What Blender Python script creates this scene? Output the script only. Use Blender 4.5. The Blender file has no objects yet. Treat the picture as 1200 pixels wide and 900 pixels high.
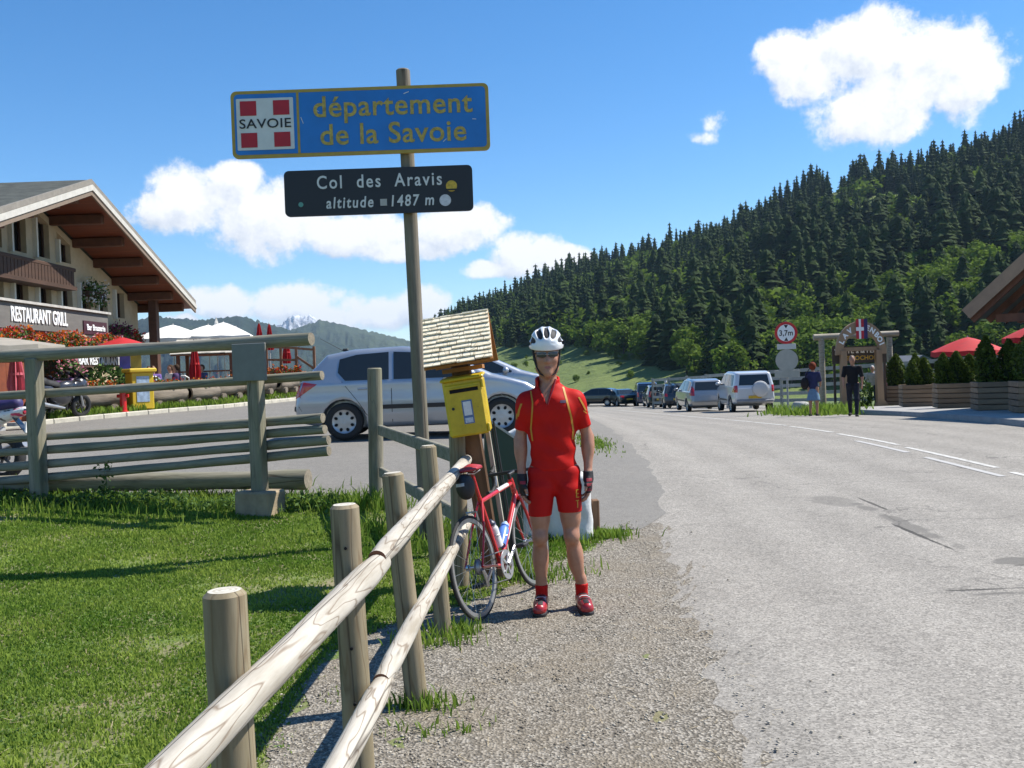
import bpy, bmesh, math, random
import numpy as np
from mathutils import Vector, Matrix, Euler, noise as mnoise
R = math.radians
rng = np.random.default_rng(7)
random.seed(7)
scene = bpy.context.scene
col = scene.collection

# ---------------------------------------------------------------- camera, sky, sun, exposure
cam_d = bpy.data.cameras.new('camera')
cam_d.sensor_width = 36.0
cam_d.lens = 34.5
cam_d.clip_start = 0.05
cam_d.clip_end = 60000
cam = bpy.data.objects.new('camera', cam_d)
col.objects.link(cam)
cam.location = (0, 0, 1.6)
cam.rotation_euler = (Matrix.Rotation(R(90 - 0.897), 3, 'X') @ Matrix.Rotation(R(-2.0), 3, 'Z')).to_euler()
scene.camera = cam

SUN_EL = R(52)
SUN_DIR = Vector((0.960 * math.cos(SUN_EL), 0.280 * math.cos(SUN_EL), math.sin(SUN_EL))).normalized()
SUN_AZ = math.atan2(SUN_DIR.x, SUN_DIR.y)          # clockwise from +Y
sun_d = bpy.data.lights.new('sun', 'SUN')
sun_d.energy = 5.0
sun_d.angle = R(0.53)
sun_d.color = (1.0, 0.95, 0.87)
sun = bpy.data.objects.new('sun', sun_d)
col.objects.link(sun)
sun.location = (20, 5, 40)
sun.rotation_euler = SUN_DIR.to_track_quat('Z', 'Y').to_euler()

scene.render.engine = 'CYCLES'
scene.view_settings.view_transform = 'Standard'
scene.view_settings.look = 'None'
scene.view_settings.gamma = 1.0
scene.view_settings.use_curve_mapping = False
scene.view_settings.exposure = 0.68
scene.cycles.use_denoising = True
scene.cycles.max_bounces = 6
scene.cycles.diffuse_bounces = 3
scene.cycles.glossy_bounces = 3
scene.cycles.transmission_bounces = 4
scene.cycles.transparent_max_bounces = 12
scene.cycles.volume_bounces = 0
scene.cycles.caustics_reflective = False
scene.cycles.caustics_refractive = False
scene.cycles.sample_clamp_indirect = 6.0

world = bpy.data.worlds.new('World')
scene.world = world
world.use_nodes = True


def build_world():
    nt = world.node_tree
    nt.nodes.clear()
    N, L = nt.nodes, nt.links

    # a cloud field in (azimuth, elevation): cumulus puffs all round the horizon
    puffs = [(0.3121, 0.2739, 0.0480, 0.0385), (0.4141, 0.2627, 0.0600, 0.0415), (0.3610, 0.2284, 0.0640, 0.0350),
             (0.2845, 0.2817, 0.0300, 0.0313), (0.3511, 0.2826, 0.0653, 0.0391), (0.4386, 0.2371, 0.0354, 0.0304),
             (0.2072, 0.2376, 0.0268, 0.0165), (0.1960, 0.2222, 0.0268, 0.0130),
             (-0.3042, 0.1742, 0.0581, 0.0365), (-0.2326, 0.1538, 0.0804, 0.0417), (-0.1496, 0.1391, 0.0817, 0.0278),
             (-0.0551, 0.1431, 0.0608, 0.0261), (-0.3396, 0.1671, 0.0394, 0.0226), (-0.2717, 0.1924, 0.0377, 0.0217),
             (-0.1076, 0.1214, 0.0519, 0.0157), (0.0176, 0.1135, 0.0435, 0.0261), (0.0521, 0.1079, 0.0347, 0.0174),
             (-0.0133, 0.1017, 0.0348, 0.0122), (-0.2802, 0.0763, 0.0418, 0.0174), (-0.2191, 0.0753, 0.0467, 0.0226),
             (-0.1356, 0.0598, 0.0560, 0.0191), (-0.0882, 0.0653, 0.0346, 0.0209), (-0.3284, 0.0556, 0.0370, 0.0087),
             (-0.1865, 0.0551, 0.0598, 0.0139)]
    rr = random.Random(3)
    a = 0.75
    while a < 2 * math.pi - 0.75:                       # the same kind of cumulus goes on outside the frame
        e = rr.uniform(0.08, 0.30)
        w = rr.uniform(0.06, 0.11)
        az = a if a < math.pi else a - 2 * math.pi
        puffs.append((az, e, w, w * 0.55))
        puffs.append((az + w * 0.7, e - 0.012, w * 0.7, w * 0.36))
        a += rr.uniform(0.32, 0.5)

    g = bpy.data.node_groups.new('cloud_density', 'ShaderNodeTree')
    g.interface.new_socket('P', in_out='INPUT', socket_type='NodeSocketVector')
    g.interface.new_socket('D', in_out='OUTPUT', socket_type='NodeSocketFloat')
    gi = g.nodes.new('NodeGroupInput')
    go = g.nodes.new('NodeGroupOutput')

    def gm(op, a, b=None, c=None):
        n = g.nodes.new('ShaderNodeMath'); n.operation = op
        for i, x in enumerate((a, b, c)):
            if x is None: continue
            if isinstance(x, (int, float)): n.inputs[i].default_value = x
            else: g.links.new(x, n.inputs[i])
        return n.outputs[0]
    warp = g.nodes.new('ShaderNodeTexNoise'); warp.inputs['Scale'].default_value = 14; warp.inputs['Detail'].default_value = 3
    g.links.new(gi.outputs[0], warp.inputs['Vector'])
    wv = g.nodes.new('ShaderNodeVectorMath'); wv.operation = 'MULTIPLY_ADD'
    g.links.new(warp.outputs['Color'], wv.inputs[0]); wv.inputs[1].default_value = (0.05, 0.035, 0); 
    off = g.nodes.new('ShaderNodeVectorMath'); off.operation = 'SUBTRACT'
    g.links.new(gi.outputs[0], off.inputs[0]); off.inputs[1].default_value = (0.025, 0.0175, 0)
    g.links.new(off.outputs[0], wv.inputs[2])
    cur = None
    for (az, el, rx, ry) in puffs:
        s = g.nodes.new('ShaderNodeVectorMath'); s.operation = 'SUBTRACT'
        g.links.new(wv.outputs[0], s.inputs[0]); s.inputs[1].default_value = (az, el, 0)
        m = g.nodes.new('ShaderNodeVectorMath'); m.operation = 'MULTIPLY'
        g.links.new(s.outputs[0], m.inputs[0]); m.inputs[1].default_value = (1 / rx, 1 / ry, 0)
        d = g.nodes.new('ShaderNodeVectorMath'); d.operation = 'DOT_PRODUCT'
        g.links.new(m.outputs[0], d.inputs[0]); g.links.new(m.outputs[0], d.inputs[1])
        f = gm('SUBTRACT', 1.0, d.outputs['Value'])
        if rx < 0.027: f = gm('SUBTRACT', f, 0.74)      # thin wisps
        cur = f if cur is None else gm('SMOOTH_MAX', cur, f, 0.25)
    n1 = g.nodes.new('ShaderNodeTexNoise'); n1.inputs['Scale'].default_value = 26; n1.inputs['Detail'].default_value = 9
    n1.inputs['Roughness'].default_value = 0.68
    g.links.new(gi.outputs[0], n1.inputs['Vector'])
    nn = gm('MULTIPLY_ADD', n1.outputs['Fac'], 2.6, -1.3)
    cl = gm('MAXIMUM', cur, -1.5)
    tot = gm('ADD', cl, nn)
    g.links.new(tot, go.inputs[0])

    tc = N.new('ShaderNodeTexCoord')
    sep = N.new('ShaderNodeSeparateXYZ'); L.new(tc.outputs['Generated'], sep.inputs[0])
    def m(op, a, b=None, c=None):
        n = N.new('ShaderNodeMath'); n.operation = op
        for i, x in enumerate((a, b, c)):
            if x is None: continue
            if isinstance(x, (int, float)): n.inputs[i].default_value = x
            else: L.new(x, n.inputs[i])
        return n.outputs[0]
    az = m('ARCTAN2', sep.outputs[0], sep.outputs[1])
    el = m('ARCSINE', sep.outputs[2])
    P = N.new('ShaderNodeCombineXYZ'); L.new(az, P.inputs[0]); L.new(el, P.inputs[1])
    g1 = N.new('ShaderNodeGroup'); g1.node_tree = g; L.new(P.outputs[0], g1.inputs[0])
    P2 = N.new('ShaderNodeVectorMath'); P2.operation = 'ADD'; L.new(P.outputs[0], P2.inputs[0]); P2.inputs[1].default_value = (0.012, 0.016, 0)
    g2 = N.new('ShaderNodeGroup'); g2.node_tree = g; L.new(P2.outputs[0], g2.inputs[0])
    al = N.new('ShaderNodeMapRange'); al.interpolation_type = 'SMOOTHSTEP'
    L.new(g1.outputs[0], al.inputs['Value']); al.inputs['From Min'].default_value = -0.12; al.inputs['From Max'].default_value = 0.62
    sh = m('SUBTRACT', g1.outputs[0], g2.outputs[0])
    sh = m('MULTIPLY_ADD', sh, 0.42, 0.76)  # cloud relief shading put into the colour, from density offset towards the sun
    shc = N.new('ShaderNodeClamp'); L.new(sh, shc.inputs[0])
    ramp = N.new('ShaderNodeValToRGB'); L.new(shc.outputs[0], ramp.inputs[0])
    e = ramp.color_ramp.elements
    e[0].position = 0.25; e[0].color = (0.50, 0.58, 0.72, 1)
    e[1].position = 0.85; e[1].color = (1.0, 1.0, 1.0, 1)
    csc = N.new('ShaderNodeVectorMath'); csc.operation = 'SCALE'; L.new(ramp.outputs[0], csc.inputs[0]); csc.inputs['Scale'].default_value = 6.3

    sky = N.new('ShaderNodeTexSky'); sky.sky_type = 'NISHITA'; sky.sun_disc = False
    sky.sun_elevation = SUN_EL; sky.sun_rotation = SUN_AZ
    sky.altitude = 1480; sky.air_density = 1.0; sky.dust_density = 0.25; sky.ozone_density = 2.6
    hs = N.new('ShaderNodeHueSaturation'); L.new(sky.outputs[0], hs.inputs['Color'])
    hs.inputs['Saturation'].default_value = 1.30; hs.inputs['Value'].default_value = 1.0; hs.inputs['Hue'].default_value = 0.5
    mx = N.new('ShaderNodeMix'); mx.data_type = 'RGBA'
    L.new(al.outputs[0], mx.inputs['Factor']); L.new(hs.outputs[0], mx.inputs['A']); L.new(csc.outputs[0], mx.inputs['B'])
    bg = N.new('ShaderNodeBackground'); L.new(mx.outputs['Result'], bg.inputs[0]); bg.inputs[1].default_value = 0.113
    out = N.new('ShaderNodeOutputWorld'); L.new(bg.outputs[0], out.inputs[0])


build_world()
world.cycles.sampling_method = 'MANUAL'
world.cycles.sample_map_resolution = 512

# ---------------------------------------------------------------- helpers
def ss(a, b, x):
    t = np.clip((np.asarray(x, float) - a) / (b - a), 0, 1)
    return t * t * (3 - 2 * t)


def softplus(t, k=2.0):
    return k * np.log1p(np.exp(np.clip(np.asarray(t, float) / k, -30, 30)))


def terrain(x, y):
    """Height of the pass: the parking lot rises to the left, the road falls away over the crest."""
    hL = .5 * ss(7, 17, y) + .15 * ss(17, 30, y) - .06 * softplus(np.asarray(y, float) - 52, 4)
    hR = .12 * ss(8, 18, y) - .033 * softplus(np.asarray(y, float) - 21)
    w = ss(-1.5, 4.5, x)
    return (1 - w) * hL + w * hR


def tz(x, y):
    return float(terrain(x, y))


class MB:
    """Collects shapes; build() links them as one mesh object."""

    def __init__(s):
        s.v, s.f = [], []

    def add(s, verts, faces):
        o = len(s.v)
        s.v += [tuple(p) for p in verts]
        s.f += [tuple(i + o for i in f) for f in faces]
        return s

    def box(s, c, size, rot=None, bev=0.0):
        c = Vector(c)
        hx, hy, hz = [q / 2 for q in size]
        if rot is None: Mx = Matrix.Identity(3)
        elif isinstance(rot, (int, float)): Mx = Matrix.Rotation(rot, 3, 'Z')
        else: Mx = rot
        if bev <= 0:
            vs = [Vector((x * hx, y * hy, z * hz)) for z in (-1, 1) for y in (-1, 1) for x in (-1, 1)]
            fs = [(0, 2, 3, 1), (4, 5, 7, 6), (0, 1, 5, 4), (2, 6, 7, 3), (0, 4, 6, 2), (1, 3, 7, 5)]
        else:
            b = min(bev, hx * .9, hy * .9, hz * .9)
            vs, fs, idx = [], [], {}
            for sx in (-1, 1):
                for sy in (-1, 1):
                    for sz in (-1, 1):
                        for k in range(3):
                            p = [sx * (hx - b), sy * (hy - b), sz * (hz - b)]
                            p[k] = (sx * hx, sy * hy, sz * hz)[k]
                            idx[(sx, sy, sz, k)] = len(vs)
                            vs.append(Vector(p))
            I = lambda *a: idx[a]
            for k in range(3):
                for sg in (-1, 1):
                    q = []
                    for (a, b2) in ((-1, -1), (1, -1), (1, 1), (-1, 1)):
                        t = [0, 0, 0]; t[k] = sg; t[(k + 1) % 3] = a; t[(k + 2) % 3] = b2
                        q.append(I(*t, k))
                    fs.append(tuple(q) if sg > 0 else tuple(q[::-1]))
            for k in range(3):
                k1, k2 = (k + 1) % 3, (k + 2) % 3
                for a in (-1, 1):
                    for b2 in (-1, 1):
                        t0 = [0, 0, 0]; t0[k] = -1; t0[k1] = a; t0[k2] = b2
                        t1 = list(t0); t1[k] = 1
                        q = (I(*t0, k1), I(*t1, k1), I(*t1, k2), I(*t0, k2))
                        fs.append(q if a * b2 < 0 else q[::-1])
            for sx in (-1, 1):
                for sy in (-1, 1):
                    for sz in (-1, 1):
                        q = (I(sx, sy, sz, 0), I(sx, sy, sz, 1), I(sx, sy, sz, 2))
                        fs.append(q if sx * sy * sz > 0 else q[::-1])
        return s.add([c + Mx @ p for p in vs], fs)

    def beam(s, p0, p1, w, h, bev=0.0, up=(0, 0, 1)):
        p0, p1 = Vector(p0), Vector(p1)
        x = (p1 - p0); ln = x.length; x.normalize()
        up = Vector(up)
        if abs(x.dot(up)) > .98: up = Vector((0, 1, 0))
        y = up.cross(x).normalized(); z = x.cross(y)
        Mx = Matrix((x, y, z)).transposed()
        return s.box((p0 + p1) / 2, (ln, w, h), Mx, bev)

    def tube(s, pts, rad, n=8, caps=True):
        pts = [Vector(p) for p in pts]
        if isinstance(rad, (int, float)): rad = [rad] * len(pts)
        vs, fs = [], []
        t0 = (pts[1] - pts[0]).normalized()
        u = t0.orthogonal().normalized()
        for i, p in enumerate(pts):
            if i == 0: t = (pts[1] - pts[0]).normalized()
            elif i == len(pts) - 1: t = (pts[-1] - pts[-2]).normalized()
            else: t = ((pts[i + 1] - p).normalized() + (p - pts[i - 1]).normalized()).normalized()
            u = (u - t * u.dot(t)).normalized()
            w = t.cross(u)
            for k in range(n):
                a = 2 * math.pi * k / n
                vs.append(p + (u * math.cos(a) + w * math.sin(a)) * rad[i])
        for i in range(len(pts) - 1):
            for k in range(n):
                k2 = (k + 1) % n
                fs.append((i * n + k, i * n + k2, (i + 1) * n + k2, (i + 1) * n + k))
        if caps:
            fs.append(tuple(range(n - 1, -1, -1)))
            fs.append(tuple(range((len(pts) - 1) * n, len(pts) * n)))
        return s.add(vs, fs)

    def cyl(s, p0, p1, r0, r1=None, n=12, caps=True):
        return s.tube([p0, p1], [r0, r0 if r1 is None else r1], n, caps)

    def lathe(s, prof, n=16, c=(0, 0, 0), axis='Z', closed=False):
        c = Vector(c); vs, fs = [], []
        m = len(prof)
        for k in range(n):
            a = 2 * math.pi * k / n
            for (r, z) in prof:
                x, y = r * math.cos(a), r * math.sin(a)
                if axis == 'Z': q = Vector((x, y, z))
                elif axis == 'Y': q = Vector((x, z, -y))
                else: q = Vector((z, x, y))
                vs.append(c + q)
        for k in range(n):
            k2 = (k + 1) % n
            for i in range(m if closed else m - 1):
                j = (i + 1) % m
                fs.append((k * m + i, k2 * m + i, k2 * m + j, k * m + j))
        return s.add(vs, fs)

    def torus(s, c, R0, r, axis='Y', n=36, m=8):
        prof = [(R0 + r * math.cos(2 * math.pi * i / m), r * math.sin(2 * math.pi * i / m)) for i in range(m)]
        return s.lathe(prof, n, c, axis, closed=True)

    def ell(s, c, r, n=12, m=8, rot=None):
        c = Vector(c); vs, fs = [], []
        for i in range(m + 1):
            t = math.pi * i / m
            for k in range(n):
                a = 2 * math.pi * k / n
                p = Vector((r[0] * math.sin(t) * math.cos(a), r[1] * math.sin(t) * math.sin(a), r[2] * math.cos(t)))
                vs.append(c + (rot @ p if rot else p))
        for i in range(m):
            for k in range(n):
                k2 = (k + 1) % n
                fs.append((i * n + k, (i + 1) * n + k, (i + 1) * n + k2, i * n + k2))
        return s.add(vs, fs)

    def prism(s, poly, t0, t1, Mx=None, o=(0, 0, 0)):
        """poly in (a, b), extruded t0..t1 along the third axis; Mx columns are the a, b and extrude directions"""
        o = Vector(o)
        if Mx is None: Mx = Matrix.Identity(3)
        n = len(poly)
        vs = [o + Mx @ Vector((a, b, t0)) for a, b in poly] + [o + Mx @ Vector((a, b, t1)) for a, b in poly]
        fs = [tuple(range(n - 1, -1, -1)), tuple(range(n, 2 * n))]
        for i in range(n):
            j = (i + 1) % n
            fs.append((i, j, n + j, n + i))
        return s.add(vs, fs)

    def quad(s, a, b, c, d):
        return s.add([a, b, c, d], [(0, 1, 2, 3)])

    def build(s, name, mat, parent=None, smooth=None, fix=False):
        me = bpy.data.meshes.new(name)
        me.from_pydata(s.v, [], s.f)
        if fix:
            bm = bmesh.new(); bm.from_mesh(me)
            bmesh.ops.remove_doubles(bm, verts=bm.verts, dist=1e-5)
            bmesh.ops.recalc_face_normals(bm, faces=bm.faces)
            bm.to_mesh(me); bm.free()
        return link(name, me, mat, parent, smooth)


def link(name, me, mat, parent=None, smooth=None):
    if mat is not None:
        for q in (mat if isinstance(mat, (list, tuple)) else [mat]):
            me.materials.append(q)
    if smooth is not None:
        me.shade_smooth()
        if smooth < 179: me.set_sharp_from_angle(angle=R(smooth))
    me.update()
    o = bpy.data.objects.new(name, me)
    col.objects.link(o)
    if parent is not None: o.parent = parent
    return o


def np_mesh(name, V, Fq, mat, parent=None, smooth=None, attr=None):
    """fast mesh from numpy: V (n,3), Fq (m,k)"""
    V = np.ascontiguousarray(V, dtype=np.float32)
    Fq = np.ascontiguousarray(Fq, dtype=np.int32)
    me = bpy.data.meshes.new(name)
    m, k = Fq.shape
    me.vertices.add(len(V)); me.vertices.foreach_set('co', V.ravel())
    me.loops.add(m * k); me.loops.foreach_set('vertex_index', Fq.ravel())
    me.polygons.add(m)
    me.polygons.foreach_set('loop_start', np.arange(0, m * k, k, dtype=np.int32))
    me.polygons.foreach_set('loop_total', np.full(m, k, dtype=np.int32))
    me.update(calc_edges=True)
    if attr is not None:
        for an, arr in attr.items():
            at = me.attributes.new(an, 'FLOAT', 'POINT')
            at.data.foreach_set('value', np.ascontiguousarray(arr, dtype=np.float32))
    return link(name, me, mat, parent, smooth)


def thing(name, label, cat, loc=(0, 0, 0), rotz=0.0, group=None, rot=None):
    o = bpy.data.objects.new(name, None)
    o.empty_display_size = .2
    col.objects.link(o)
    o.location = loc
    o.rotation_euler = rot if rot is not None else (0, 0, rotz)
    return tag(o, label, cat, group)


def tag(o, label, cat, group=None):
    o['label'] = label
    o['category'] = cat
    if group: o['group'] = group
    return o


def kind(o, k, label=None, cat=None):
    o['kind'] = k
    if label: o['label'] = label
    if cat: o['category'] = cat
    return o


def copy_tree(o, parent=None):
    c = o.copy(); col.objects.link(c); c.parent = parent
    for ch in list(o.children): copy_tree(ch, c)
    return c


def text(name, body, size, mat, parent, loc, rot, extrude=.002, offset=0.0, spacing=1.0, xs=1.0, align='CENTER', shear=0.0):
    cu = bpy.data.curves.new(name, 'FONT')
    cu.body = body; cu.size = size; cu.extrude = extrude; cu.offset = offset
    cu.space_character = spacing; cu.align_x = align; cu.align_y = 'CENTER'; cu.shear = shear
    cu.resolution_u = 4
    cu.materials.append(mat)
    tmp = bpy.data.objects.new(name, cu); col.objects.link(tmp)
    me = bpy.data.meshes.new_from_object(tmp)
    bpy.data.objects.remove(tmp)
    o = bpy.data.objects.new(name, me); col.objects.link(o)
    o.parent = parent; o.location = loc; o.rotation_euler = rot; o.scale = (xs, 1, 1)
    o['kind'] = 'stuff'
    return o


# ---------------------------------------------------------------- implicit surfaces (bodies, cars)
def smin(a, b, k):
    hh = np.clip(.5 + .5 * (b - a) / k, 0, 1)
    return b + (a - b) * hh - k * hh * (1 - hh)


def smax(a, b, k):
    return -smin(-a, -b, k)


def cone(P, a, b, ra, rb, sy=1.0):
    """distance to a tapered capsule; sy squeezes it front to back"""
    X, Y, Z = P
    ax, ay, az = a; dx, dy, dz = b[0] - ax, b[1] - ay, b[2] - az
    L2 = dx * dx + dy * dy + dz * dz + 1e-9
    t = np.clip(((X - ax) * dx + (Y - ay) * dy + (Z - az) * dz) / L2, 0, 1)
    ex, ey, ez = X - ax - t * dx, (Y - ay - t * dy) / sy, Z - az - t * dz
    return (np.sqrt(ex * ex + ey * ey + ez * ez) - (ra + t * (rb - ra))) * min(1.0, (1 + sy) / 2)


def ellip(P, c, r):
    X, Y, Z = P
    return (np.sqrt(((X - c[0]) / r[0]) ** 2 + ((Y - c[1]) / r[1]) ** 2 + ((Z - c[2]) / r[2]) ** 2) - 1) * np.minimum(np.minimum(r[0], r[1]), r[2])


def snet(f, lo, hi, r):
    """surface nets of f<0 on a regular grid -> (V, quads)"""
    lo, hi = np.array(lo, float), np.array(hi, float)
    n = np.maximum(3, np.ceil((hi - lo) / r).astype(int) + 1)
    ax = [(lo[i] + r * np.arange(n[i])).astype(np.float32) for i in range(3)]
    G = np.meshgrid(*ax, indexing='ij')
    val = np.asarray(f(G), dtype=np.float32)
    val[0], val[-1] = 1, 1; val[:, 0], val[:, -1] = 1, 1; val[:, :, 0], val[:, :, -1] = 1, 1
    ins = val < 0
    c = n - 1
    acc = np.zeros((*c, 3), np.float32); cnt = np.zeros(c, np.float32)
    sl = lambda o: tuple(slice(o[i], o[i] + c[i]) for i in range(3))
    for d in range(3):
        o1 = [q for q in range(3) if q != d]
        for a in (0, 1):
            for b in (0, 1):
                p0 = [0, 0, 0]; p0[o1[0]] = a; p0[o1[1]] = b
                p1 = list(p0); p1[d] = 1
                v0, v1 = val[sl(p0)], val[sl(p1)]
                mk = ins[sl(p0)] != ins[sl(p1)]
                t = np.where(mk, v0 / np.where(mk, v0 - v1, 1), 0)
                cnt += mk
                acc[..., d] += np.where(mk, t, 0)
                acc[..., o1[0]] += a * mk
                acc[..., o1[1]] += b * mk
    act = cnt > 0
    idx = np.full(c, -1, np.int64); idx[act] = np.arange(act.sum())
    ijk = np.argwhere(act)
    V = lo + r * (ijk + acc[act] / cnt[act][:, None])
    Q = []
    for d in range(3):
        e, g = [q for q in range(3) if q != d]
        if d == 1: e, g = g, e
        a0 = [slice(0, c[i] + 1) for i in range(3)]; a0[d] = slice(0, c[d])
        a1 = list(a0); a1[d] = slice(1, c[d] + 1)
        s0 = ins[tuple(a0)]; s1 = ins[tuple(a1)]
        w = np.argwhere(s0 != s1)
        w = w[(w[:, e] > 0) & (w[:, g] > 0) & (w[:, e] < c[e]) & (w[:, g] < c[g])]
        flip = s0[tuple(w.T)]
        def cell(de, dg):
            q = w.copy(); q[:, e] -= de; q[:, g] -= dg
            return idx[tuple(q.T)]
        q = np.stack([cell(1, 1), cell(0, 1), cell(0, 0), cell(1, 0)], 1)
        q[~flip] = q[~flip][:, ::-1]
        Q.append(q)
    Q = np.concatenate(Q)
    return V, Q[(Q >= 0).all(1)]


def sdf_obj(name, f, lo, hi, r, mat, parent=None, relax=0):
    V, Q = snet(f, lo, hi, r)
    return np_mesh(name, V, Q, mat, parent, smooth=180)


def poly_sdf(poly, X, Y):
    p = np.array(poly, float); d = np.full(X.shape, 1e9); s = np.ones(X.shape)
    n = len(p)
    for i in range(n):
        a, b = p[i], p[i - 1]
        ex, ey = b - a; wx, wy = X - a[0], Y - a[1]
        t = np.clip((wx * ex + wy * ey) / (ex * ex + ey * ey + 1e-12), 0, 1)
        d = np.minimum(d, (wx - ex * t) ** 2 + (wy - ey * t) ** 2)
        c1 = Y >= a[1]; c2 = Y < b[1]; c3 = ex * wy > ey * wx
        fl = (c1 & c2 & c3) | (~c1 & ~c2 & ~c3)
        s = np.where(fl, -s, s)
    return s * np.sqrt(d)


def patch(name, f, poly, axis, sign, mat, parent, off=.004, start=3.0, sub=.06, smooth=60):
    """a thin sheet cut to poly that lies on the surface f=0, seen along axis from its sign side"""
    bm = bmesh.new()
    vs = [bm.verts.new((a, b, 0)) for a, b in poly]
    fc = bm.faces.new(vs)
    bmesh.ops.triangulate(bm, faces=[fc])
    for _ in range(6):
        lg = [e for e in bm.edges if e.calc_length() > sub]
        if not lg: break
        bmesh.ops.subdivide_edges(bm, edges=lg, cuts=1)
        bmesh.ops.triangulate(bm, faces=bm.faces[:])
    co = np.array([v.co[:2] for v in bm.verts])
    u, v = [q for q in range(3) if q != axis]
    pos = np.zeros((len(co), 3)); pos[:, u] = co[:, 0]; pos[:, v] = co[:, 1]; pos[:, axis] = sign * start
    for _ in range(60):
        d = f((pos[:, 0], pos[:, 1], pos[:, 2]))
        pos[:, axis] -= sign * np.clip(d, -.2, .2) * .8
    bad = (np.abs(f((pos[:, 0], pos[:, 1], pos[:, 2]))) > .02) | (sign * (pos[:, axis] - (start - start)) < -.3 * start)
    if axis != 2 and abs(start) > .5: bad |= sign * pos[:, axis] < .25
    pos[:, axis] += sign * off
    me = bpy.data.meshes.new(name)
    vv = list(bm.verts)
    for i, q in enumerate(vv): q.co = pos[i]
    if bad.any() and not bad.all(): bmesh.ops.delete(bm, geom=[vv[i] for i in np.where(bad)[0]], context='VERTS')
    bm.normal_update()
    want = Vector((0, 0, 0)); want[axis] = sign
    if sum((fq.normal.dot(want) for fq in bm.faces)) < 0: bmesh.ops.reverse_faces(bm, faces=bm.faces[:])
    bm.to_mesh(me); bm.free()
    return link(name, me, mat, parent, smooth)


# ---------------------------------------------------------------- materials
def new_mat(name):
    m = bpy.data.materials.new(name); m.use_nodes = True
    nt = m.node_tree
    b = nt.nodes['Principled BSDF']
    return m, nt, b


def ramp_node(nt, fac, stops):
    r = nt.nodes.new('ShaderNodeValToRGB'); nt.links.new(fac, r.inputs[0])
    e = r.color_ramp.elements
    while len(e) < len(stops): e.new(.5)
    for i, (p, c) in enumerate(stops):
        e[i].position = p; e[i].color = (*c, 1)
    return r.outputs[0]


def noise_node(nt, vec, scale, detail=4, rough=.55, dist=0.0):
    n = nt.nodes.new('ShaderNodeTexNoise')
    n.inputs['Scale'].default_value = scale; n.inputs['Detail'].default_value = detail
    n.inputs['Roughness'].default_value = rough; n.inputs['Distortion'].default_value = dist
    if vec is not None: nt.links.new(vec, n.inputs['Vector'])
    return n.outputs['Fac']


def mix_node(nt, fac, a, b, mode='MIX'):
    n = nt.nodes.new('ShaderNodeMix'); n.data_type = 'RGBA'; n.blend_type = mode
    for key, x in (('Factor', fac), ('A', a), ('B', b)):
        if isinstance(x, tuple): n.inputs[key].default_value = (*x, 1)
        elif isinstance(x, (int, float)): n.inputs[key].default_value = x
        else: nt.links.new(x, n.inputs[key])
    return n.outputs['Result']


def math_node(nt, op, a, b=0.0, c=0.0, clamp=False):
    n = nt.nodes.new('ShaderNodeMath'); n.operation = op; n.use_clamp = clamp
    for i, x in enumerate((a, b, c)):
        if isinstance(x, (int, float)): n.inputs[i].default_value = x
        else: nt.links.new(x, n.inputs[i])
    return n.outputs[0]


def bump_node(nt, b, height, strength, dist=.01):
    n = nt.nodes.new('ShaderNodeBump'); n.inputs['Strength'].default_value = strength; n.inputs['Distance'].default_value = dist
    nt.links.new(height, n.inputs['Height']); nt.links.new(n.outputs[0], b.inputs['Normal'])


def coords(nt, which='Object', scale=None):
    t = nt.nodes.new('ShaderNodeTexCoord').outputs[which]
    if scale is not None:
        mp = nt.nodes.new('ShaderNodeMapping'); mp.inputs['Scale'].default_value = scale
        nt.links.new(t, mp.inputs['Vector']); t = mp.outputs[0]
    return t


MATS = {}


def mat(name, c, rough=.6, var=.18, scale=6.0, bump=0.0, bscale=40.0, metal=0.0, coat=0.0, spec=.5, c2=None, rand=0.0, stretch=None, trans=0.0):
    """plain procedural material: base colour with noise variation, optional relief"""
    if name in MATS: return MATS[name]
    m, nt, b = new_mat(name)
    v = coords(nt, 'Object', stretch)
    n = noise_node(nt, v, scale, 5, .6)
    lo = tuple(max(0, q * (1 - var)) for q in c)
    hi = tuple(min(1, q * (1 + var)) for q in c) if c2 is None else c2
    base = ramp_node(nt, n, [(.3, lo), (.7, hi)])
    if rand:
        oi = nt.nodes.new('ShaderNodeObjectInfo')
        k = math_node(nt, 'MULTIPLY_ADD', oi.outputs['Random'], rand * 2, 1 - rand)
        base = mix_node(nt, 1.0, base, k, 'MULTIPLY')
    nt.links.new(base, b.inputs['Base Color'])
    rn = math_node(nt, 'MULTIPLY_ADD', n, .2, rough - .1, True)
    nt.links.new(rn, b.inputs['Roughness'])
    b.inputs['Metallic'].default_value = metal
    b.inputs['Specular IOR Level'].default_value = spec
    b.inputs['Coat Weight'].default_value = coat
    b.inputs['Coat Roughness'].default_value = .06
    if bump:
        bump_node(nt, b, noise_node(nt, v, bscale, 5, .6), bump)
    MATS[name] = m
    return m


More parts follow.
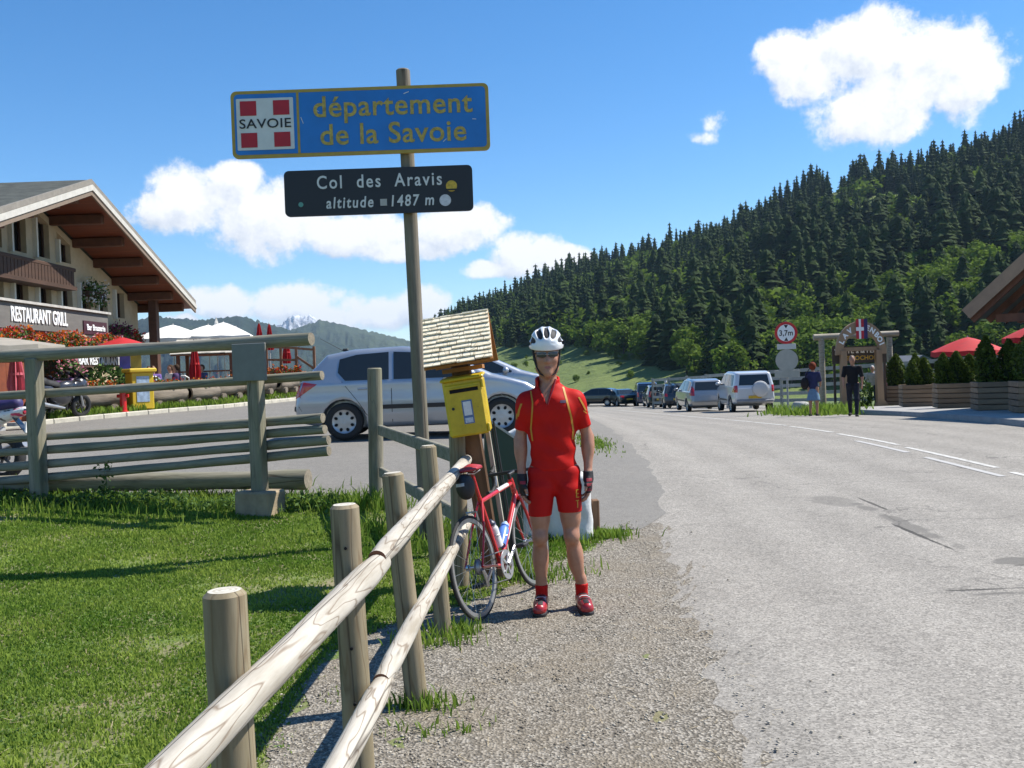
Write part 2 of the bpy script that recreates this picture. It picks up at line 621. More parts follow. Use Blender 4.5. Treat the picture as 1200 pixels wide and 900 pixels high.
def leaf_mat(name, dark, light, trans=.35, rough=.5, attr='tone', rand=.0):
    """foliage: colour from a per-vertex tone (each leaf or clump its own), some light through it"""
    m, nt, b = new_mat(name)
    a = nt.nodes.new('ShaderNodeAttribute'); a.attribute_name = attr
    t = a.outputs['Fac']
    if rand:
        oi = nt.nodes.new('ShaderNodeObjectInfo')
        t = math_node(nt, 'ADD', t, math_node(nt, 'MULTIPLY_ADD', oi.outputs['Random'], rand, -rand / 2), 0, True)
    base = ramp_node(nt, t, [(0, dark), (1, light)])
    nt.links.new(base, b.inputs['Base Color']); b.inputs['Roughness'].default_value = rough
    b.inputs['Specular IOR Level'].default_value = .12
    tr = nt.nodes.new('ShaderNodeBsdfTranslucent'); nt.links.new(base, tr.inputs['Color'])
    mx = nt.nodes.new('ShaderNodeMixShader'); mx.inputs[0].default_value = trans
    out = nt.nodes['Material Output']
    nt.links.new(b.outputs[0], mx.inputs[1]); nt.links.new(tr.outputs[0], mx.inputs[2]); nt.links.new(mx.outputs[0], out.inputs[0])
    MATS[name] = m
    return m


def wood_mat(name, pale, dark, axis='Z', line=(.12, .07, .04), rings=9.0, green=0.0, rough=.75, lines=.8, bump=.35, grey=None):
    """weathered round timber: long wavy grain, cracks and stains along one axis"""
    m, nt, b = new_mat(name)
    st = {'X': (.12, 1, 1), 'Y': (1, .12, 1), 'Z': (1, 1, .12)}[axis]
    v = coords(nt, 'Object', st)
    oi = nt.nodes.new('ShaderNodeObjectInfo')
    sh = nt.nodes.new('ShaderNodeVectorMath'); sh.operation = 'ADD'
    nt.links.new(v, sh.inputs[0])
    cx = nt.nodes.new('ShaderNodeVectorMath'); cx.operation = 'SCALE'; cx.inputs[0].default_value = (7.1, 5.3, 3.7)
    nt.links.new(oi.outputs['Random'], cx.inputs['Scale']); nt.links.new(cx.outputs[0], sh.inputs[1])
    v = sh.outputs[0]
    n1 = noise_node(nt, v, 7, 3, .5)
    g = math_node(nt, 'FRACT', math_node(nt, 'MULTIPLY', n1, rings))
    ln = ramp_node(nt, g, [(0, (1, 1, 1)), (.10, (0, 0, 0)), (.88, (0, 0, 0)), (1, (1, 1, 1))])
    n2 = noise_node(nt, v, 16, 6, .65)
    base = ramp_node(nt, n2, [(.32, dark), (.62, pale)])
    if green:
        n3 = noise_node(nt, v, 5, 4, .6)
        base = mix_node(nt, math_node(nt, 'MULTIPLY', ramp_node(nt, n3, [(.4, (0, 0, 0)), (.65, (1, 1, 1))]), green), base, (.13, .15, .075))
    base = mix_node(nt, math_node(nt, 'MULTIPLY', ln, lines), base, line)
    # drying cracks
    w = nt.nodes.new('ShaderNodeTexVoronoi'); w.feature = 'DISTANCE_TO_EDGE'; w.inputs['Scale'].default_value = 9
    mp = nt.nodes.new('ShaderNodeMapping'); mp.inputs['Scale'].default_value = {'X': (.18, 1, 1), 'Y': (1, .18, 1), 'Z': (1, 1, .18)}[axis]
    nt.links.new(v, mp.inputs[0]); nt.links.new(mp.outputs[0], w.inputs['Vector'])
    cr = ramp_node(nt, w.outputs['Distance'], [(0, (1, 1, 1)), (.018, (0, 0, 0))])
    base = mix_node(nt, math_node(nt, 'MULTIPLY', cr, .8), base, (.045, .032, .022))
    nt.links.new(base, b.inputs['Base Color']); b.inputs['Roughness'].default_value = rough
    b.inputs['Specular IOR Level'].default_value = .3
    hgt = math_node(nt, 'SUBTRACT', math_node(nt, 'MULTIPLY', n2, .6), math_node(nt, 'ADD', math_node(nt, 'MULTIPLY', cr, .8), math_node(nt, 'MULTIPLY', ln, .25)))
    bump_node(nt, b, hgt, bump, .006)
    MATS[name] = m
    return m


def glass_mat(name='car_glass', tint=(.02, .025, .028), alpha=.0):
    m, nt, b = new_mat(name)
    b.inputs['Base Color'].default_value = (*tint, 1)
    b.inputs['Roughness'].default_value = .04
    b.inputs['Specular IOR Level'].default_value = .6
    n = noise_node(nt, coords(nt), 3, 2)
    nt.links.new(math_node(nt, 'MULTIPLY_ADD', n, .04, .02), b.inputs['Roughness'])
    MATS[name] = m
    return m

# ---------------------------------------------------------------- the setting: ground, road, lot, shoulder, lawn
def vnoise(x, y, s, seed=0):
    return np.array([mnoise.fractal(Vector((a * s + seed, b * s - seed * 1.7, seed * .37)), 1.0, 2.0, 4) for a, b in zip(np.ravel(x), np.ravel(y))]).reshape(np.shape(x))


def asphalt_mat(name, pale, dark, chip=110.0, contrast=.5, road=True):
    m, nt, b = new_mat(name)
    v = coords(nt, 'Object')
    vo = nt.nodes.new('ShaderNodeTexVoronoi'); vo.inputs['Scale'].default_value = chip; nt.links.new(v, vo.inputs['Vector'])
    sep = nt.nodes.new('ShaderNodeSeparateColor'); nt.links.new(vo.outputs['Color'], sep.inputs[0])
    big = noise_node(nt, v, .9, 5, .6)
    mid = noise_node(nt, v, 9, 5, .7)
    base = ramp_node(nt, big, [(.3, dark), (.7, pale)])
    base = mix_node(nt, .55, base, ramp_node(nt, mid, [(.35, dark), (.65, pale)]))
    ch = ramp_node(nt, sep.outputs[0], [(0, (1 - contrast,) * 3), (.55, (1.0,) * 3), (.9, (1.0 + contrast * .35,) * 3), (1, (1 + contrast * .9,) * 3)])
    base = mix_node(nt, 1.0, base, ch, 'MULTIPLY')
    if road:
        # wheel-worn and patched places, cracks
        sx = nt.nodes.new('ShaderNodeSeparateXYZ'); nt.links.new(v, sx.inputs[0])
        wob = noise_node(nt, v, 1.1, 5, .65)

        def blot(cx, cy, rx, ry, k):
            dx = math_node(nt, 'DIVIDE', math_node(nt, 'SUBTRACT', sx.outputs[0], cx), rx)
            dy = math_node(nt, 'DIVIDE', math_node(nt, 'SUBTRACT', sx.outputs[1], cy), ry)
            d = math_node(nt, 'ADD', math_node(nt, 'MULTIPLY', dx, dx), math_node(nt, 'MULTIPLY', dy, dy))
            d = math_node(nt, 'ADD', d, math_node(nt, 'MULTIPLY_ADD', wob, 3.4, -1.7))
            mk = ramp_node(nt, d, [(.30, (1, 1, 1)), (.55, (0, 0, 0))])
            return math_node(nt, 'MULTIPLY', mk, k)
        for q in ((3.62, 9.2, .16, 1.5, .75), (3.45, 10.6, .3, .5, .5), (3.9, 7.35, .42, .20, .8), (3.6, 6.42, .75, .10, .85),
                  (4.6, 6.5, .6, .3, .6), (5.6, 7.5, .3, 1.5, .35)):
            base = mix_node(nt, blot(*q), base, (.13, .122, .108))
        for q in ((3.52, 8.6, .035, 1.0, .9), (3.78, 10.3, .03, .8, .8), (3.2, 6.55, .55, .03, .9), (3.95, 7.25, .5, .03, .9), (4.4, 6.3, .5, .035, .85), (4.9, 8.2, .03, .9, .7)):
            base = mix_node(nt, blot(*q), base, (.045, .042, .038))
        cw = nt.nodes.new('ShaderNodeTexVoronoi'); cw.feature = 'DISTANCE_TO_EDGE'; cw.inputs['Scale'].default_value = .55
        wv = nt.nodes.new('ShaderNodeVectorMath'); wv.operation = 'MULTIPLY_ADD'
        wn = nt.nodes.new('ShaderNodeTexNoise'); wn.inputs['Scale'].default_value = 2.5; wn.inputs['Detail'].default_value = 5
        nt.links.new(v, wn.inputs['Vector']); nt.links.new(wn.outputs['Color'], wv.inputs[0]); wv.inputs[1].default_value = (.8, .8, .8)
        nt.links.new(v, wv.inputs[2]); nt.links.new(wv.outputs[0], cw.inputs['Vector'])
        ck = ramp_node(nt, cw.outputs['Distance'], [(0, (1, 1, 1)), (.012, (0, 0, 0))])
        where = ramp_node(nt, noise_node(nt, v, .35, 3), [(.5, (0, 0, 0)), (.62, (1, 1, 1))])
        ck = math_node(nt, 'MULTIPLY', ck, math_node(nt, 'MULTIPLY_ADD', where, .6, .12))
        base = mix_node(nt, ck, base, (.07, .066, .06))
        tr = ramp_node(nt, math_node(nt, 'ABSOLUTE', math_node(nt, 'SUBTRACT', math_node(nt, 'PINGPONG', math_node(nt, 'SUBTRACT', sx.outputs[0], 3.0), .95), .5)), [(.1, (1.05, 1.05, 1.05)), (.45, (.94, .94, .94))])
        base = mix_node(nt, 1.0, base, tr, 'MULTIPLY')
    nt.links.new(base, b.inputs['Base Color']); b.inputs['Roughness'].default_value = .88
    b.inputs['Specular IOR Level'].default_value = .25
    bump_node(nt, b, math_node(nt, 'ADD', sep.outputs[1], math_node(nt, 'MULTIPLY', mid, 1.5)), .55, .006)
    MATS[name] = m
    return m


def strip_sheet(name, rows, ncol, mat_, off, along='y', edge=None, rough=0.0):
    """rows: (t, lo, hi); t is y (or x) and lo..hi the extent in the other axis; draped on the terrain"""
    V = []
    for (t, a, b) in rows:
        q = np.linspace(0, 1, ncol)
        u = a + (b - a) * q
        x, y = (u, np.full(ncol, t)) if along == 'y' else (np.full(ncol, t), u)
        dz = off if edge is None else off - edge * (1 - ss(0, .7, u - a))
        if rough: dz = dz + rough * rng.normal(size=ncol)
        V.append(np.stack([x, y, terrain(x, y) + dz], 1))
    V = np.concatenate(V)
    n = len(rows)
    i = np.arange((n - 1) * ncol).reshape(n - 1, ncol)[:, :-1].ravel()
    Fq = np.stack([i, i + 1, i + ncol + 1, i + ncol], 1)
    if along != 'y': Fq = Fq[:, ::-1]
    return np_mesh(name, V, Fq, mat_, smooth=180)


M_meadow = None


def build_ground():
    m, nt, b = new_mat('meadow_grass')
    v = coords(nt)
    n1 = noise_node(nt, v, .02, 6, .6); n2 = noise_node(nt, v, .7, 6, .65)
    base = ramp_node(nt, n1, [(.3, (.075, .115, .025)), (.7, (.13, .17, .045))])
    base = mix_node(nt, .5, base, ramp_node(nt, n2, [(.3, (.06, .10, .02)), (.7, (.15, .18, .05))]))
    nt.links.new(base, b.inputs['Base Color']); b.inputs['Roughness'].default_value = .9
    bump_node(nt, b, n2, .6, .3)
    MATS['meadow'] = m
    # radial sheet from the viewer's feet to the horizon
    rr_ = np.concatenate([[0], np.geomspace(.6, 26000, 120)])
    na = 144
    an = np.linspace(0, 2 * np.pi, na, endpoint=False)
    A, Rr = np.meshgrid(an, rr_)
    X, Y = Rr * np.sin(A), Rr * np.cos(A)
    near = terrain(np.clip(X, -60, 60), np.clip(Y, -20, 110)) - .06
    far = -12 - 60 * ss(150, 2500, Rr)
    k = ss(95, 260, Rr)
    Z = near * (1 - k) + far * k - .6 * ss(18, 60, Rr) * (np.abs(X) > 14) 
    V = np.stack([X, Y, Z], -1).reshape(-1, 3)
    nr = len(rr_)
    I, J = np.meshgrid(np.arange(nr - 1), np.arange(na), indexing='ij')
    J2 = (J + 1) % na
    Fq = np.stack([I * na + J, (I + 1) * na + J, (I + 1) * na + J2, I * na + J2], -1).reshape(-1, 4)[:, ::-1]
    kind(np_mesh('ground', V, Fq, m, smooth=180), 'structure')

    # lawn soil sheet
    m2, nt, b = new_mat('lawn_soil')
    v = coords(nt)
    n1 = noise_node(nt, v, 1.3, 6, .65); n2 = noise_node(nt, v, 26, 6, .7)
    base = ramp_node(nt, n2, [(.3, (.075, .13, .018)), (.7, (.165, .22, .048))])
    dry = ramp_node(nt, n1, [(.42, (0, 0, 0)), (.62, (1, 1, 1))])
    base = mix_node(nt, math_node(nt, 'MULTIPLY', dry, .85), base, ramp_node(nt, n2, [(.3, (.16, .125, .07)), (.7, (.30, .25, .16))]))
    nt.links.new(base, b.inputs['Base Color']); b.inputs['Roughness'].default_value = .95
    bump_node(nt, b, n2, .8, .02)
    MATS['lawn'] = m2
    rows = []
    for x in np.arange(-16, 1.45, .2):
        rows.append((x, -6.0, lot_front(x) + .12))
    kind(strip_sheet('lawn', rows, 90, m2, 0.0, 'x'), 'structure')

    # smooth grey asphalt of the lot
    ml = asphalt_mat('lot_asphalt', (.235, .222, .198), (.18, .17, .152), 150, .28, road=False)
    rows = []
    for x in np.concatenate([np.arange(-22, -8, .5), np.arange(-8, 2.2, .18)]):
        rows.append((x, lot_front(x) + .06 * mnoise.noise((x * 1.7, 3, 0)) + .05 * mnoise.noise((x * 6, 9, 0)), 52.0 if x < -1 else 52 - 18 * float(ss(-1, 2.2, x))))
    kind(strip_sheet('parking_lot', rows, 130, ml, .008, 'x'), 'structure')

    # loose gravel shoulder
    mg, nt, b = new_mat('gravel_bed')
    v = coords(nt)
    vo = nt.nodes.new('ShaderNodeTexVoronoi'); vo.inputs['Scale'].default_value = 75; nt.links.new(v, vo.inputs['Vector'])
    sep = nt.nodes.new('ShaderNodeSeparateColor'); nt.links.new(vo.outputs['Color'], sep.inputs[0])
    n1 = noise_node(nt, v, 1.5, 6, .65)
    base = ramp_node(nt, sep.outputs[0], [(0, (.085, .073, .055)), (.5, (.18, .158, .124)), (1, (.34, .31, .26))])
    base = mix_node(nt, math_node(nt, 'MULTIPLY', ramp_node(nt, n1, [(.45, (0, 0, 0)), (.65, (1, 1, 1))]), .6), base, (.20, .165, .115))
    nt.links.new(base, b.inputs['Base Color']); b.inputs['Roughness'].default_value = .95
    bump_node(nt, b, vo.outputs['Distance'], .8, .012)
    rows = []
    for y in np.arange(-6, 9.6, .16):
        rows.append((y, gravel_left(y) + .05 * math.sin(y * 7) + .04 * math.sin(y * 17 + 2), 1.9))
    kind(strip_sheet('gravel_shoulder', rows, 36, mg, .005, rough=.0022), 'structure')

    # the road
    mr = asphalt_mat('road_asphalt', (.325, .303, .266), (.24, .222, .193), 95, .45)
    rows = []
    for y in np.concatenate([np.arange(-8, 30, .22), np.arange(30, 130, 1.0)]):
        j = (.22 * mnoise.noise((y * .9, 1, 0)) + .10 * mnoise.noise((y * 4, 5, 0))) if y < 30 else 0
        rows.append((y, road_left(y) + j, road_right(y)))
    kind(strip_sheet('road', rows, 60, mr, .012, edge=.014), 'structure')

    # worn white paint
    mp, nt, b = new_mat('road_paint')
    n = noise_node(nt, coords(nt), 14, 6, .7)
    nt.links.new(ramp_node(nt, n, [(.38, (.33, .31, .27)), (.60, (.58, .57, .53))]), b.inputs['Base Color'])
    b.inputs['Roughness'].default_value = .7
    roadset = bpy.data.objects['road']

    def dash(y0, y1, x0, x1, w, mt, nm):
        V = []
        ys = np.linspace(y0, y1, 8)
        for y in ys:
            t = (y - y0) / (y1 - y0); x = x0 + (x1 - x0) * t
            for s in (-.5, .5):
                xx = x + s * w; V.append((xx, y, tz(xx, y) + .017))
        Fq = [(2 * i, 2 * i + 1, 2 * i + 3, 2 * i + 2) for i in range(7)]
        o = MB().add(V, Fq).build(nm, mt, roadset)
    mo = mat('old_paint', (.40, .39, .37), .85, .12, 20)
    y = 9.6
    while y < 62:
        dash(y, y + 2.85, 6.35, 6.3, .10, mp, 'lane_dash')
        y += 3.3
    y = 9.2
    while y < 17:
        dash(y, y + 2.2, 6.02, 6.0, .10, mo, 'faded_dash')
        y += 2.9


def lot_front(x):
    return float(np.interp(x, [-22, -5.7, -2.6, -1.7, -1.2, -.7, .2, 1.2, 1.6, 2.4], [14.5, 12.15, 11.35, 11.1, 10.2, 9.5, 9.3, 9.25, 10.2, 13.0]))


def gravel_left(y):
    return float(np.interp(y, [-6, 3, 4.4, 5.6, 6.3, 6.9, 7.6, 8.3, 9.0, 9.6], [-.95, -1.0, -1.1, -1.1, -.75, -.15, .12, .55, .95, 1.15]))


def road_left(y):
    return float(np.interp(y, [-8, 2, 4, 8.5, 12, 15, 20, 30, 50, 75, 130], [.35, .42, .55, .95, 1.3, 1.45, 1.6, 2.1, 3.6, 3.0, 1.0]))


def road_right(y):
    return float(np.interp(y, [-8, 15, 22, 30, 36, 60, 130], [11.5, 11.3, 10.9, 10.2, 11.5, 15, 20]))


build_ground()


# loose stones on the shoulder and the ragged road edge
def build_gravel():
    n = 34000
    y = 2.4 + 7.2 * rng.random(n) ** 1.5
    gl = np.array([gravel_left(q) for q in y]); x = gl - .12 + rng.random(n) ** 1.2 * (1.75 - gl)
    keep = (rng.random(n) < np.clip(1.25 - 1.15 * np.clip(x - .15, 0, 2), .015, 1))
    x, y = x[keep], y[keep]; n = len(x)
    r = .003 + .0075 * rng.random(n) ** 2.6
    z = terrain(x, y) + .013 * (x > 1.0) + .004
    o8 = np.array([(1, 0, 0), (-1, 0, 0), (0, 1, 0), (0, -1, 0), (0, 0, 1), (0, 0, -.6)], float)
    f8 = np.array([(0, 2, 4), (2, 1, 4), (1, 3, 4), (3, 0, 4), (2, 0, 5), (1, 2, 5), (3, 1, 5), (0, 3, 5)])
    jit = 1 + .5 * (rng.random((n, 6, 3)) - .5)
    an = rng.random(n) * 6.28
    c, s = np.cos(an), np.sin(an)
    p = o8[None] * jit * r[:, None, None] * np.array([1.3, 1.0, .75])
    q = np.stack([p[..., 0] * c[:, None] - p[..., 1] * s[:, None], p[..., 0] * s[:, None] + p[..., 1] * c[:, None], p[..., 2]], -1)
    V = (q + np.stack([x, y, z], 1)[:, None]).reshape(-1, 3)
    Fq = (f8[None] + 6 * np.arange(n)[:, None, None]).reshape(-1, 3)
    m, nt, b = new_mat('gravel_stone')
    a = nt.nodes.new('ShaderNodeAttribute'); a.attribute_name = 'tone'
    nt.links.new(ramp_node(nt, a.outputs['Fac'], [(0, (.12, .10, .075)), (.5, (.22, .19, .145)), (1, (.46, .42, .34))]), b.inputs['Base Color'])
    b.inputs['Roughness'].default_value = .8
    tone = np.repeat(np.where(x > .55, .55 + .45 * rng.random(n), rng.random(n) ** 1.3), 6)
    kind(np_mesh('gravel', V, Fq, m, attr={'tone': tone}), 'stuff', 'loose pale gravel strewn over the shoulder beside the fence', 'gravel')


build_gravel()


def blades(pos, h, w, lean, tone):
    """triangular grass blades -> V, F, tone"""
    n = len(pos)
    an = rng.random(n) * 6.283
    dx, dy = np.cos(an) * w, np.sin(an) * w
    la = rng.random(n) * 6.283
    lx, ly = np.cos(la) * lean * h, np.sin(la) * lean * h
    V = np.zeros((n, 5, 3))
    V[:, 0] = pos + np.stack([-dx, -dy, 0 * dx], 1)
    V[:, 1] = pos + np.stack([dx, dy, 0 * dx], 1)
    V[:, 2] = pos + np.stack([lx * .35 - dx * .8, ly * .35 - dy * .8, h * .6], 1)
    V[:, 3] = pos + np.stack([lx * .35 + dx * .8, ly * .35 + dy * .8, h * .6], 1)
    V[:, 4] = pos + np.stack([lx, ly, h], 1)
    o = 5 * np.arange(n)[:, None]
    F = np.concatenate([o + np.array([0, 1, 3]), o + np.array([0, 3, 2]), o + np.array([2, 3, 4])])
    return V.reshape(-1, 3), F, np.repeat(tone, 5)


def build_grass():
    mg = leaf_mat('grass_blade', (.078, .175, .016), (.35, .43, .082), .45, .65)
    # dryness and clumps from two noise maps on a coarse grid
    gx, gy = np.arange(-14, 2.01, .125), np.arange(1.5, 13.01, .125)
    GX, GY = np.meshgrid(gx, gy, indexing='ij')
    dryg = vnoise(GX, GY, .9, 3.0); clg = vnoise(GX, GY, 3.2, 9.0)
    N = 420000
    y = 2.2 + 10.8 * rng.random(N) ** 1.45
    x = 1.3 - (.60 * y + 2.6) * rng.random(N)
    gl = np.interp(y, np.arange(0, 13, .1), [gravel_left(q) for q in np.arange(0, 13, .1)])
    lf = np.interp(x, np.arange(-22, 2.4, .1), [lot_front(q) for q in np.arange(-22, 2.4, .1)])
    fx, fy = np.clip(((x + 14) / .125).astype(int), 0, len(gx) - 1), np.clip(((y - 1.5) / .125).astype(int), 0, len(gy) - 1)
    dr = 1.25 * dryg[fx, fy] + .12 + .55 * (1 - ss(2.6, 5.2, y)) * ss(-4, -1.2, x); cl = clg[fx, fy]
    edge = np.minimum(gl - x, lf - y)
    stray = (rng.random(N) < .015)
    ok = (edge > .05 * rng.random(N)) | (stray & (edge > -.35) & (cl > .1))
    ok &= rng.random(N) < np.clip(1.25 - 1.1 * np.clip(dr, 0, 1) + .3 * cl, .12, 1)
    x, y, dr, cl, edge = x[ok], y[ok], dr[ok], cl[ok], edge[ok]
    n = len(x)
    h = (.012 + .015 * rng.random(n)) * (1 + .5 * np.clip(cl, -.6, 1)) * (1 + .35 * ss(6, 11, y))
    tall = ((lf[ok] - y) < .55) & (x < -1.5)
    h = np.where(tall, h * (1.3 + 2.2 * rng.random(n) ** 2), h)
    w = .0022 + .0022 * rng.random(n) + .0004 * y
    tone = np.clip(.42 + .22 * (rng.random(n) - .5) + .38 * dr + .12 * cl, 0, 1)
    V, F, T = blades(np.stack([x, y, terrain(x, y)], 1), h, w, .75 * rng.random(n), tone)
    kind(np_mesh('grass', V, F, mg, attr={'tone': T}), 'stuff', 'short green lawn grass with dry patches beside the fence', 'grass')


build_grass()

# ---------------------------------------------------------------- forested hill, far ridges, haze
RIDGE = np.array([(-.20, -.01), (-.1122, .0100), (-.0856, .0221), (-.0585, .0505), (.0029, .0667), (.0732, .0894), (.1170, .0991), (.1783, .1143), (.2308, .1272),
                  (.2660, .1451), (.3100, .1643), (.3536, .1706), (.4234, .1829), (.4671, .1960), (.5282, .2095), (.6588, .2334), (.8756, .2398), (1.3, .22)])
RY = np.array([(-.2, 1000), (-.06, 880), (.09, 780), (.26, 690), (.53, 600), (.8, 520), (1.3, 450)])
FY = np.array([(-.2, 420), (-.05, 330), (.09, 260), (.18, 235), (.35, 220), (.8, 200), (1.3, 190)])
MEADOW = np.array([(-.2, .03), (-.0506, .0290), (.0015, .0260), (.0361, .0222), (.0796, .0214), (.1228, .0121), (.1485, .0009), (.1741, -.013), (.2174, -.03), (1.3, -.03)])


def hill_z(x, y):
    a = np.asarray(x, float) / np.maximum(y, 1)
    yr, yf = np.interp(a, RY[:, 0], RY[:, 1]), np.interp(a, FY[:, 0], FY[:, 1])
    zr = 1.6 + np.interp(a, RIDGE[:, 0], RIDGE[:, 1]) * yr
    s = (np.asarray(y, float) - yf) / (yr - yf)
    zf = -6.0
    up = zf + (zr - zf) * np.clip(s, 0, 1) ** 1.12
    return np.where(s <= 1, np.where(s < 0, zf + s * 30, up), zr - (s - 1) * (yr - yf) * .25)


def build_hill():
    m, nt, b = new_mat('forest_floor')
    v = coords(nt)
    n1 = noise_node(nt, v, .02, 6, .6); n2 = noise_node(nt, v, .25, 6, .65)
    base = ramp_node(nt, n2, [(.3, (.05, .085, .012)), (.7, (.12, .165, .03))])
    base = mix_node(nt, ramp_node(nt, n1, [(.4, (0, 0, 0)), (.6, (.6, .6, .6))]), base, (.14, .175, .038))
    nt.links.new(base, b.inputs['Base Color']); b.inputs['Roughness'].default_value = .95
    bump_node(nt, b, n2, .8, 1.5)
    aa = np.concatenate([np.linspace(-.2, .6, 100), np.linspace(.62, 1.3, 24)])
    sq = np.linspace(-.15, 1.5, 90)
    V = []
    for a in aa:
        yr, yf = np.interp(a, RY[:, 0], RY[:, 1]), np.interp(a, FY[:, 0], FY[:, 1])
        y = yf + (yr - yf) * sq
        x = a * y
        z = hill_z(x, y)
        z = z + vnoise(x, y, .035, 5) * 2.2 * ss(0, .2, sq)
        V.append(np.stack([x, y, z], 1))
    V = np.concatenate(V)
    n, c = len(aa), len(sq)
    i = np.arange((n - 1) * c).reshape(n - 1, c)[:, :-1].ravel()
    Fq = np.stack([i, i + c, i + c + 1, i + 1], 1)
    kind(np_mesh('hill', V, Fq, m, smooth=180), 'structure')


build_hill()


def conifer_mesh(seed, whorls, nb, folds=True):
    """unit-height spruce crown: drooping branch sprays in whorls"""
    r = np.random.default_rng(seed)
    V, F, T = [], [], []
    Rm = .17 + .06 * r.random()
    def tri(p, q, s, t):
        o = len(V); V.extend([p, q, s]); F.append((o, o + 1, o + 2)); T.extend([t, t, t])
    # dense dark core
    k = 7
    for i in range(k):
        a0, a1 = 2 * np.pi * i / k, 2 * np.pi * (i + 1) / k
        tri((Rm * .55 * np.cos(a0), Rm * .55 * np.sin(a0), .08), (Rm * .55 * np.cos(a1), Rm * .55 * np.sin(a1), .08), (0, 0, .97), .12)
    for w in range(whorls):
        z = .05 + .90 * (w / whorls) + .02 * (r.random() - .5)
        rad = Rm * (1 - z) ** .66 * (.75 + .5 * r.random()) + .008
        ph = r.random() * 6.28
        n = max(4, int(nb * (1 - .4 * z)))
        for j in range(n):
            a = ph + 2 * np.pi * j / n + .5 * (r.random() - .5)
            L = rad * (.7 + .6 * r.random())
            c, s = np.cos(a), np.sin(a)
            wd = L * (.42 + .2 * r.random())
            top = z + .055 + .02 * r.random()
            tip = (L * c, L * s, z - .02 - .04 * r.random())
            mid = (.55 * L * c, .55 * L * s, z + .03)
            l = (.5 * L * c - wd * s, .5 * L * s + wd * c, z - .015)
            q = (.5 * L * c + wd * s, .5 * L * s - wd * c, z - .015)
            t = .25 + .6 * r.random()
            tri((0, 0, top), l, mid, t); tri((0, 0, top), mid, q, t * .9)
            if folds:
                tri(mid, l, tip, t); tri(mid, tip, q, t * .9)
    return np.array(V), np.array(F), np.array(T)


def broadleaf_mesh(seed, nleaf, size):
    """unit-height leafy crown made of leaf clumps spread through several lobes"""
    r = np.random.default_rng(seed)
    nl = 8
    C = np.stack([(r.random(nl) - .5) * .5, (r.random(nl) - .5) * .5, .38 + .42 * r.random(nl)], 1)
    C[0] = (0, 0, .8); C[1] = (0, 0, .5)
    RR = .17 + .09 * r.random(nl)
    li = r.integers(0, nl, nleaf)
    d = r.normal(size=(nleaf, 3)); d /= np.linalg.norm(d, axis=1)[:, None]
    rad = RR[li] * (.62 + .45 * r.random(nleaf))
    p = C[li] + d * rad[:, None]
    nrm = d + .7 * r.normal(size=(nleaf, 3)); nrm /= np.linalg.norm(nrm, axis=1)[:, None]
    t1 = np.cross(nrm, r.normal(size=(nleaf, 3))); t1 /= np.linalg.norm(t1, axis=1)[:, None]
    t2 = np.cross(nrm, t1)
    s = size * (.6 + .8 * r.random(nleaf))[:, None]
    V = np.stack([p - t1 * s, p - t2 * s * .7, p + t1 * s, p + t2 * s * .7], 1).reshape(-1, 3)
    F = (np.arange(nleaf)[:, None] * 4 + np.arange(4)[None])
    tone = np.clip(.28 + .3 * r.random(nl)[li] + .35 * r.random(nleaf), 0, 1)
    return V, F, np.repeat(tone, 4)


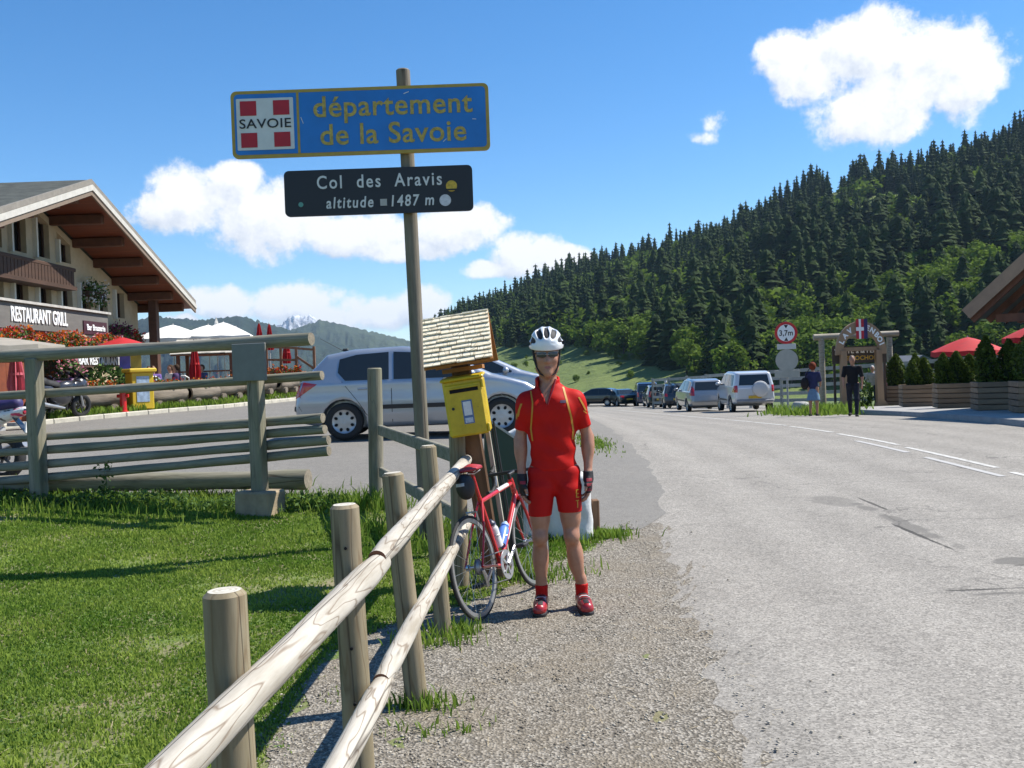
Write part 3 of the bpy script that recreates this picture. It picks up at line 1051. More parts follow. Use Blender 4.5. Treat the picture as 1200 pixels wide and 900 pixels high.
def build_forest():
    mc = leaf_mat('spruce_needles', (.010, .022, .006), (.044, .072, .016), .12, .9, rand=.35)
    mdec = leaf_mat('broad_leaves', (.030, .064, .007), (.155, .23, .026), .36, .8, rand=.35)
    bark = mat('bark', (.085, .065, .05), .9, .3, 12, .5, 30)
    cc = np.array([(0.6, 1.6)])
    # candidate spots over the hill, in slope coordinates
    N = 44000
    a = -.11 + 1.02 * rng.random(N)
    s = rng.random(N) ** .8 * 1.06 + .01
    yr, yf = np.interp(a, RY[:, 0], RY[:, 1]), np.interp(a, FY[:, 0], FY[:, 1])
    y = yf + (yr - yf) * s; x = a * y
    z = hill_z(x, y)
    el = (z - 1.6) / y
    # density even on the ground; clearings by noise
    cl = vnoise(x, y, .012, 21)
    big = vnoise(x, y, .02, 40)
    dens = np.clip(y / 500, .4, 1)
    mead = np.interp(a, MEADOW[:, 0], MEADOW[:, 1])
    ok = (el > mead + .004 * rng.normal(size=N)) & (rng.random(N) < dens) & (cl < .42)
    ok &= ~((np.abs(a - .335) < .006) & (np.abs(el - .158) < .010))     # small open clearing below the ridge
    ok &= ~((np.abs(a - .16) < .02) & (np.abs(el - .112) < .008) & (rng.random(N) < .8))
    x, y, z, a, s, big, el = (q[ok] for q in (x, y, z, a, s, big, el))
    # grid thinning so crowns do not pile up
    g = {}
    keep = []
    for i in np.argsort(y):
        cell = 5.4
        k = (int(x[i] / cell), int(y[i] / cell))
        if k in g: continue
        g[k] = 1; keep.append(i)
    keep = np.array(keep)
    x, y, z, a, s, big, el = (q[keep] for q in (x, y, z, a, s, big, el))
    n = len(x)
    u = rng.random(n)
    pd = .26 - .18 * s + 1.0 * big + .20 * (a < .2) + .16 * (s < .3)
    clump = vnoise(x, y, .03, 77)
    dec = (u < pd) & (s < .95)
    hgt = np.where(dec, 7 + 6 * rng.random(n), (9 + 13 * rng.random(n) ** 1.4) * (1 + .4 * clump))
    hgt = np.where((s < .2) & ~dec, hgt * .9, hgt)
    ang = rng.random(n) * 6.283
    # which ones show largest: project, drop those hidden behind nearer crowns
    inview = (a > -.12) & (a < .56)
    size = hgt / y
    order = np.argsort(-size)
    top = {}
    indiv = {True: [], False: []}
    for i in order:
        if not inview[i]: continue
        d = bool(dec[i])
        if len(indiv[d]) < (130 if d else 290): indiv[d].append(i)
    chosen = np.zeros(n, bool)
    for d in (True, False): chosen[indiv[d]] = True

    # near individuals: shared crown and trunk meshes
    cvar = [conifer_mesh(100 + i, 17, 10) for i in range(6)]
    dvar = [broadleaf_mesh(200 + i, 900, .042) for i in range(6)]
    def mk(nm, v, mt):
        V, F, T = v
        o = np_mesh(nm, V, F, mt, attr={'tone': T}); me = o.data; bpy.data.objects.remove(o); return me
    cme = [mk('crown', v, mc) for v in cvar]; dme = [mk('crown', v, mdec) for v in dvar]
    t1 = MB().tube([(0, 0, -.06), (0, 0, .3), (0, 0, .92)], [.016, .012, .002], 7).build('trunk', bark); tme = t1.data; bpy.data.objects.remove(t1)
    mb = MB().tube([(0, 0, -.06), (.01, 0, .25), (0, .01, .5)], [.03, .022, .012], 7)
    for k in range(4):
        q = k * 1.6
        mb.tube([(0, 0, .28 + .05 * k), (.12 * math.cos(q), .12 * math.sin(q), .48 + .06 * k)], [.012, .004], 5)
    t2 = mb.build('trunk', bark); tdme = t2.data; bpy.data.objects.remove(t2)
    for d in (True, False):
        for i in indiv[d]:
            if d: o = thing('broadleaf_tree', 'light green leafy tree among the dark conifers on the hillside', 'tree', group='broadleaf trees on the hillside')
            else: o = thing('spruce_tree', 'dark green spruce in the dense forest covering the hillside', 'tree', group='spruces on the hillside')
            o.location = (x[i], y[i], z[i] - .4); o.rotation_euler = (0, 0, ang[i])
            hh = hgt[i]; wq = hh * (rng.uniform(.9, 1.25) if d else rng.uniform(1.1, 1.55))
            o.scale = (wq, wq, hh) if not d else (wq * 1.15, wq * 1.15, hh)
            c = bpy.data.objects.new('crown', (dme if d else cme)[int(rng.integers(0, 6))]); col.objects.link(c); c.parent = o
            t = bpy.data.objects.new('trunk', tdme if d else tme); col.objects.link(t); t.parent = o

    def bulk(nm, sel, variants, mt, label):
        VV, FF, TT = [], [], []; o = 0
        for j, i in enumerate(np.where(sel)[0]):
            V, F, T = variants[j % len(variants)]
            c, sn = math.cos(ang[i]), math.sin(ang[i]); w = hgt[i] * rng.uniform(1.05, 1.6)
            P = np.stack([(V[:, 0] * c - V[:, 1] * sn) * w, (V[:, 0] * sn + V[:, 1] * c) * w, V[:, 2] * hgt[i]], 1) + (x[i], y[i], z[i] - .4)
            VV.append(P); FF.append(F + o); TT.append(np.clip(T + .4 * (rng.random() - .5), 0, 1)); o += len(V)
        kind(np_mesh(nm, np.concatenate(VV), np.concatenate(FF), mt, attr={'tone': np.concatenate(TT)}), 'stuff', label, 'forest')
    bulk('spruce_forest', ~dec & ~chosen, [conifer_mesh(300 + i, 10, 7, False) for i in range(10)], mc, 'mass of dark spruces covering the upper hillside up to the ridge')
    bulk('broadleaf_wood', dec & ~chosen, [broadleaf_mesh(400 + i, 170, .085) for i in range(10)], mdec, 'mass of light green broadleaf trees scattered through the spruce forest')
    # bushes dotted over the meadow
    k = 0
    for q in range(400):
        aa = rng.uniform(-.06, .17); yy = rng.uniform(255, 420); xx = aa * yy; zz = float(hill_z(xx, yy))
        e = (zz - 1.6) / yy
        if e > float(np.interp(aa, MEADOW[:, 0], MEADOW[:, 1])) or e < -.02 or rng.random() > .25 + 3 * max(0, e * 12): continue
        o = thing('meadow_bush', 'small rounded green bush dotted on the open meadow below the forest', 'bush', group='bushes on the meadow slope')
        hh = rng.uniform(1.2, 3.2); o.location = (xx, yy, zz - .5); o.rotation_euler = (0, 0, rng.random() * 6); o.scale = (hh * 1.4, hh * 1.4, hh)
        c = bpy.data.objects.new('crown', dme[int(rng.integers(0, 6))]); col.objects.link(c); c.parent = o
        k += 1
        if k > 40: break


build_forest()


def ridge_mesh(name, prof, dist, mt, jag, foot=-70, front=.72, seed=1, rough=0.0):
    prof = np.array(prof)
    na = 420
    aa = np.linspace(prof[0, 0], prof[-1, 0], na)
    el = np.interp(aa, prof[:, 0], prof[:, 1])
    fz = np.array([mnoise.fractal(Vector((q * 260, seed, 0)), .8, 2.1, 5) for q in aa])
    sq = np.concatenate([np.linspace(0, 1, 26), [1.12, 1.3]])
    V = []
    for i, q in enumerate(aa):
        top = 1.6 + el[i] * dist
        for s in sq:
            d = dist * (front + (1 - front) * s)
            z = foot + (top - foot) * (min(s, 1) ** 1.1) - max(0, s - 1) * dist * .12
            if s == 1: z += jag * fz[i]
            elif 0 < s < 1: z += rough * (top - foot) * mnoise.fractal(Vector((q * 60, s * 5, seed)), .8, 2, 4) * math.sin(math.pi * s)
            V.append((q * d, d, z))
    c = len(sq)
    i = np.arange((na - 1) * c).reshape(na - 1, c)[:, :-1].ravel()
    kind(np_mesh(name, np.array(V), np.stack([i, i + c, i + c + 1, i + 1], 1), mt, smooth=180), 'structure')


def build_far():
    mf, nt, b = new_mat('distant_woods')
    v = coords(nt)
    n1 = noise_node(nt, v, .004, 6, .65); n2 = noise_node(nt, v, .03, 6, .7)
    base = ramp_node(nt, n2, [(.35, (.008, .02, .012)), (.7, (.022, .04, .018))])
    base = mix_node(nt, ramp_node(nt, n1, [(.52, (0, 0, 0)), (.62, (.8, .8, .8))]), base, (.032, .048, .024))
    nt.links.new(base, b.inputs['Base Color']); b.inputs['Roughness'].default_value = 1
    bump_node(nt, b, n2, 1.0, 12)
    ridge_mesh('wooded_ridge', [(-.75, .03), (-.55, .035), (-.4327, .0429), (-.4061, .0550), (-.3621, .0665), (-.3406, .0632), (-.3102, .0604), (-.2754, .0635), (-.2496, .0557),
                                (-.2195, .0459), (-.1894, .0371), (-.1465, .0225), (-.0862, .0065), (-.02, -.01)], 2900, mf, 8, seed=2, rough=.12)
    mm, nt, b = new_mat('alpine_slope')
    v = coords(nt)
    n1 = noise_node(nt, v, .0035, 6, .6); n2 = noise_node(nt, v, .02, 6, .7)
    base = ramp_node(nt, n1, [(.42, (.014, .027, .017)), (.62, (.055, .075, .036))])
    base = mix_node(nt, .35, base, ramp_node(nt, n2, [(.35, (.012, .024, .015)), (.7, (.07, .09, .04))]))
    nt.links.new(base, b.inputs['Base Color']); b.inputs['Roughness'].default_value = 1
    bump_node(nt, b, n2, 1.0, 16)
    ridge_mesh('grassy_ridge', [(-.42, .02), (-.2589, .0386), (-.2238, .0469), (-.1931, .0563), (-.1715, .0512), (-.1285, .0393), (-.0855, .0273), (-.0510, .0192), (.0008, .0061), (.0698, -.0094)],
               3700, mm, 6, seed=5, rough=.16)
    ms, nt, b = new_mat('snow_and_rock')
    v = coords(nt)
    n1 = noise_node(nt, v, .0016, 8, .65)
    nt.links.new(ramp_node(nt, n1, [(.42, (.16, .17, .19)), (.55, (.85, .87, .9))]), b.inputs['Base Color'])
    b.inputs['Roughness'].default_value = .8
    bump_node(nt, b, n1, 1.0, 300)
    ridge_mesh('snow_mountain', [(-.36, .0), (-.2589, .0386), (-.2412, .0480), (-.2278, .0570), (-.2189, .0635), (-.2130, .0595), (-.2041, .0622), (-.1932, .0545), (-.1719, .0425), (-.1461, .0329), (-.05, .0)],
               6600, ms, 34, seed=9, rough=.3)


build_far()


def build_haze():
    m = bpy.data.materials.new('thin_haze'); m.use_nodes = True
    nt = m.node_tree; nt.nodes.clear()
    pv = nt.nodes.new('ShaderNodeVolumePrincipled'); out = nt.nodes.new('ShaderNodeOutputMaterial')
    pv.inputs['Color'].default_value = (.52, .74, 1.0, 1); pv.inputs['Density'].default_value = 0.65e-4; pv.inputs['Anisotropy'].default_value = .2
    nt.links.new(pv.outputs[0], out.inputs['Volume'])
    o = MB().box((0, 2600, 205), (27600, 11400, 590)).build('haze', m)
    kind(o, 'stuff', 'thin blue haze hanging over the valley and far ridges', 'haze')


build_haze()

# ---------------------------------------------------------------- shared builders: leaves, people, cars
def scatter(name, P, size, mt, parent, tone, flat=.0, k=None):
    """small leaf or petal quads at points P"""
    n = len(P); P = np.asarray(P, float)
    nrm = rng.normal(size=(n, 3)); nrm[:, 2] += flat * 2; nrm /= np.linalg.norm(nrm, axis=1)[:, None]
    t1 = np.cross(nrm, rng.normal(size=(n, 3))); t1 /= np.linalg.norm(t1, axis=1)[:, None] + 1e-9
    t2 = np.cross(nrm, t1)
    s = (size * (.6 + .8 * rng.random(n)))[:, None]
    V = np.stack([P - t1 * s, P - t2 * s * .55, P + t1 * s, P + t2 * s * .55], 1).reshape(-1, 3)
    F = np.arange(n)[:, None] * 4 + np.arange(4)[None]
    return np_mesh(name, V, F, mt, parent, attr={'tone': np.repeat(tone, 4)})


M_leaf = leaf_mat('garden_leaf', (.02, .05, .012), (.12, .20, .05), .3)
M_orange = leaf_mat('orange_petal', (.42, .03, .008), (.80, .26, .03), .3)
M_red = leaf_mat('red_petal', (.35, .012, .012), (.65, .04, .03), .3)
M_pink = leaf_mat('pink_petal', (.45, .08, .12), (.85, .45, .50), .3)
M_violet = leaf_mat('violet_petal', (.10, .012, .05), (.30, .04, .14), .3)
M_white = leaf_mat('white_petal', (.5, .5, .5), (.85, .85, .85), .3)
M_thuja = leaf_mat('thuja_leaf', (.02, .045, .010), (.14, .19, .03), .3)

SKIN = mat('skin', (.42, .235, .165), .5, .10, 30, .05, 200, spec=.4)
SKIN2 = mat('tanned_skin', (.36, .19, .125), .5, .10, 30, spec=.4)
HAIRS = {}


def cloth(name, c, rough=.85, var=.15):
    return mat('cloth_' + name, c, rough, var, 14, .3, 60, spec=.2)


def person(label, loc, rotz, H=1.72, top=None, low=None, hair=None, pose='stand', low_len=.08, arms=((.0, 0), (.0, 0)), res=.026, female=False, group=None, shoe=None, cat='person', skirt=False, sleeves=.5, bald=False):
    """one continuous body with clothing and hair over it; faces -Y before rotz"""
    t = thing('person', label, cat, loc, rotz, group)
    k = H / 1.75
    seat = pose == 'sit'
    hipz = .92 if not seat else .50
    sh = hipz + .50
    hw = .095 if not female else .10
    sw = .195 if not female else .17
    J = {}
    for s, nm in ((-1, 'R'), (1, 'L')):
        J['hip' + nm] = (s * hw, 0, hipz)
        if seat:
            J['kn' + nm] = (s * .13, -.42, .50); J['an' + nm] = (s * .13, -.40, .08)
        elif pose == 'walk':
            J['kn' + nm] = (s * .10, -.10 * s - .03, .50); J['an' + nm] = (s * .09, -.22 * s, .08 + .03 * (s < 0))
        else:
            J['kn' + nm] = (s * .105, -.02, .49); J['an' + nm] = (s * .11, .02, .08)
        J['sh' + nm] = (s * sw, 0, sh)
        f, o = arms[0 if s < 0 else 1]
        J['el' + nm] = (s * (sw + .05 + o * .12), -.02 - f * .10, sh - .29)
        J['wr' + nm] = (s * (sw + .05 - f * .06 + o * .05), -.05 - f * .30, sh - .53 + f * .30)
    top_z = sh + .33
    hd = (0, -.015, sh + .22)

    def legs(P, g=0.0):
        d = None
        for nm in 'RL':
            for a, b, r0, r1 in (('hip', 'kn', .085, .055), ('kn', 'an', .055, .035)):
                q = cone(P, J[a + nm], J[b + nm], r0 + g, r1 + g)
                d = q if d is None else smin(d, q, .03)
        return d

    def torso(P, g=0.0):
        d = cone(P, (0, 0, hipz + .02), (0, 0, hipz + .10), .145 + g, .13 + g, .75)
        d = smin(d, cone(P, (0, 0, hipz + .15), (0, 0, sh - .12), .125 + g, .155 + g, .7), .06)
        return smin(d, cone(P, (-sw + .03, 0, sh - .03), (sw - .03, 0, sh - .03), .07 + g, .07 + g), .05)

    def arms_(P, g=0.0, only=1.0):
        d = None
        for nm in 'RL':
            e = J['el' + nm]; s0 = J['sh' + nm]
            if only < 1:
                e = tuple(s0[i] + (e[i] - s0[i]) * only for i in range(3))
                q = cone(P, s0, e, .055 + g, .047 + g)
            else:
                q = cone(P, s0, e, .052 + g, .042 + g)
                q = smin(q, cone(P, e, J['wr' + nm], .042 + g, .028 + g), .02)
                w = J['wr' + nm]
                dirv = np.array(w) - np.array(e); dirv = dirv / np.linalg.norm(dirv)
                q = smin(q, cone(P, w, tuple(np.array(w) + dirv * .10), .032, .03, .6), .02)
                for fi in range(4):
                    b0 = np.array(w) + dirv * .09 + np.array((0, (fi - 1.5) * .018, 0)); q = smin(q, cone(P, tuple(b0), tuple(b0 + dirv * (.065 + .01 * (fi in (1, 2))) + np.array((0, -.01, 0))), .010, .008), .008)
                b0 = np.array(w) + dirv * .03 + np.array((0, -.03, 0)); q = smin(q, cone(P, tuple(b0), tuple(b0 + dirv * .05 + np.array((0, -.025, 0))), .012, .009), .01)
            d = q if d is None else np.minimum(d, q)
        return d

    def feet(P, g=0.0):
        d = None
        for s, nm in ((-1, 'R'), (1, 'L')):
            a = J['an' + nm]
            q = cone(P, (a[0], a[1] + .03, a[2] - .04), (a[0] + s * .02, a[1] - .17, a[2] - .05), .04 + g, .035 + g)
            d = q if d is None else np.minimum(d, q)
        return d

    def head(P):
        d = smin(ellip(P, hd, (.075, .095, .115)), cone(P, (0, -.02, hd[2] - .08), (0, -.04, hd[2] - .10), .05, .04), .03)
        d = smin(d, cone(P, (0, .01, sh - .02), (0, -.005, hd[2] - .06), .055, .05), .03)
        d = smin(d, cone(P, (0, -.105, hd[2] - .01), (0, -.118, hd[2] - .03), .010, .014), .015)
        for s in (-1, 1): d = smin(d, ellip(P, (s * .078, .0, hd[2] - .01), (.012, .022, .032)), .01)
        return d

    def body(P):
        d = smin(torso(P, -.012), legs(P), .05)
        d = smin(d, arms_(P), .03); d = np.minimum(d, feet(P, -.005))
        return smin(d, head(P), .025)
    sc = Matrix.Scale(k, 4)
    bx = ((-.42, -.62 if seat else -.48, -.02), (.42, .25, top_z + .05))
    parts = []
    parts.append(sdf_obj('body', body, *bx, res, SKIN2, t))

    def shirt(P):
        d = smin(torso(P, .012), arms_(P, .014, sleeves * 1.7 if sleeves < .55 else .95), .04)
        return np.maximum(d, np.maximum(hipz - .06 - P[2], P[2] - (sh + .045)))
    parts.append(sdf_obj('shirt', shirt, *bx, res, top or cloth('grey', (.2, .2, .2)), t))

    def lower(P):
        if skirt:
            zz = np.clip((hipz + .05 - P[2]) / .5, 0, 1)
            d = np.sqrt(P[0] ** 2 + (P[1] / .8) ** 2) - (.13 + .10 * zz)
            return np.maximum(d, np.maximum(low_len - P[2], P[2] - (hipz + .06)))
        d = smin(legs(P, .014), torso(P, .006), .05)
        return np.maximum(d, np.maximum(low_len - P[2], P[2] - (hipz + .05)))
    parts.append(sdf_obj('skirt' if skirt else 'trousers', lower, *bx, res, low or cloth('navy', (.02, .025, .05)), t))
    parts.append(sdf_obj('shoes', lambda P: np.maximum(feet(P, .008), -P[2]), *bx, res * .8, shoe or cloth('shoe', (.02, .02, .02)), t))
    if not bald:
        def hairf(P):
            big = .03 if female else .0
            d = ellip(P, (0, .012, hd[2] + .012), (.086 + big, .104 + big, .12 + big * .6))
            return np.maximum(d, -np.maximum(-(P[1] + .045 + .0), P[2] - hd[2] - .055) if False else np.maximum(d, np.minimum(-(P[1] + .035), 1) * 0 + np.minimum((hd[2] + .05) - P[2], -(P[1] + .03))))
        parts.append(sdf_obj('hair', hairf, (-.16, -.16, sh), (.16, .2, top_z + .08), res * .55, hair or cloth('hair_brown', (.06, .035, .02)), t))
    t.scale = (k, k, k)
    return t


# --- cars
CAR_GLASS = glass_mat('car_glass')
RUBBER = mat('tyre_rubber', (.018, .018, .018), .8, .2, 30, .3, 90)
BLACKP = mat('black_plastic', (.015, .015, .016), .5, .2, 20)
RIMM = mat('wheel_cover', (.45, .46, .47), .35, .1, 10, metal=.6)
REDL = mat('red_lamp', (.45, .012, .015), .12, .15, 12, coat=1)
CLEARL = mat('clear_lamp', (.6, .6, .6), .1, .2, 12, coat=1)
AMBERL = mat('amber_lamp', (.6, .2, .03), .15, .2, 12, coat=1)
PLATE_Y = mat('yellow_plate', (.62, .40, .03), .5, .08, 10)
PLATE_W = mat('white_plate', (.7, .7, .68), .5, .08, 10)
DARK = mat('dark_void', (.006, .006, .006), .9, .1, 5)


def paint(name, c, metal=.35):
    return mat('paint_' + name, c, .32, .05, 2, 0, metal=metal, coat=1, spec=.5)


def wheel(parent, x, y, r, side, w=.19, holes=8, rimm=None):
    e = bpy.data.objects.new('wheel', None); col.objects.link(e); e.parent = parent; e.location = (x, y, r)
    w2 = w / 2
    MB().lathe([(r * .62, -w2 * .8), (r * .80, -w2), (r * .95, -w2 * .9), (r, -w2 * .6), (r, w2 * .6), (r * .95, w2 * .9), (r * .80, w2), (r * .62, w2 * .8)], 32, axis='Y', closed=True).build('tyre', RUBBER, e, 50)
    o = side
    MB().lathe([(.001, o * w2 * .72), (r * .2, o * w2 * .78), (r * .45, o * w2 * .62), (r * .58, o * w2 * .70), (r * .64, o * w2 * .84), (r * .66, o * w2 * .5)], 32, axis='Y').build('rim', rimm or RIMM, e, 40)
    mb = MB()
    for i in range(holes):
        a = 2 * math.pi * (i + .5) / holes
        c = Vector((math.cos(a) * r * .46, o * (w2 * .72), math.sin(a) * r * .46))
        u = Vector((math.cos(a), 0, math.sin(a))); vv = Vector((-math.sin(a), 0, math.cos(a)))
        pts = [c + u * (r * .10 * math.cos(q)) + vv * (r * .085 * math.sin(q)) for q in np.linspace(0, 2 * math.pi, 9)[:-1]]
        pts = [p + Vector((0, o * .008, 0)) for p in pts]
        mb.add(pts, [tuple(range(8))])
    mb.build('slots', DARK, e)['kind'] = 'stuff'
    return e


def car(name, label, loc, rotz, prof, paintm, W=.86, wb=(-1.28, 1.33), wr=.31, belt=.93, res=.05, sidewin=(), rearwin=None, frontwin=None,
        tumble=.36, plate=PLATE_Y, rear_lamps=None, front_lamps=None, trim=True, pinch=.10, extra=None, group=None, holes=8, seams=(), handles=(), roofrail=False, cat='car', bumper=None):
    t = thing(name, label, cat, loc, rotz, group)
    px = np.array(prof); x0, x1 = px[:, 0].min(), px[:, 0].max(); zt = px[:, 1].max()
    xc, hl = (x0 + x1) / 2, (x1 - x0) / 2

    def f(P, cut=True):
        X, Y, Z = P
        if np.ndim(X) == 3:
            d2 = poly_sdf(prof, X[:, 0, :].astype(float), Z[:, 0, :].astype(float))[:, None, :]
        else:
            d2 = poly_sdf(prof, np.asarray(X, float), np.asarray(Z, float))
        xx = np.abs((X - xc) / hl)
        w = W * (1 - pinch * np.clip(xx, 0, 1.1) ** 4) - tumble * np.clip(Z - belt, 0, 9) - .35 * np.clip(.42 - Z, 0, 1) + .012 * np.exp(-((Z - .62) / .12) ** 2)
        d = smax(d2 + .05, (np.abs(Y) - w) * .93 + .05, .10) - .05
        if cut:
            for wx in wb:
                rr = np.sqrt((X - wx) ** 2 + (Z - wr) ** 2)
                d = np.maximum(d, -np.maximum(rr - wr * 1.17, (W - .26) - np.abs(Y)))
        return d
    body = sdf_obj('body', f, (x0 - .1, -W - .1, .12), (x1 + .1, W + .1, zt + .1), res, paintm, t)
    fs = lambda P: f(P, False)
    for s in (-1, 1):
        for poly in sidewin: patch('side_window', fs, poly, 1, s, CAR_GLASS, t, .006, W + .3)
        for poly in seams: patch('door_gap', fs, poly, 1, s, DARK, body, .003, W + .3, .2)
        for (hx, hz) in handles: MB().box((hx, s * (W - .005), hz), (.17, .035, .035), None, .012).build('door_handle', paintm, t)
        if trim: patch('side_trim', fs, [(wb[0] + wr * 1.35, .50), (wb[1] - wr * 1.35, .50), (wb[1] - wr * 1.35, .57), (wb[0] + wr * 1.35, .57)], 1, s, BLACKP, t, .012, W + .3)
        MB().ell((.80 * wb[1] - .22, s * (W + .09), belt + .10), (.07, .10, .075), 10, 6).build('mirror', paintm, t, 60)
        for wx in wb: wheel(t, wx, s * (W - .12), wr, s, holes=holes)
        if rear_lamps:
            patch('tail_lamp', fs, [(s * a, b) for a, b in rear_lamps], 0, -1, REDL, t, .008, hl + .6)
            if extra and 'tail_side' in extra: patch('tail_lamp', fs, extra['tail_side'], 1, s, REDL, t, .008, W + .3)
        if front_lamps: patch('headlamp', fs, [(s * a, b) for a, b in front_lamps], 0, 1, CLEARL, t, .008, hl + .6)
    if rearwin: patch('rear_window', fs, rearwin, 0, -1, CAR_GLASS, t, .008, hl + .6)
    if frontwin: patch('windscreen', fs, frontwin, 0, 1, CAR_GLASS, t, .008, hl + .6)
    if plate: 
        pz = .62 if not (extra and 'plate_z' in extra) else extra['plate_z']
        patch('number_plate', fs, [(-.26, pz - .06), (.26, pz - .06), (.26, pz + .06), (-.26, pz + .06)], 0, -1, plate, t, .016, hl + .6)
    if bumper: patch('bumper_strip', fs, bumper, 0, -1, BLACKP, t, .012, hl + .6)
    return t


HATCH = [(-2.04, .30), (-2.10, .52), (-2.06, .80), (-1.99, .97), (-1.55, 1.42), (-1.1, 1.50), (-.3, 1.53), (.25, 1.48), (1.18, 1.03), (1.75, .87), (2.0, .72), (2.10, .50), (2.05, .27), (1.5, .19), (-1.5, .19)]
HATCH_W = [[(-1.24, .985), (-1.36, 1.12), (-1.33, 1.34), (-1.05, 1.41), (-.52, 1.44), (-.52, .985)], [(-.44, .985), (-.44, 1.44), (.2, 1.40), (.50, 1.26), (.98, 1.02), (.97, .985)]]
HATCH_SEAM = [[(-.485, .28), (-.475, .28), (-.475, .98), (-.485, .98)], [(.75, .28), (.76, .28), (1.01, .96), (1.0, .96)], [(-1.30, .97), (-1.29, .97), (-1.02, .62), (-.90, .42), (-.70, .28), (-.712, .28), (-.912, .42), (-1.03, .62)]]
ESTATE = [(-2.14, .32), (-2.2, .52), (-2.16, .80), (-2.11, 1.0), (-1.88, 1.46), (-1.3, 1.53), (-.3, 1.56), (.2, 1.50), (1.0, 1.05), (1.8, .90), (2.1, .72), (2.18, .50), (2.12, .28), (1.5, .2), (-1.5, .2)]
SEDAN = [(-2.18, .32), (-2.24, .55), (-2.2, .86), (-2.1, .96), (-1.55, .99), (-.85, 1.38), (-.2, 1.43), (.35, 1.38), (1.15, .95), (1.9, .80), (2.18, .64), (2.24, .45), (2.15, .26), (1.5, .2), (-1.5, .2)]
SUV = [(-1.92, .42), (-1.98, .60), (-1.96, 1.0), (-1.93, 1.08), (-1.78, 1.64), (-1.3, 1.70), (-.1, 1.71), (.35, 1.64), (.95, 1.12), (1.65, 1.00), (1.92, .84), (1.98, .6), (1.92, .36), (1.3, .28), (-1.3, .28)]
VAN = [(-2.2, .34), (-2.25, .6), (-2.22, 1.1), (-2.10, 1.86), (-1.6, 1.93), (.6, 1.93), (1.05, 1.86), (1.72, 1.15), (2.2, .92), (2.3, .6), (2.25, .3), (1.5, .24), (-1.5, .24)]

# ---------------------------------------------------------------- restaurant chalet and its terrace
STUCCO = mat('stucco', (.50, .40, .26), .9, .10, 3, .15, 60)
DARKWOOD = mat('dark_wood', (.06, .03, .017), .7, .3, 5, .3, 20, stretch=(1, .15, 1))
SOFFIT = None
PANE = glass_mat('window_pane', (.012, .014, .014))
WHITEP = mat('white_paint', (.78, .77, .73), .6, .05, 8)
GREYP = mat('grey_board', (.14, .13, .115), .7, .15, 6, stretch=(1, .2, 1))
SIGNW = mat('sign_white', (.85, .85, .83), .5, .04, 8)
REDCLOTH = mat('red_canvas', (.42, .009, .012), .8, .12, 5, .15, 30)
WHITECLOTH = mat('white_canvas', (.80, .77, .70), .8, .06, 3, .15, 20)
M_pole = mat('parasol_pole', (.45, .43, .40), .5, .1, 8)


def soffit_mat():
    m, nt, b = new_mat('soffit_planks')
    v = coords(nt)
    sx = nt.nodes.new('ShaderNodeSeparateXYZ'); nt.links.new(v, sx.inputs[0])
    fr = math_node(nt, 'FRACT', math_node(nt, 'MULTIPLY', sx.outputs[1], 7.0))
    gap = ramp_node(nt, fr, [(0, (.25, .25, .25)), (.06, (1, 1, 1)), (.94, (1, 1, 1)), (1, (.25, .25, .25))])
    n = noise_node(nt, coords(nt, 'Object', (.3, 6, 1)), 3, 5)
    base = ramp_node(nt, n, [(.3, (.14, .036, .015)), (.7, (.22, .058, .022))])
    nt.links.new(mix_node(nt, 1.0, base, gap, 'MULTIPLY'), b.inputs['Base Color']); b.inputs['Roughness'].default_value = .55
    bump_node(nt, b, gap, .4, .01)
    return m


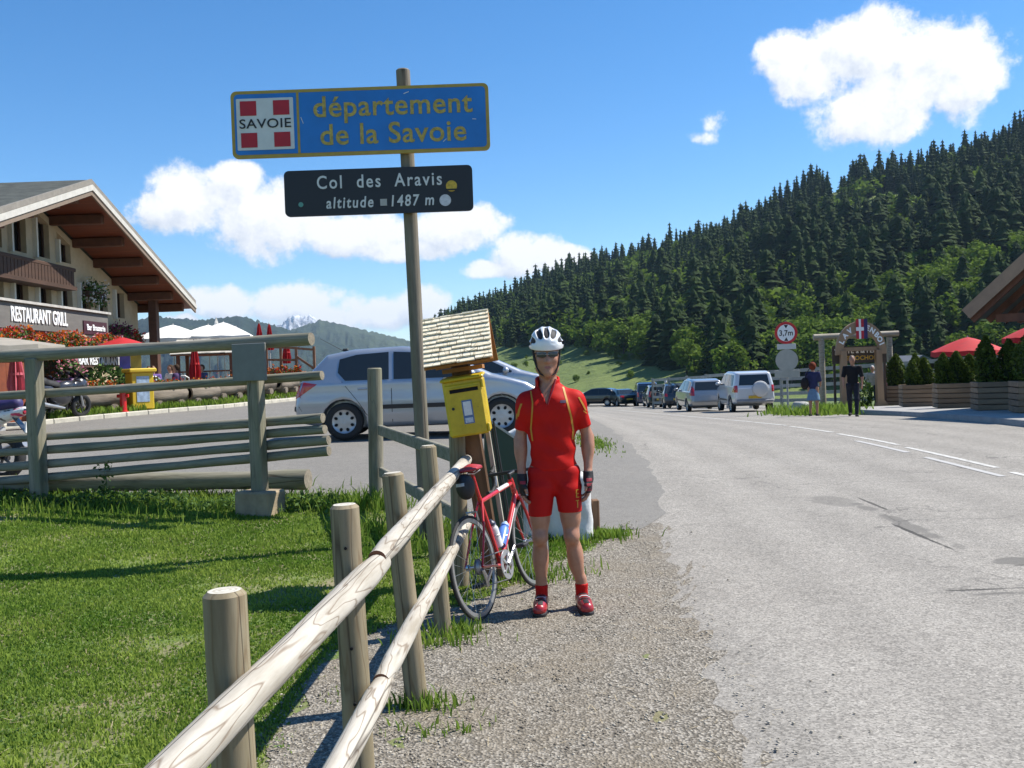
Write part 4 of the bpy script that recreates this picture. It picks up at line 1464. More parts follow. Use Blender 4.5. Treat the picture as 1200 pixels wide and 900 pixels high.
def restaurant():
    t = thing('restaurant', 'large beige alpine chalet restaurant with wide overhanging gable roof', 'restaurant', (-14.6, 30, .66))
    X0 = 0.0; RY0 = 0.0; zr = 7.14; hs = 9.5; sl = 3.04 / 9.5
    top = lambda y: zr - abs(y) * sl - .42                     # underside of the roof
    # windows: centre y, width; lower and upper row
    ys = [-6.4, -4.95, -3.5, -2.05, -.6, .9, 2.4, 3.85, 5.25, 6.8]
    w = .98
    lo0, lo1 = 3.35, 4.30
    wall = MB()
    def seg(y0, y1, z0f, z1f):
        z0a, z0b = (z0f(y0), z0f(y1)) if callable(z0f) else (z0f, z0f)
        z1a, z1b = (z1f(y0), z1f(y1)) if callable(z1f) else (z1f, z1f)
        vs = [(-.35, y0, z0a), (0, y0, z0a), (0, y1, z0b), (-.35, y1, z0b), (-.35, y0, z1a), (0, y0, z1a), (0, y1, z1b), (-.35, y1, z1b)]
        wall.add(vs, [(3, 2, 1, 0), (4, 5, 6, 7), (0, 1, 5, 4), (1, 2, 6, 5), (2, 3, 7, 6), (3, 0, 4, 7)])
    up0 = 4.95
    uptop = lambda y: min(6.35, top(y) - .42)
    prev = -8.6
    wins = []
    for yc in ys:
        a, b = yc - w / 2, yc + w / 2
        # pier, split where the ridge crosses it
        if prev < 0 < a: seg(prev, 0, 0, top); seg(0, a, 0, top)
        else: seg(prev, a, 0, top)
        seg(a, b, 0, lo0)
        wins.append((a, b, lo0, lo0, lo1, lo1))
        ut = lambda y: top(y) - .22
        hi = min(ut(a), ut(b))
        if hi > up0 + .35:
            seg(a, b, lo1, up0)
            mid = 0 if a < 0 < b else None
            seg(a, b, lambda y: min(6.4, ut(y)), top)
            wins.append((a, b, up0, up0, min(6.4, ut(a)), min(6.4, ut(b))))
        else:
            seg(a, b, lo1, top)
        prev = b
    seg(prev, 8.6, 0, top)
    wo = wall.build('wall', STUCCO, t)
    # side wall along the far eave and return
    MB().box((-5.3, 8.4, top(8.6) / 2), (9.9, .4, top(8.6))).build('wall', STUCCO, t)
    frame_m = mat('window_frame', (.42, .38, .30), .7, .1, 8)
    for (a, b, z0a, z0b, z1a, z1b) in wins:
        o = MB().add([(-.24, a, z0a), (-.24, b, z0b), (-.24, b, z1b), (-.24, a, z1a)], [(0, 1, 2, 3)]).build('window', PANE, t)
        f = MB()
        for q in (a + .03, b - .03): f.box((-.20, q, (z0a + min(z1a, z1b)) / 2), (.06, .06, min(z1a, z1b) - z0a))
        f.box((-.20, (a + b) / 2, z0a + .03), (.055, b - a, .06)); f.box((-.195, (a + b) / 2, (z0a + min(z1a, z1b)) / 2), (.05, .04, min(z1a, z1b) - z0a - .02))
        f.build('frame', DARKWOOD, o)
        MB().box((.05, a - .06, (z0a + min(z1a, z1b)) / 2), (.16, .10, min(z1a, z1b) - z0a + .12)).build('reveal', mat('sunlit_reveal', (.66, .63, .54), .85, .05, 6), o)  # paler colour on one reveal per window paints the sunlit pier side
    # dark ground floor opening with orange curtain wall behind
    MB().box((.012, -2, 1.25), (.03, 12, 2.3)).build('shopfront', PANE, t)
    # roof: slabs, soffit, fascia, purlins
    roof_m = mat('mossy_shingle', (.055, .06, .05), .95, .45, 3, .9, 14)
    soff = soffit_mat()
    xo = 1.95
    rf = None
    for sgn in (1, -1):
        mb = MB()
        a = (0, zr); b = (sgn * hs, zr - 3.04)
        n = .30
        prof = [(a[0], a[1]), (b[0], b[1]), (b[0], b[1] - n), (a[0], a[1] - n)]
        vs = [(x, y, z) for x in (-11, xo) for (y, z) in prof]
        mb.add(vs, [(0, 1, 2, 3), (7, 6, 5, 4), (0, 4, 5, 1), (1, 5, 6, 2), (3, 2, 6, 7)])
        o = mb.build('roof', roof_m, t, fix=True)
        s = MB().add([(-.0, a[0], a[1] - n - .004), (xo, a[0], a[1] - n - .004), (xo, b[0], b[1] - n - .004), (-.0, b[0], b[1] - n - .004)], [(0, 1, 2, 3)]).build('soffit', soff, o)
        # stepped barge boards
        for (dx, dz, hgt, mt, nm) in ((.03, -.02, .16, mat('grey_verge', (.22, .20, .17), .8, .15, 6), 'verge_board'), (.055, .15, .17, mat('verge_light', (.50, .48, .43), .8, .1, 6), 'verge_board'), (.02, .33, .14, mat('verge_brown', (.20, .15, .11), .8, .1, 6), 'barge_board')):
            vs = [(x, y, z - dz - q) for x in (xo + .001, xo + dx + .04) for (y, z) in (a, b) for q in (0, hgt)]
            MB().add(vs, [(0, 1, 3, 2), (4, 6, 7, 5), (0, 2, 6, 4), (1, 5, 7, 3), (2, 3, 7, 6), (0, 4, 5, 1)]).build(nm, mt, o)
        beamm = mat('purlin_wood', (.11, .042, .02), .7, .25, 5, .2, 20)
        for k, yy in enumerate((1.55, 3.15, 4.75, 6.3, 7.75, 8.95)):
            z = zr - yy * sl - n - .16
            mb2 = MB().box((xo / 2 - .25, sgn * yy, z), (xo - .05, .24, .30), None, .02)
            mb2.build('purlin', beamm, t)
        if sgn > 0: MB().box((xo / 2 - .3, 0, zr - n - .22), (xo - .2, .28, .36), None, .02).build('ridge_beam', beamm, t)
    MB().box((.75, 8.25, 2.6), (.32, .32, 4.6), None, .02).build('corner_post', mat('corner_wood', (.10, .045, .028), .7, .3, 6), t)
    MB().ell((1.2, 8.3, 4.35), (.09, .09, .11), 10, 6).build('lamp', SIGNW, t)
    # wooden balcony under the upper windows
    bal = MB().box((.55, -2.4, 4.62), (.09, 8.6, .12), None, .02); bal.build('balcony_rail', DARKWOOD, t)
    MB().box((.3, -2.4, 4.02), (.62, 8.6, .12)).build('balcony_floor', DARKWOOD, t)
    for i in range(42):
        q = -6.6 + i * .202
        o = MB().box((.56, q, 4.30), (.045, .17, .56)).build('balcony_board', DARKWOOD, t) if i == 0 else bpy.data.objects.new('balcony_board', first_board.data)
        if i == 0: first_board = o
        else: col.objects.link(o); o.parent = t; o.location = (0, i * .202, 0)
    # sign band
    sb = MB().box((1.22, -1.6, 2.83), (.12, 8.4, .72), None, .02).build('sign_band', GREYP, t)
    MB().box((1.24, -1.6, 3.23), (.26, 8.5, .07)).build('cap_board', mat('verge_light2', (.42, .40, .36), .8), sb)
    MB().box((.62, -1.6, 3.17), (1.2, 8.4, .08)).build('canopy_roof', GREYP, t)
    text('lettering', 'RESTAURANT GRILL', .56, SIGNW, sb, (1.30, -2.12, 2.86), (R(90), 0, R(90)), .012, .010, 1.0, .66)
    MB().box((1.30, 1.52, 2.70), (.03, 1.75, .42)).build('sign_panel', mat('maroon_sign', (.05, .012, .02), .6), sb)
    text('lettering', 'Bar Brasserie', .27, SIGNW, sb, (1.33, 1.52, 2.70), (R(90), 0, R(90)), .008, .004, 1.0, .95)
    MB().box((1.30, -5.0, 2.83), (.03, .5, .60)).build('sign_panel', mat('maroon_sign', (.05, .012, .02), .6), sb)
    # flower box along the band: one long trough brimming with blossom
    return t


restaurant()


def flowers(parent, P0, P1, h, depth, n, mixc, leaf=.35, size=.05, droop=.0):
    """blossom and leaf quads along a line P0-P1 (local)"""
    P0, P1 = np.array(P0, float), np.array(P1, float)
    def pts(k, zlo, zhi):
        s = rng.random(k)
        q = P0 + (P1 - P0) * s[:, None]
        d = np.array([-(P1 - P0)[1], (P1 - P0)[0], 0]); d = d / (np.linalg.norm(d) + 1e-9)
        bump = .75 + .35 * np.sin(s * 37 + 1) * np.sin(s * 17)
        q = q + d * ((rng.random(k) - .5) * depth)[:, None]
        q[:, 2] += (zlo + (zhi - zlo) * rng.random(k) ** .8) * h * bump
        return q
    scatter('foliage', pts(int(n * leaf) + 10, -droop, .95), size * 1.15, M_leaf, parent, rng.random(int(n * leaf) + 10))
    for mt, fr in mixc:
        k = int(n * (1 - leaf) * fr) + 4
        scatter('blossom', pts(k, -droop + .1, 1.05), size, mt, parent, rng.random(k))


def flower_things():
    t = thing('flower_trough', 'long balcony trough of orange and red flowers below the restaurant sign', 'flower trough', (-13.15, 28.2, 2.50))
    MB().box((0, 0, .06), (.35, 9.0, .22), None, .02).build('trough', DARKWOOD, t)
    flowers(t, (.1, -4.5, .10), (.1, 4.5, .10), .55, .60, 14000, ((M_orange, .50), (M_red, .28), (M_pink, .22)), .42, .05, .7)
    for (y, z, lab, mt, n) in ((34.0, 4.35, 'hanging basket of white flowers at the end of the wooden balcony', M_white, 260), (36.0, 2.95, 'violet hanging flowers on the windowsill beside the corner post', M_violet, 420), (37.3, 2.75, 'dark red hanging flowers nearest the chalet corner post', M_red, 300)):
        t = thing('flower_box', lab, 'flower box', (-14.35, y, z))
        MB().box((0, 0, .3), (.28, 1.3, .2), None, .02).build('trough', DARKWOOD, t)
        flowers(t, (.05, -.7, .3), (.05, .7, .3), .55, .45, n * 2, ((mt, 1.0),), .65 if mt is M_white else .4, .055, .9)


flower_things()


def parasol(label, loc, r, hgt, mt, n=8, closed=False, group=None, tilt=(0, 0), drop=.35, square=False, fin=None):
    t = thing('parasol', label, 'parasol', loc, rng.random() * .6, group)
    t.rotation_euler = (tilt[0], tilt[1], R(20) if not square else R(10))
    MB().cyl((0, 0, 0), (0, 0, hgt + .05), .025, .022, 10).build('pole', M_pole, t, 50)
    MB().cyl((0, 0, 0), (0, 0, .08), .25, .24, 16).build('base', mat('concrete_base', (.3, .3, .29), .9, .15, 8), t, 50)
    if closed:
        prof = []
        k = 10; vs, fs = [], []
        lv = [(0, .02), (.12, .07), (.45, .13), (.8, .19), (1.0, .17)]
        L = r * .95
        for i, (s, rad) in enumerate(lv):
            for j in range(2 * k):
                a = math.pi * j / k; rr = rad * (1.0 if j % 2 else .55) * (1 + .15 * rng.random())
                vs.append((rr * math.cos(a), rr * math.sin(a), hgt - s * L))
        for i in range(len(lv) - 1):
            for j in range(2 * k):
                j2 = (j + 1) % (2 * k); fs.append((i * 2 * k + j, (i + 1) * 2 * k + j, (i + 1) * 2 * k + j2, i * 2 * k + j2))
        MB().add(vs, fs).build('canopy', mt, t, 60)
        MB().cyl((0, 0, hgt - .62 * L), (0, 0, hgt - .57 * L), .16, .15, 14).build('strap', mt, t, 50)
    else:
        vs, fs = [(0, 0, hgt)], []
        m = 5
        for i in range(1, m + 1):
            s = i / m
            for j in range(n * 2):
                a = math.pi * j / n
                rr = r * s * (1 if j % 2 == 0 else .955)
                if square: rr = r * s / max(abs(math.cos(a)), abs(math.sin(a)), .72)
                vs.append((rr * math.cos(a), rr * math.sin(a), hgt - drop * (s ** 1.25) - (.03 * s if j % 2 else 0)))
        c = n * 2
        for j in range(c): fs.append((0, 1 + j, 1 + (j + 1) % c))
        for i in range(m - 1):
            for j in range(c):
                j2 = (j + 1) % c; fs.append((1 + i * c + j, 1 + (i + 1) * c + j, 1 + (i + 1) * c + j2, 1 + i * c + j2))
        # valance
        o = len(vs)
        for j in range(c): x, y, z = vs[1 + (m - 1) * c + j]; vs.append((x * 1.01, y * 1.01, z - .16 - .03 * (j % 2)))
        for j in range(c): j2 = (j + 1) % c; fs.append((1 + (m - 1) * c + j, o + j, o + j2, 1 + (m - 1) * c + j2))
        MB().add(vs, fs).build('canopy', mt, t, 35)
        for j in range(0, c, 2):
            x, y, z = vs[1 + (m - 1) * c + j]
            MB().tube([(0, 0, hgt - .06), (x * .98, y * .98, z - .02)], .012, 5).build('rib', M_pole, t)
    return t


def log_planter(label, loc, ang, L, d, nfl, mixc):
    t = thing('log_planter', label, 'planter', loc, ang, 'hollowed log planters along the terrace edge')
    bark = mat('log_bark', (.20, .165, .125), .95, .35, 6, .8, 25, stretch=(.25, 1, 1))
    n = 18; vs, fs = [], []
    ring = []
    for i, x in enumerate(np.linspace(-L / 2, L / 2, 7)):
        for k in range(n):
            a = 2 * math.pi * k / n
            rr = d / 2 * (1 + .06 * math.sin(3 * a + i) + .04 * rng.normal())
            vs.append((x, rr * math.cos(a), d / 2 + .12 + rr * math.sin(a)))
    for i in range(6):
        for k in range(n):
            k2 = (k + 1) % n; fs.append((i * n + k, i * n + k2, (i + 1) * n + k2, (i + 1) * n + k))
    MB().add(vs, fs).build('log', bark, t, 60, fix=True)
    for s in (-1, 1):
        r1 = d / 2 * .72
        q = s * L / 2
        mb = MB(); ring0 = [(q, d / 2 * 1.0 * math.cos(2 * math.pi * k / n), d / 2 + .12 + d / 2 * math.sin(2 * math.pi * k / n)) for k in range(n)]
        ring1 = [(q, r1 * math.cos(2 * math.pi * k / n), d / 2 + .12 + r1 * math.sin(2 * math.pi * k / n)) for k in range(n)]
        mb.add(ring0 + ring1, [(k, (k + 1) % n, n + (k + 1) % n, n + k) for k in range(n)])
        mb.build('end_grain', mat('end_grain', (.32, .24, .16), .9, .2, 20), t)
        MB().add(ring1 + [(q - s * .35, p[1] * .9, p[2]) for p in ring1], [(k, (k + 1) % n, n + (k + 1) % n, n + k) for k in range(n)] + [tuple(range(n, 2 * n))]).build('hollow', mat('hollow_wood', (.03, .022, .016), .95), t)
        MB().cyl((s * L * .3, -d * .55, .09), (s * L * .3, d * .55, .09), .11, .11, 12).build('foot', bark, t, 50)
    flowers(t, (-L * .45, 0, d + .06), (L * .45, 0, d + .06), .34, d * .9, nfl, mixc, .5, .04)
    return t


def shingled_roof(parent, M0, wid, length, rows, cols, mt, thick=.012, lap=1.45, seed=1, jitter=.012, name='shingle'):
    """rows of split shingles on a slope: M0 maps (u across, v up the slope, w out) to local space; each shingle an object"""
    r = random.Random(seed)
    rh = length / rows
    base = {}
    for i in range(rows):
        u = -wid / 2
        while u < wid / 2 - .01:
            w = wid / cols * r.uniform(.55, 1.5)
            if u + w > wid / 2 - wid / cols * .4: w = wid / 2 - u
            L = rh * lap
            v0 = i * rh - r.uniform(-jitter, jitter)
            key = int(w * 60)
            mb = MB()
            a = math.atan2(thick * 1.15, rh)
            c = Vector((u + w / 2, v0 + L / 2, thick * .6 + .004 * r.random()))
            Mx = Matrix.Rotation(-a * 1.1, 3, 'X') @ Matrix.Rotation(r.uniform(-.02, .02), 3, 'Z')
            mb.box((0, 0, 0), (w - .004, L, thick * r.uniform(.7, 1.3)), Mx)
            mb.v = [tuple(M0 @ (Vector(p) + c)) for p in mb.v]
            mb.build(name, mt, parent)
            u += w


def terrace():
    # raised terrace floor behind a pale kerb
    tm = mat('terrace_gravel', (.21, .19, .15), .95, .25, 3, .5, 30)
    xs = lambda y: float(np.interp(y, [20, 25, 31.4, 37.6, 50], [-13.2, -11.75, -9.3, -8.45, -7.5]))
    rows = [(y, -16.0, xs(y)) for y in np.arange(20, 52, .5)]
    V = []
    for (y, a, b) in rows:
        for q in (0, .5, .86, 1.0):
            x = a + (b - a) * q
            V.append((x, y, tz(x, y) + (.16 + .30 * float(ss(31, 36, y)) * (1 if q < .9 else .35) if q < 1 else .09)))
    n = len(rows); Fq = [(i * 4 + k, i * 4 + k + 1, i * 4 + 5 + k, i * 4 + 4 + k) for i in range(n - 1) for k in range(3)]
    kind(np_mesh('terrace_ground', np.array(V), np.array(Fq), [tm], smooth=180), 'structure')
    km = mat('kerb_stone', (.46, .43, .35), .9, .2, 5, .4, 30)
    k0 = thing('kerb', 'row of pale kerb stones edging the restaurant terrace', 'kerb', (0, 0, 0))
    y = 21.0
    while y < 45:
        x = xs(y); x2 = xs(y + .8)
        MB().beam((x, y, tz(x, y) + .06), (x2, y + .78, tz(x2, y + .78) + .06), .14, .14, .02).build('kerb_stone', km, k0)
        y += .8
    # grassy fringe on the bank
    n = 5000
    yy = rng.uniform(25, 46, n); xx = np.interp(yy, [20, 25, 31.4, 37.6, 50], [-13.2, -11.75, -9.3, -8.45, -7.5]) - .15 - rng.random(n) ** 1.5 * np.where(yy > 32, 2.6, 1.0)
    zz = terrain(xx, yy) + .12 + .25 * ss(31, 36, yy) * ss(0, 1, (np.interp(yy, [20, 25, 31.4, 37.6, 50], [-13.2, -11.75, -9.3, -8.45, -7.5]) - xx))
    P = np.stack([xx, yy, zz], 1)
    V, F, T = blades(P, .08 + .16 * rng.random(n), .02 + .015 * rng.random(n), .6 * rng.random(n), np.clip(.4 + .4 * (rng.random(n) - .5), 0, 1))
    kind(np_mesh('bank_grass', V, F, MATS['grass_blade'], attr={'tone': T}), 'stuff', 'grass tufts growing on the terrace bank between the log planters', 'grass')

    of = ((M_orange, .8), (M_red, .2)); rf = ((M_red, .7), (M_orange, .3))
    for lab, x, y, a, L, d, n, mx in (
            ('hollow log planter with orange flowers beside the red hydrant', -11.72, 27.6, 55, 1.45, .50, 500, of),
            ('hollow log planter with orange flowers beyond the yellow box', -10.62, 30.1, 58, 1.35, .46, 500, of),
            ('hollow log planter with red flowers in front of the closed red parasol', -10.02, 31.7, 60, 1.15, .46, 420, of),
            ('hollow log planter with bare top in front of the shingled kiosk', -9.75, 33.6, 60, 1.2, .46, 60, rf),
            ('hollow log planter behind the notice board of the barrier gate', -9.2, 35.3, 68, 1.9, .46, 160, rf),
            ('farthest hollow log planter beside the silver hatchback tail lamp', -8.75, 38.0, 75, 1.4, .46, 80, rf)):
        log_planter(lab, (x, y, tz(x, y) + .16 + .2 * float(ss(31, 36, y))), R(a), L, d, n, mx)

    # fire hydrant
    t = thing('fire_hydrant', 'red fire hydrant with domed cap at the kerb', 'hydrant', (-10.95, 27.6, tz(-10.95, 27.6) + .1))
    rm = mat('hydrant_red', (.55, .012, .012), .35, .1, 10, coat=.5)
    MB().lathe([(.14, 0), (.14, .05), (.095, .06), (.09, .55), (.12, .57)], 18).build('barrel', rm, t, 40)
    MB().lathe([(.001, .82), (.08, .80), (.15, .72), (.18, .62), (.18, .57), (.12, .56)], 18).build('cap', rm, t, 40)
    MB().cyl((-.16, 0, .48), (.16, 0, .48), .05, .05, 10).build('outlet', rm, t, 50)
    # yellow box with poster
    t = thing('yellow_box', 'yellow cabinet with a pale blue poster on its side by the hydrant', 'cabinet', (-10.85, 28.6, tz(-10.85, 28.6) + .16), R(38))
    ym = mat('cabinet_yellow', (.62, .42, .02), .5, .08, 4)
    MB().box((0, 0, .53), (.62, .62, 1.06), None, .02).build('body', ym, t)
    MB().box((0, 0, 1.12), (.78, .78, .12), None, .03).build('lid', ym, t)
    MB().box((.0, -.316, .58), (.36, .012, .74)).build('poster', mat('poster_blue', (.35, .45, .55), .5, .35, 9), t)
    # tall banner and bushes behind
    t = thing('banner', 'violet and yellow banner board standing behind the yellow cabinet', 'banner', (-11.6, 29.9, tz(-11.6, 29.9) + .16), R(20))
    MB().box((-.15, 0, .95), (.30, .05, 1.9)).build('panel', mat('banner_violet', (.16, .12, .42), .6, .3, 3), t)
    MB().box((.17, 0, .95), (.30, .05, 1.9)).build('panel', mat('banner_yellow', (.55, .36, .05), .6, .2, 3), t)
    for lab, x, y, r, n, fl in (('dark green leafy bush left of the violet banner', -12.1, 29.2, (.75, .7, .65), 1500, None), ('pink flowering bush between the motorcycles and the green bush', -12.2, 27.2, (.4, .4, .75), 700, M_pink),
                                ('small green bush under the white terrace chairs', -11.5, 31.5, (.4, .5, .45), 500, None)):
        t = thing('bush', lab, 'bush', (x, y, tz(x, y) + .16))
        d = rng.normal(size=(n, 3)); d /= np.linalg.norm(d, axis=1)[:, None]; d *= (.75 + .35 * rng.random(n))[:, None]
        P = d * np.array(r) + (0, 0, r[2])
        scatter('foliage', P, .07, M_leaf, t, rng.random(n))
        MB().cyl((0, 0, 0), (0, 0, r[2]), .03, .02, 6).build('stem', DARKWOOD, t)
        if fl: scatter('blossom', P[::2] * 1.05, .05, fl, t, rng.random(len(P[::2])))
    # sign board over the terrace door
    t = thing('sign_board', 'white lettered bar sign hanging above the terrace entrance', 'sign', (-12.3, 29.3, 1.98 + .12), 0)
    MB().box((0, 0, .15), (.05, 3.4, .36)).build('board', DARKWOOD, t)
    text('lettering', 'BAR RESTAURANT', .34, SIGNW, t, (.04, 0, .15), (R(90), 0, R(90)), .01, .006, 1.0, 1.05)
    for q in (-1.6, 1.6): MB().box((-.04, q, -.55), (.08, .08, 1.7)).build('post', DARKWOOD, t)

    # parasols
    parasol('grey beige parasol top left behind the barrier rail', (-11.3, 21.3, tz(-11.3, 21.3) + .1), 1.5, 2.05, mat('beige_canvas', (.30, .27, .22), .85, .1, 5), drop=.22)
    parasol('open red parasol just above the top rail', (-11.85, 30.0, tz(-11.7, 30) + .15), .75, 2.17, REDCLOTH, drop=.25)
    for lab, x, y, r in (('large white parasol beside the chalet corner post', -14.4, 42.0, 1.35), ('middle one of the large white parasols', -13.2, 43.0, 1.3), ('white parasol farthest from the chalet', -12.1, 41.5, 1.2)):
        parasol(lab, (x, y, tz(x, y) + .4), r, 2.95, WHITECLOTH, group='white terrace parasols', square=True, drop=.6)
    for i, (lab, x, y, h, mt) in enumerate((('closed red parasol standing in front of the shingled kiosk', -10.6, 32.9, 1.85, REDCLOTH), ('closed white parasol beside the white canopies', -13.2, 44.2, 3.3, WHITECLOTH), ('closed red parasol just right of the closed white one', -12.95, 44.4, 2.95, REDCLOTH),
                                         ('closed red parasol above the kiosk roof', -12.35, 44.3, 2.9, REDCLOTH), ('left one of two slim closed red parasols above the notice board', -11.75, 46.0, 3.15, REDCLOTH),
                                         ('right one of two slim closed red parasols above the notice board', -11.3, 46.1, 3.1, REDCLOTH), ('closed red parasol behind the wooden steps', -10.05, 44.0, 2.4, REDCLOTH))):
        parasol(lab, (x, y, tz(x, y) + .4), 1.35 if i == 0 else 1.3, h, mt, closed=True)

    # shingled kiosk
    t = thing('kiosk', 'small wooden terrace kiosk with pale shingled roof', 'kiosk', (-10.95, 35.6, tz(-10.95, 35.6) + .42))
    wd = mat('kiosk_wood', (.16, .06, .03), .7, .3, 5, .2, 20)
    for q in (-.95, .95):
        for yy in (-.5, .5): MB().box((q, yy, .75), (.11, .11, 1.5)).build('post', wd, t)
    MB().box((0, -.5, .45), (1.9, .07, .12)).build('rail', wd, t); MB().box((0, -.5, .82), (1.9, .3, .05)).build('counter', wd, t)
    for i in range(6): MB().box((-.8 + i * .32, -.5, .62), (.05, .05, .34)).build('baluster', WHITEP, t)
    sh = mat('kiosk_shingle', (.46, .43, .37), .9, .22, 4, .4, 30, rand=.2)
    for s in (1, -1):
        Mx = Matrix.Translation((0, -s * .85, 1.42)) @ Matrix.Rotation(R(0 if s > 0 else 180), 4, 'Z') @ Matrix.Rotation(R(34), 4, 'X')
        shingled_roof(t, Mx, 2.25, 1.0, 6, 8, sh, .025, seed=4 + s)
        MB().box((0, 0, 0), (2.2, 1.0, .03)).build('roof_deck', wd, t).matrix_local = Mx @ Matrix.Translation((0, .5, -.02))

    # wooden steps with railing
    t = thing('wooden_steps', 'wooden terrace steps with slatted railing behind the notice board', 'steps', (-9.4, 42.0, tz(-9.4, 42) + .2))
    wd2 = mat('steps_wood', (.22, .10, .05), .75, .25, 5)
    for i in range(5):
        MB().box((.35 + i * .26, 0, .95 - i * .2), (.3, 1.2, .05)).build('tread', wd2, t)
    for (a, b) in (((-.9, -.6, 2.05), (.35, -.6, 1.95)), ((.35, -.6, 1.95), (1.15, -.6, 1.85)), ((.35, -.6, 1.6), (1.5, -.6, .75)), ((-.9, -.6, 1.5), (.35, -.6, 1.45))):
        MB().beam(a, b, .06, .09).build('handrail', wd2, t)
    for q in (-.9, -.3, .35, 1.1): MB().box((q, -.6, 1.0), (.10, .10, 2.0)).build('post', wd2, t)
    MB().box((-.4, -.2, 1.0), (1.3, 1.4, .08)).build('landing', wd2, t)
    t = thing('flower_trough', 'trough of orange flowers at the foot of the wooden steps', 'flower trough', (-9.6, 41.2, tz(-9.6, 41.2) + .5))
    MB().box((0, 0, .35), (1.7, .3, .25)).build('trough', DARKWOOD, t)
    flowers(t, (-.8, 0, .5), (.8, 0, .5), .45, .35, 500, of, .4, .06)

    # tables with white chairs
    chair = None
    for i, (x, y, a) in enumerate(((-12.0, 31.9, 20), (-11.6, 32.3, 60), (-11.9, 33.0, 150), (-11.2, 33.3, 200), (-12.7, 33.2, 100), (-10.4, 36.9, 30))):
        lab = ('white terrace chair nearest the violet banner', 'white terrace chair right behind the small green bush', 'white terrace chair on the far side of the guests table', 'white terrace chair nearest the closed red parasol', 'white terrace chair deepest in the shade of the chalet', 'white terrace chair beside the shingled kiosk')[i]
        if chair is None:
            t = thing('garden_chair', lab, 'chair', group='white terrace chairs'); wp = mat('white_plastic', (.72, .72, .70), .4, .04, 8)
            MB().box((0, 0, .43), (.46, .44, .04), None, .015).build('seat', wp, t)
            for sx in (-.2, .2):
                for sy in (-.19, .19): MB().cyl((sx * 1.1, sy * 1.1, 0), (sx, sy, .43), .022, .022, 8).build('leg', wp, t)
                MB().tube([(sx * 1.15, -.2, .43), (sx * 1.2, -.2, .64), (sx * 1.2, .2, .66)], .022, 7).build('armrest', wp, t)
            mb = MB().tube([(-.22, .2, .43), (-.23, .25, .85), (-.1, .27, .93), (.1, .27, .93), (.23, .25, .85), (.22, .2, .43)], .024, 7); mb.build('back_frame', wp, t)
            for q in (-.1, 0, .1): MB().tube([(q, .2, .43), (q, .26, .92)], .018, 6).build('back_slat', wp, t)
            chair = t
        else:
            t = copy_tree(chair); t['label'] = lab
        t.location = (x, y, tz(x, y) + .17); t.rotation_euler = (0, 0, R(a))
    for lab, x, y in (('round terrace table among the seated guests', -11.9, 32.5), ('round terrace table nearest the shingled kiosk', -11.4, 34.2)):
        t = thing('terrace_table', lab, 'table', (x, y, tz(x, y) + .18))
        MB().cyl((0, 0, .70), (0, 0, .74), .48, .48, 20).build('table_top', mat('table_white', (.6, .6, .58), .5), t, 40)
        MB().cyl((0, 0, .02), (0, 0, .70), .035, .035, 10).build('stem', M_pole, t, 40); MB().cyl((0, 0, 0), (0, 0, .03), .25, .25, 14).build('foot', M_pole, t, 40)
    cols = [(.03, .03, .035), (.16, .10, .30), (.55, .55, .55), (.08, .05, .12), (.35, .10, .12), (.05, .07, .16), (.4, .36, .3)]
    guest = [(-12.55, 32.6, 90, 'seated guest in black nearest the chalet wall'), (-12.15, 33.3, 30, 'seated guest in violet behind the white chairs'), (-11.5, 33.1, -40, 'seated guest in white among the terrace guests'),
             (-11.15, 32.7, -90, 'seated guest in dark plum with back to the kiosk'), (-11.9, 34.6, 60, 'seated guest in dull red behind the others'), (-11.0, 34.9, -30, 'seated guest in navy close to the kiosk'), (-12.7, 34.4, 20, 'seated guest in beige deepest in the shade')]
    for (x, y, a, lab), c in zip(guest, cols):
        person(lab, (x, y, tz(x, y) + .18), R(a), 1.7, cloth('guest%d' % int(c[0] * 1000 + c[2] * 10), c), None, None, 'sit', arms=((.5, 0), (.6, 0)), res=.034, group='guests on the restaurant terrace')
    # pink folded parasol by the brown wall, wall itself
    t = thing('shelter_wall', 'low rusty brown board wall behind the barrier beside the motorcycle', 'wall', (-12.6, 23.6, tz(-12.6, 23.6) + .1), R(62))
    for i in range(12): MB().box((-1.4 + i * .25, 0, .75), (.24, .05 + .012 * (i % 2), 1.5)).build('board', mat('rust_board', (.22, .055, .02), .8, .25, 5, rand=.15), t)
    for q in (-1.45, 0.0, 1.5): MB().box((q, .06, .8), (.10, .08, 1.6)).build('post', DARKWOOD, t)
    parasol('folded pink parasol against the rusty board wall', (-11.6, 23.0, tz(-11.6, 23) + .1), 1.3, 1.95, mat('pink_canvas', (.50, .10, .13), .8, .15, 6), closed=True)


terrace()


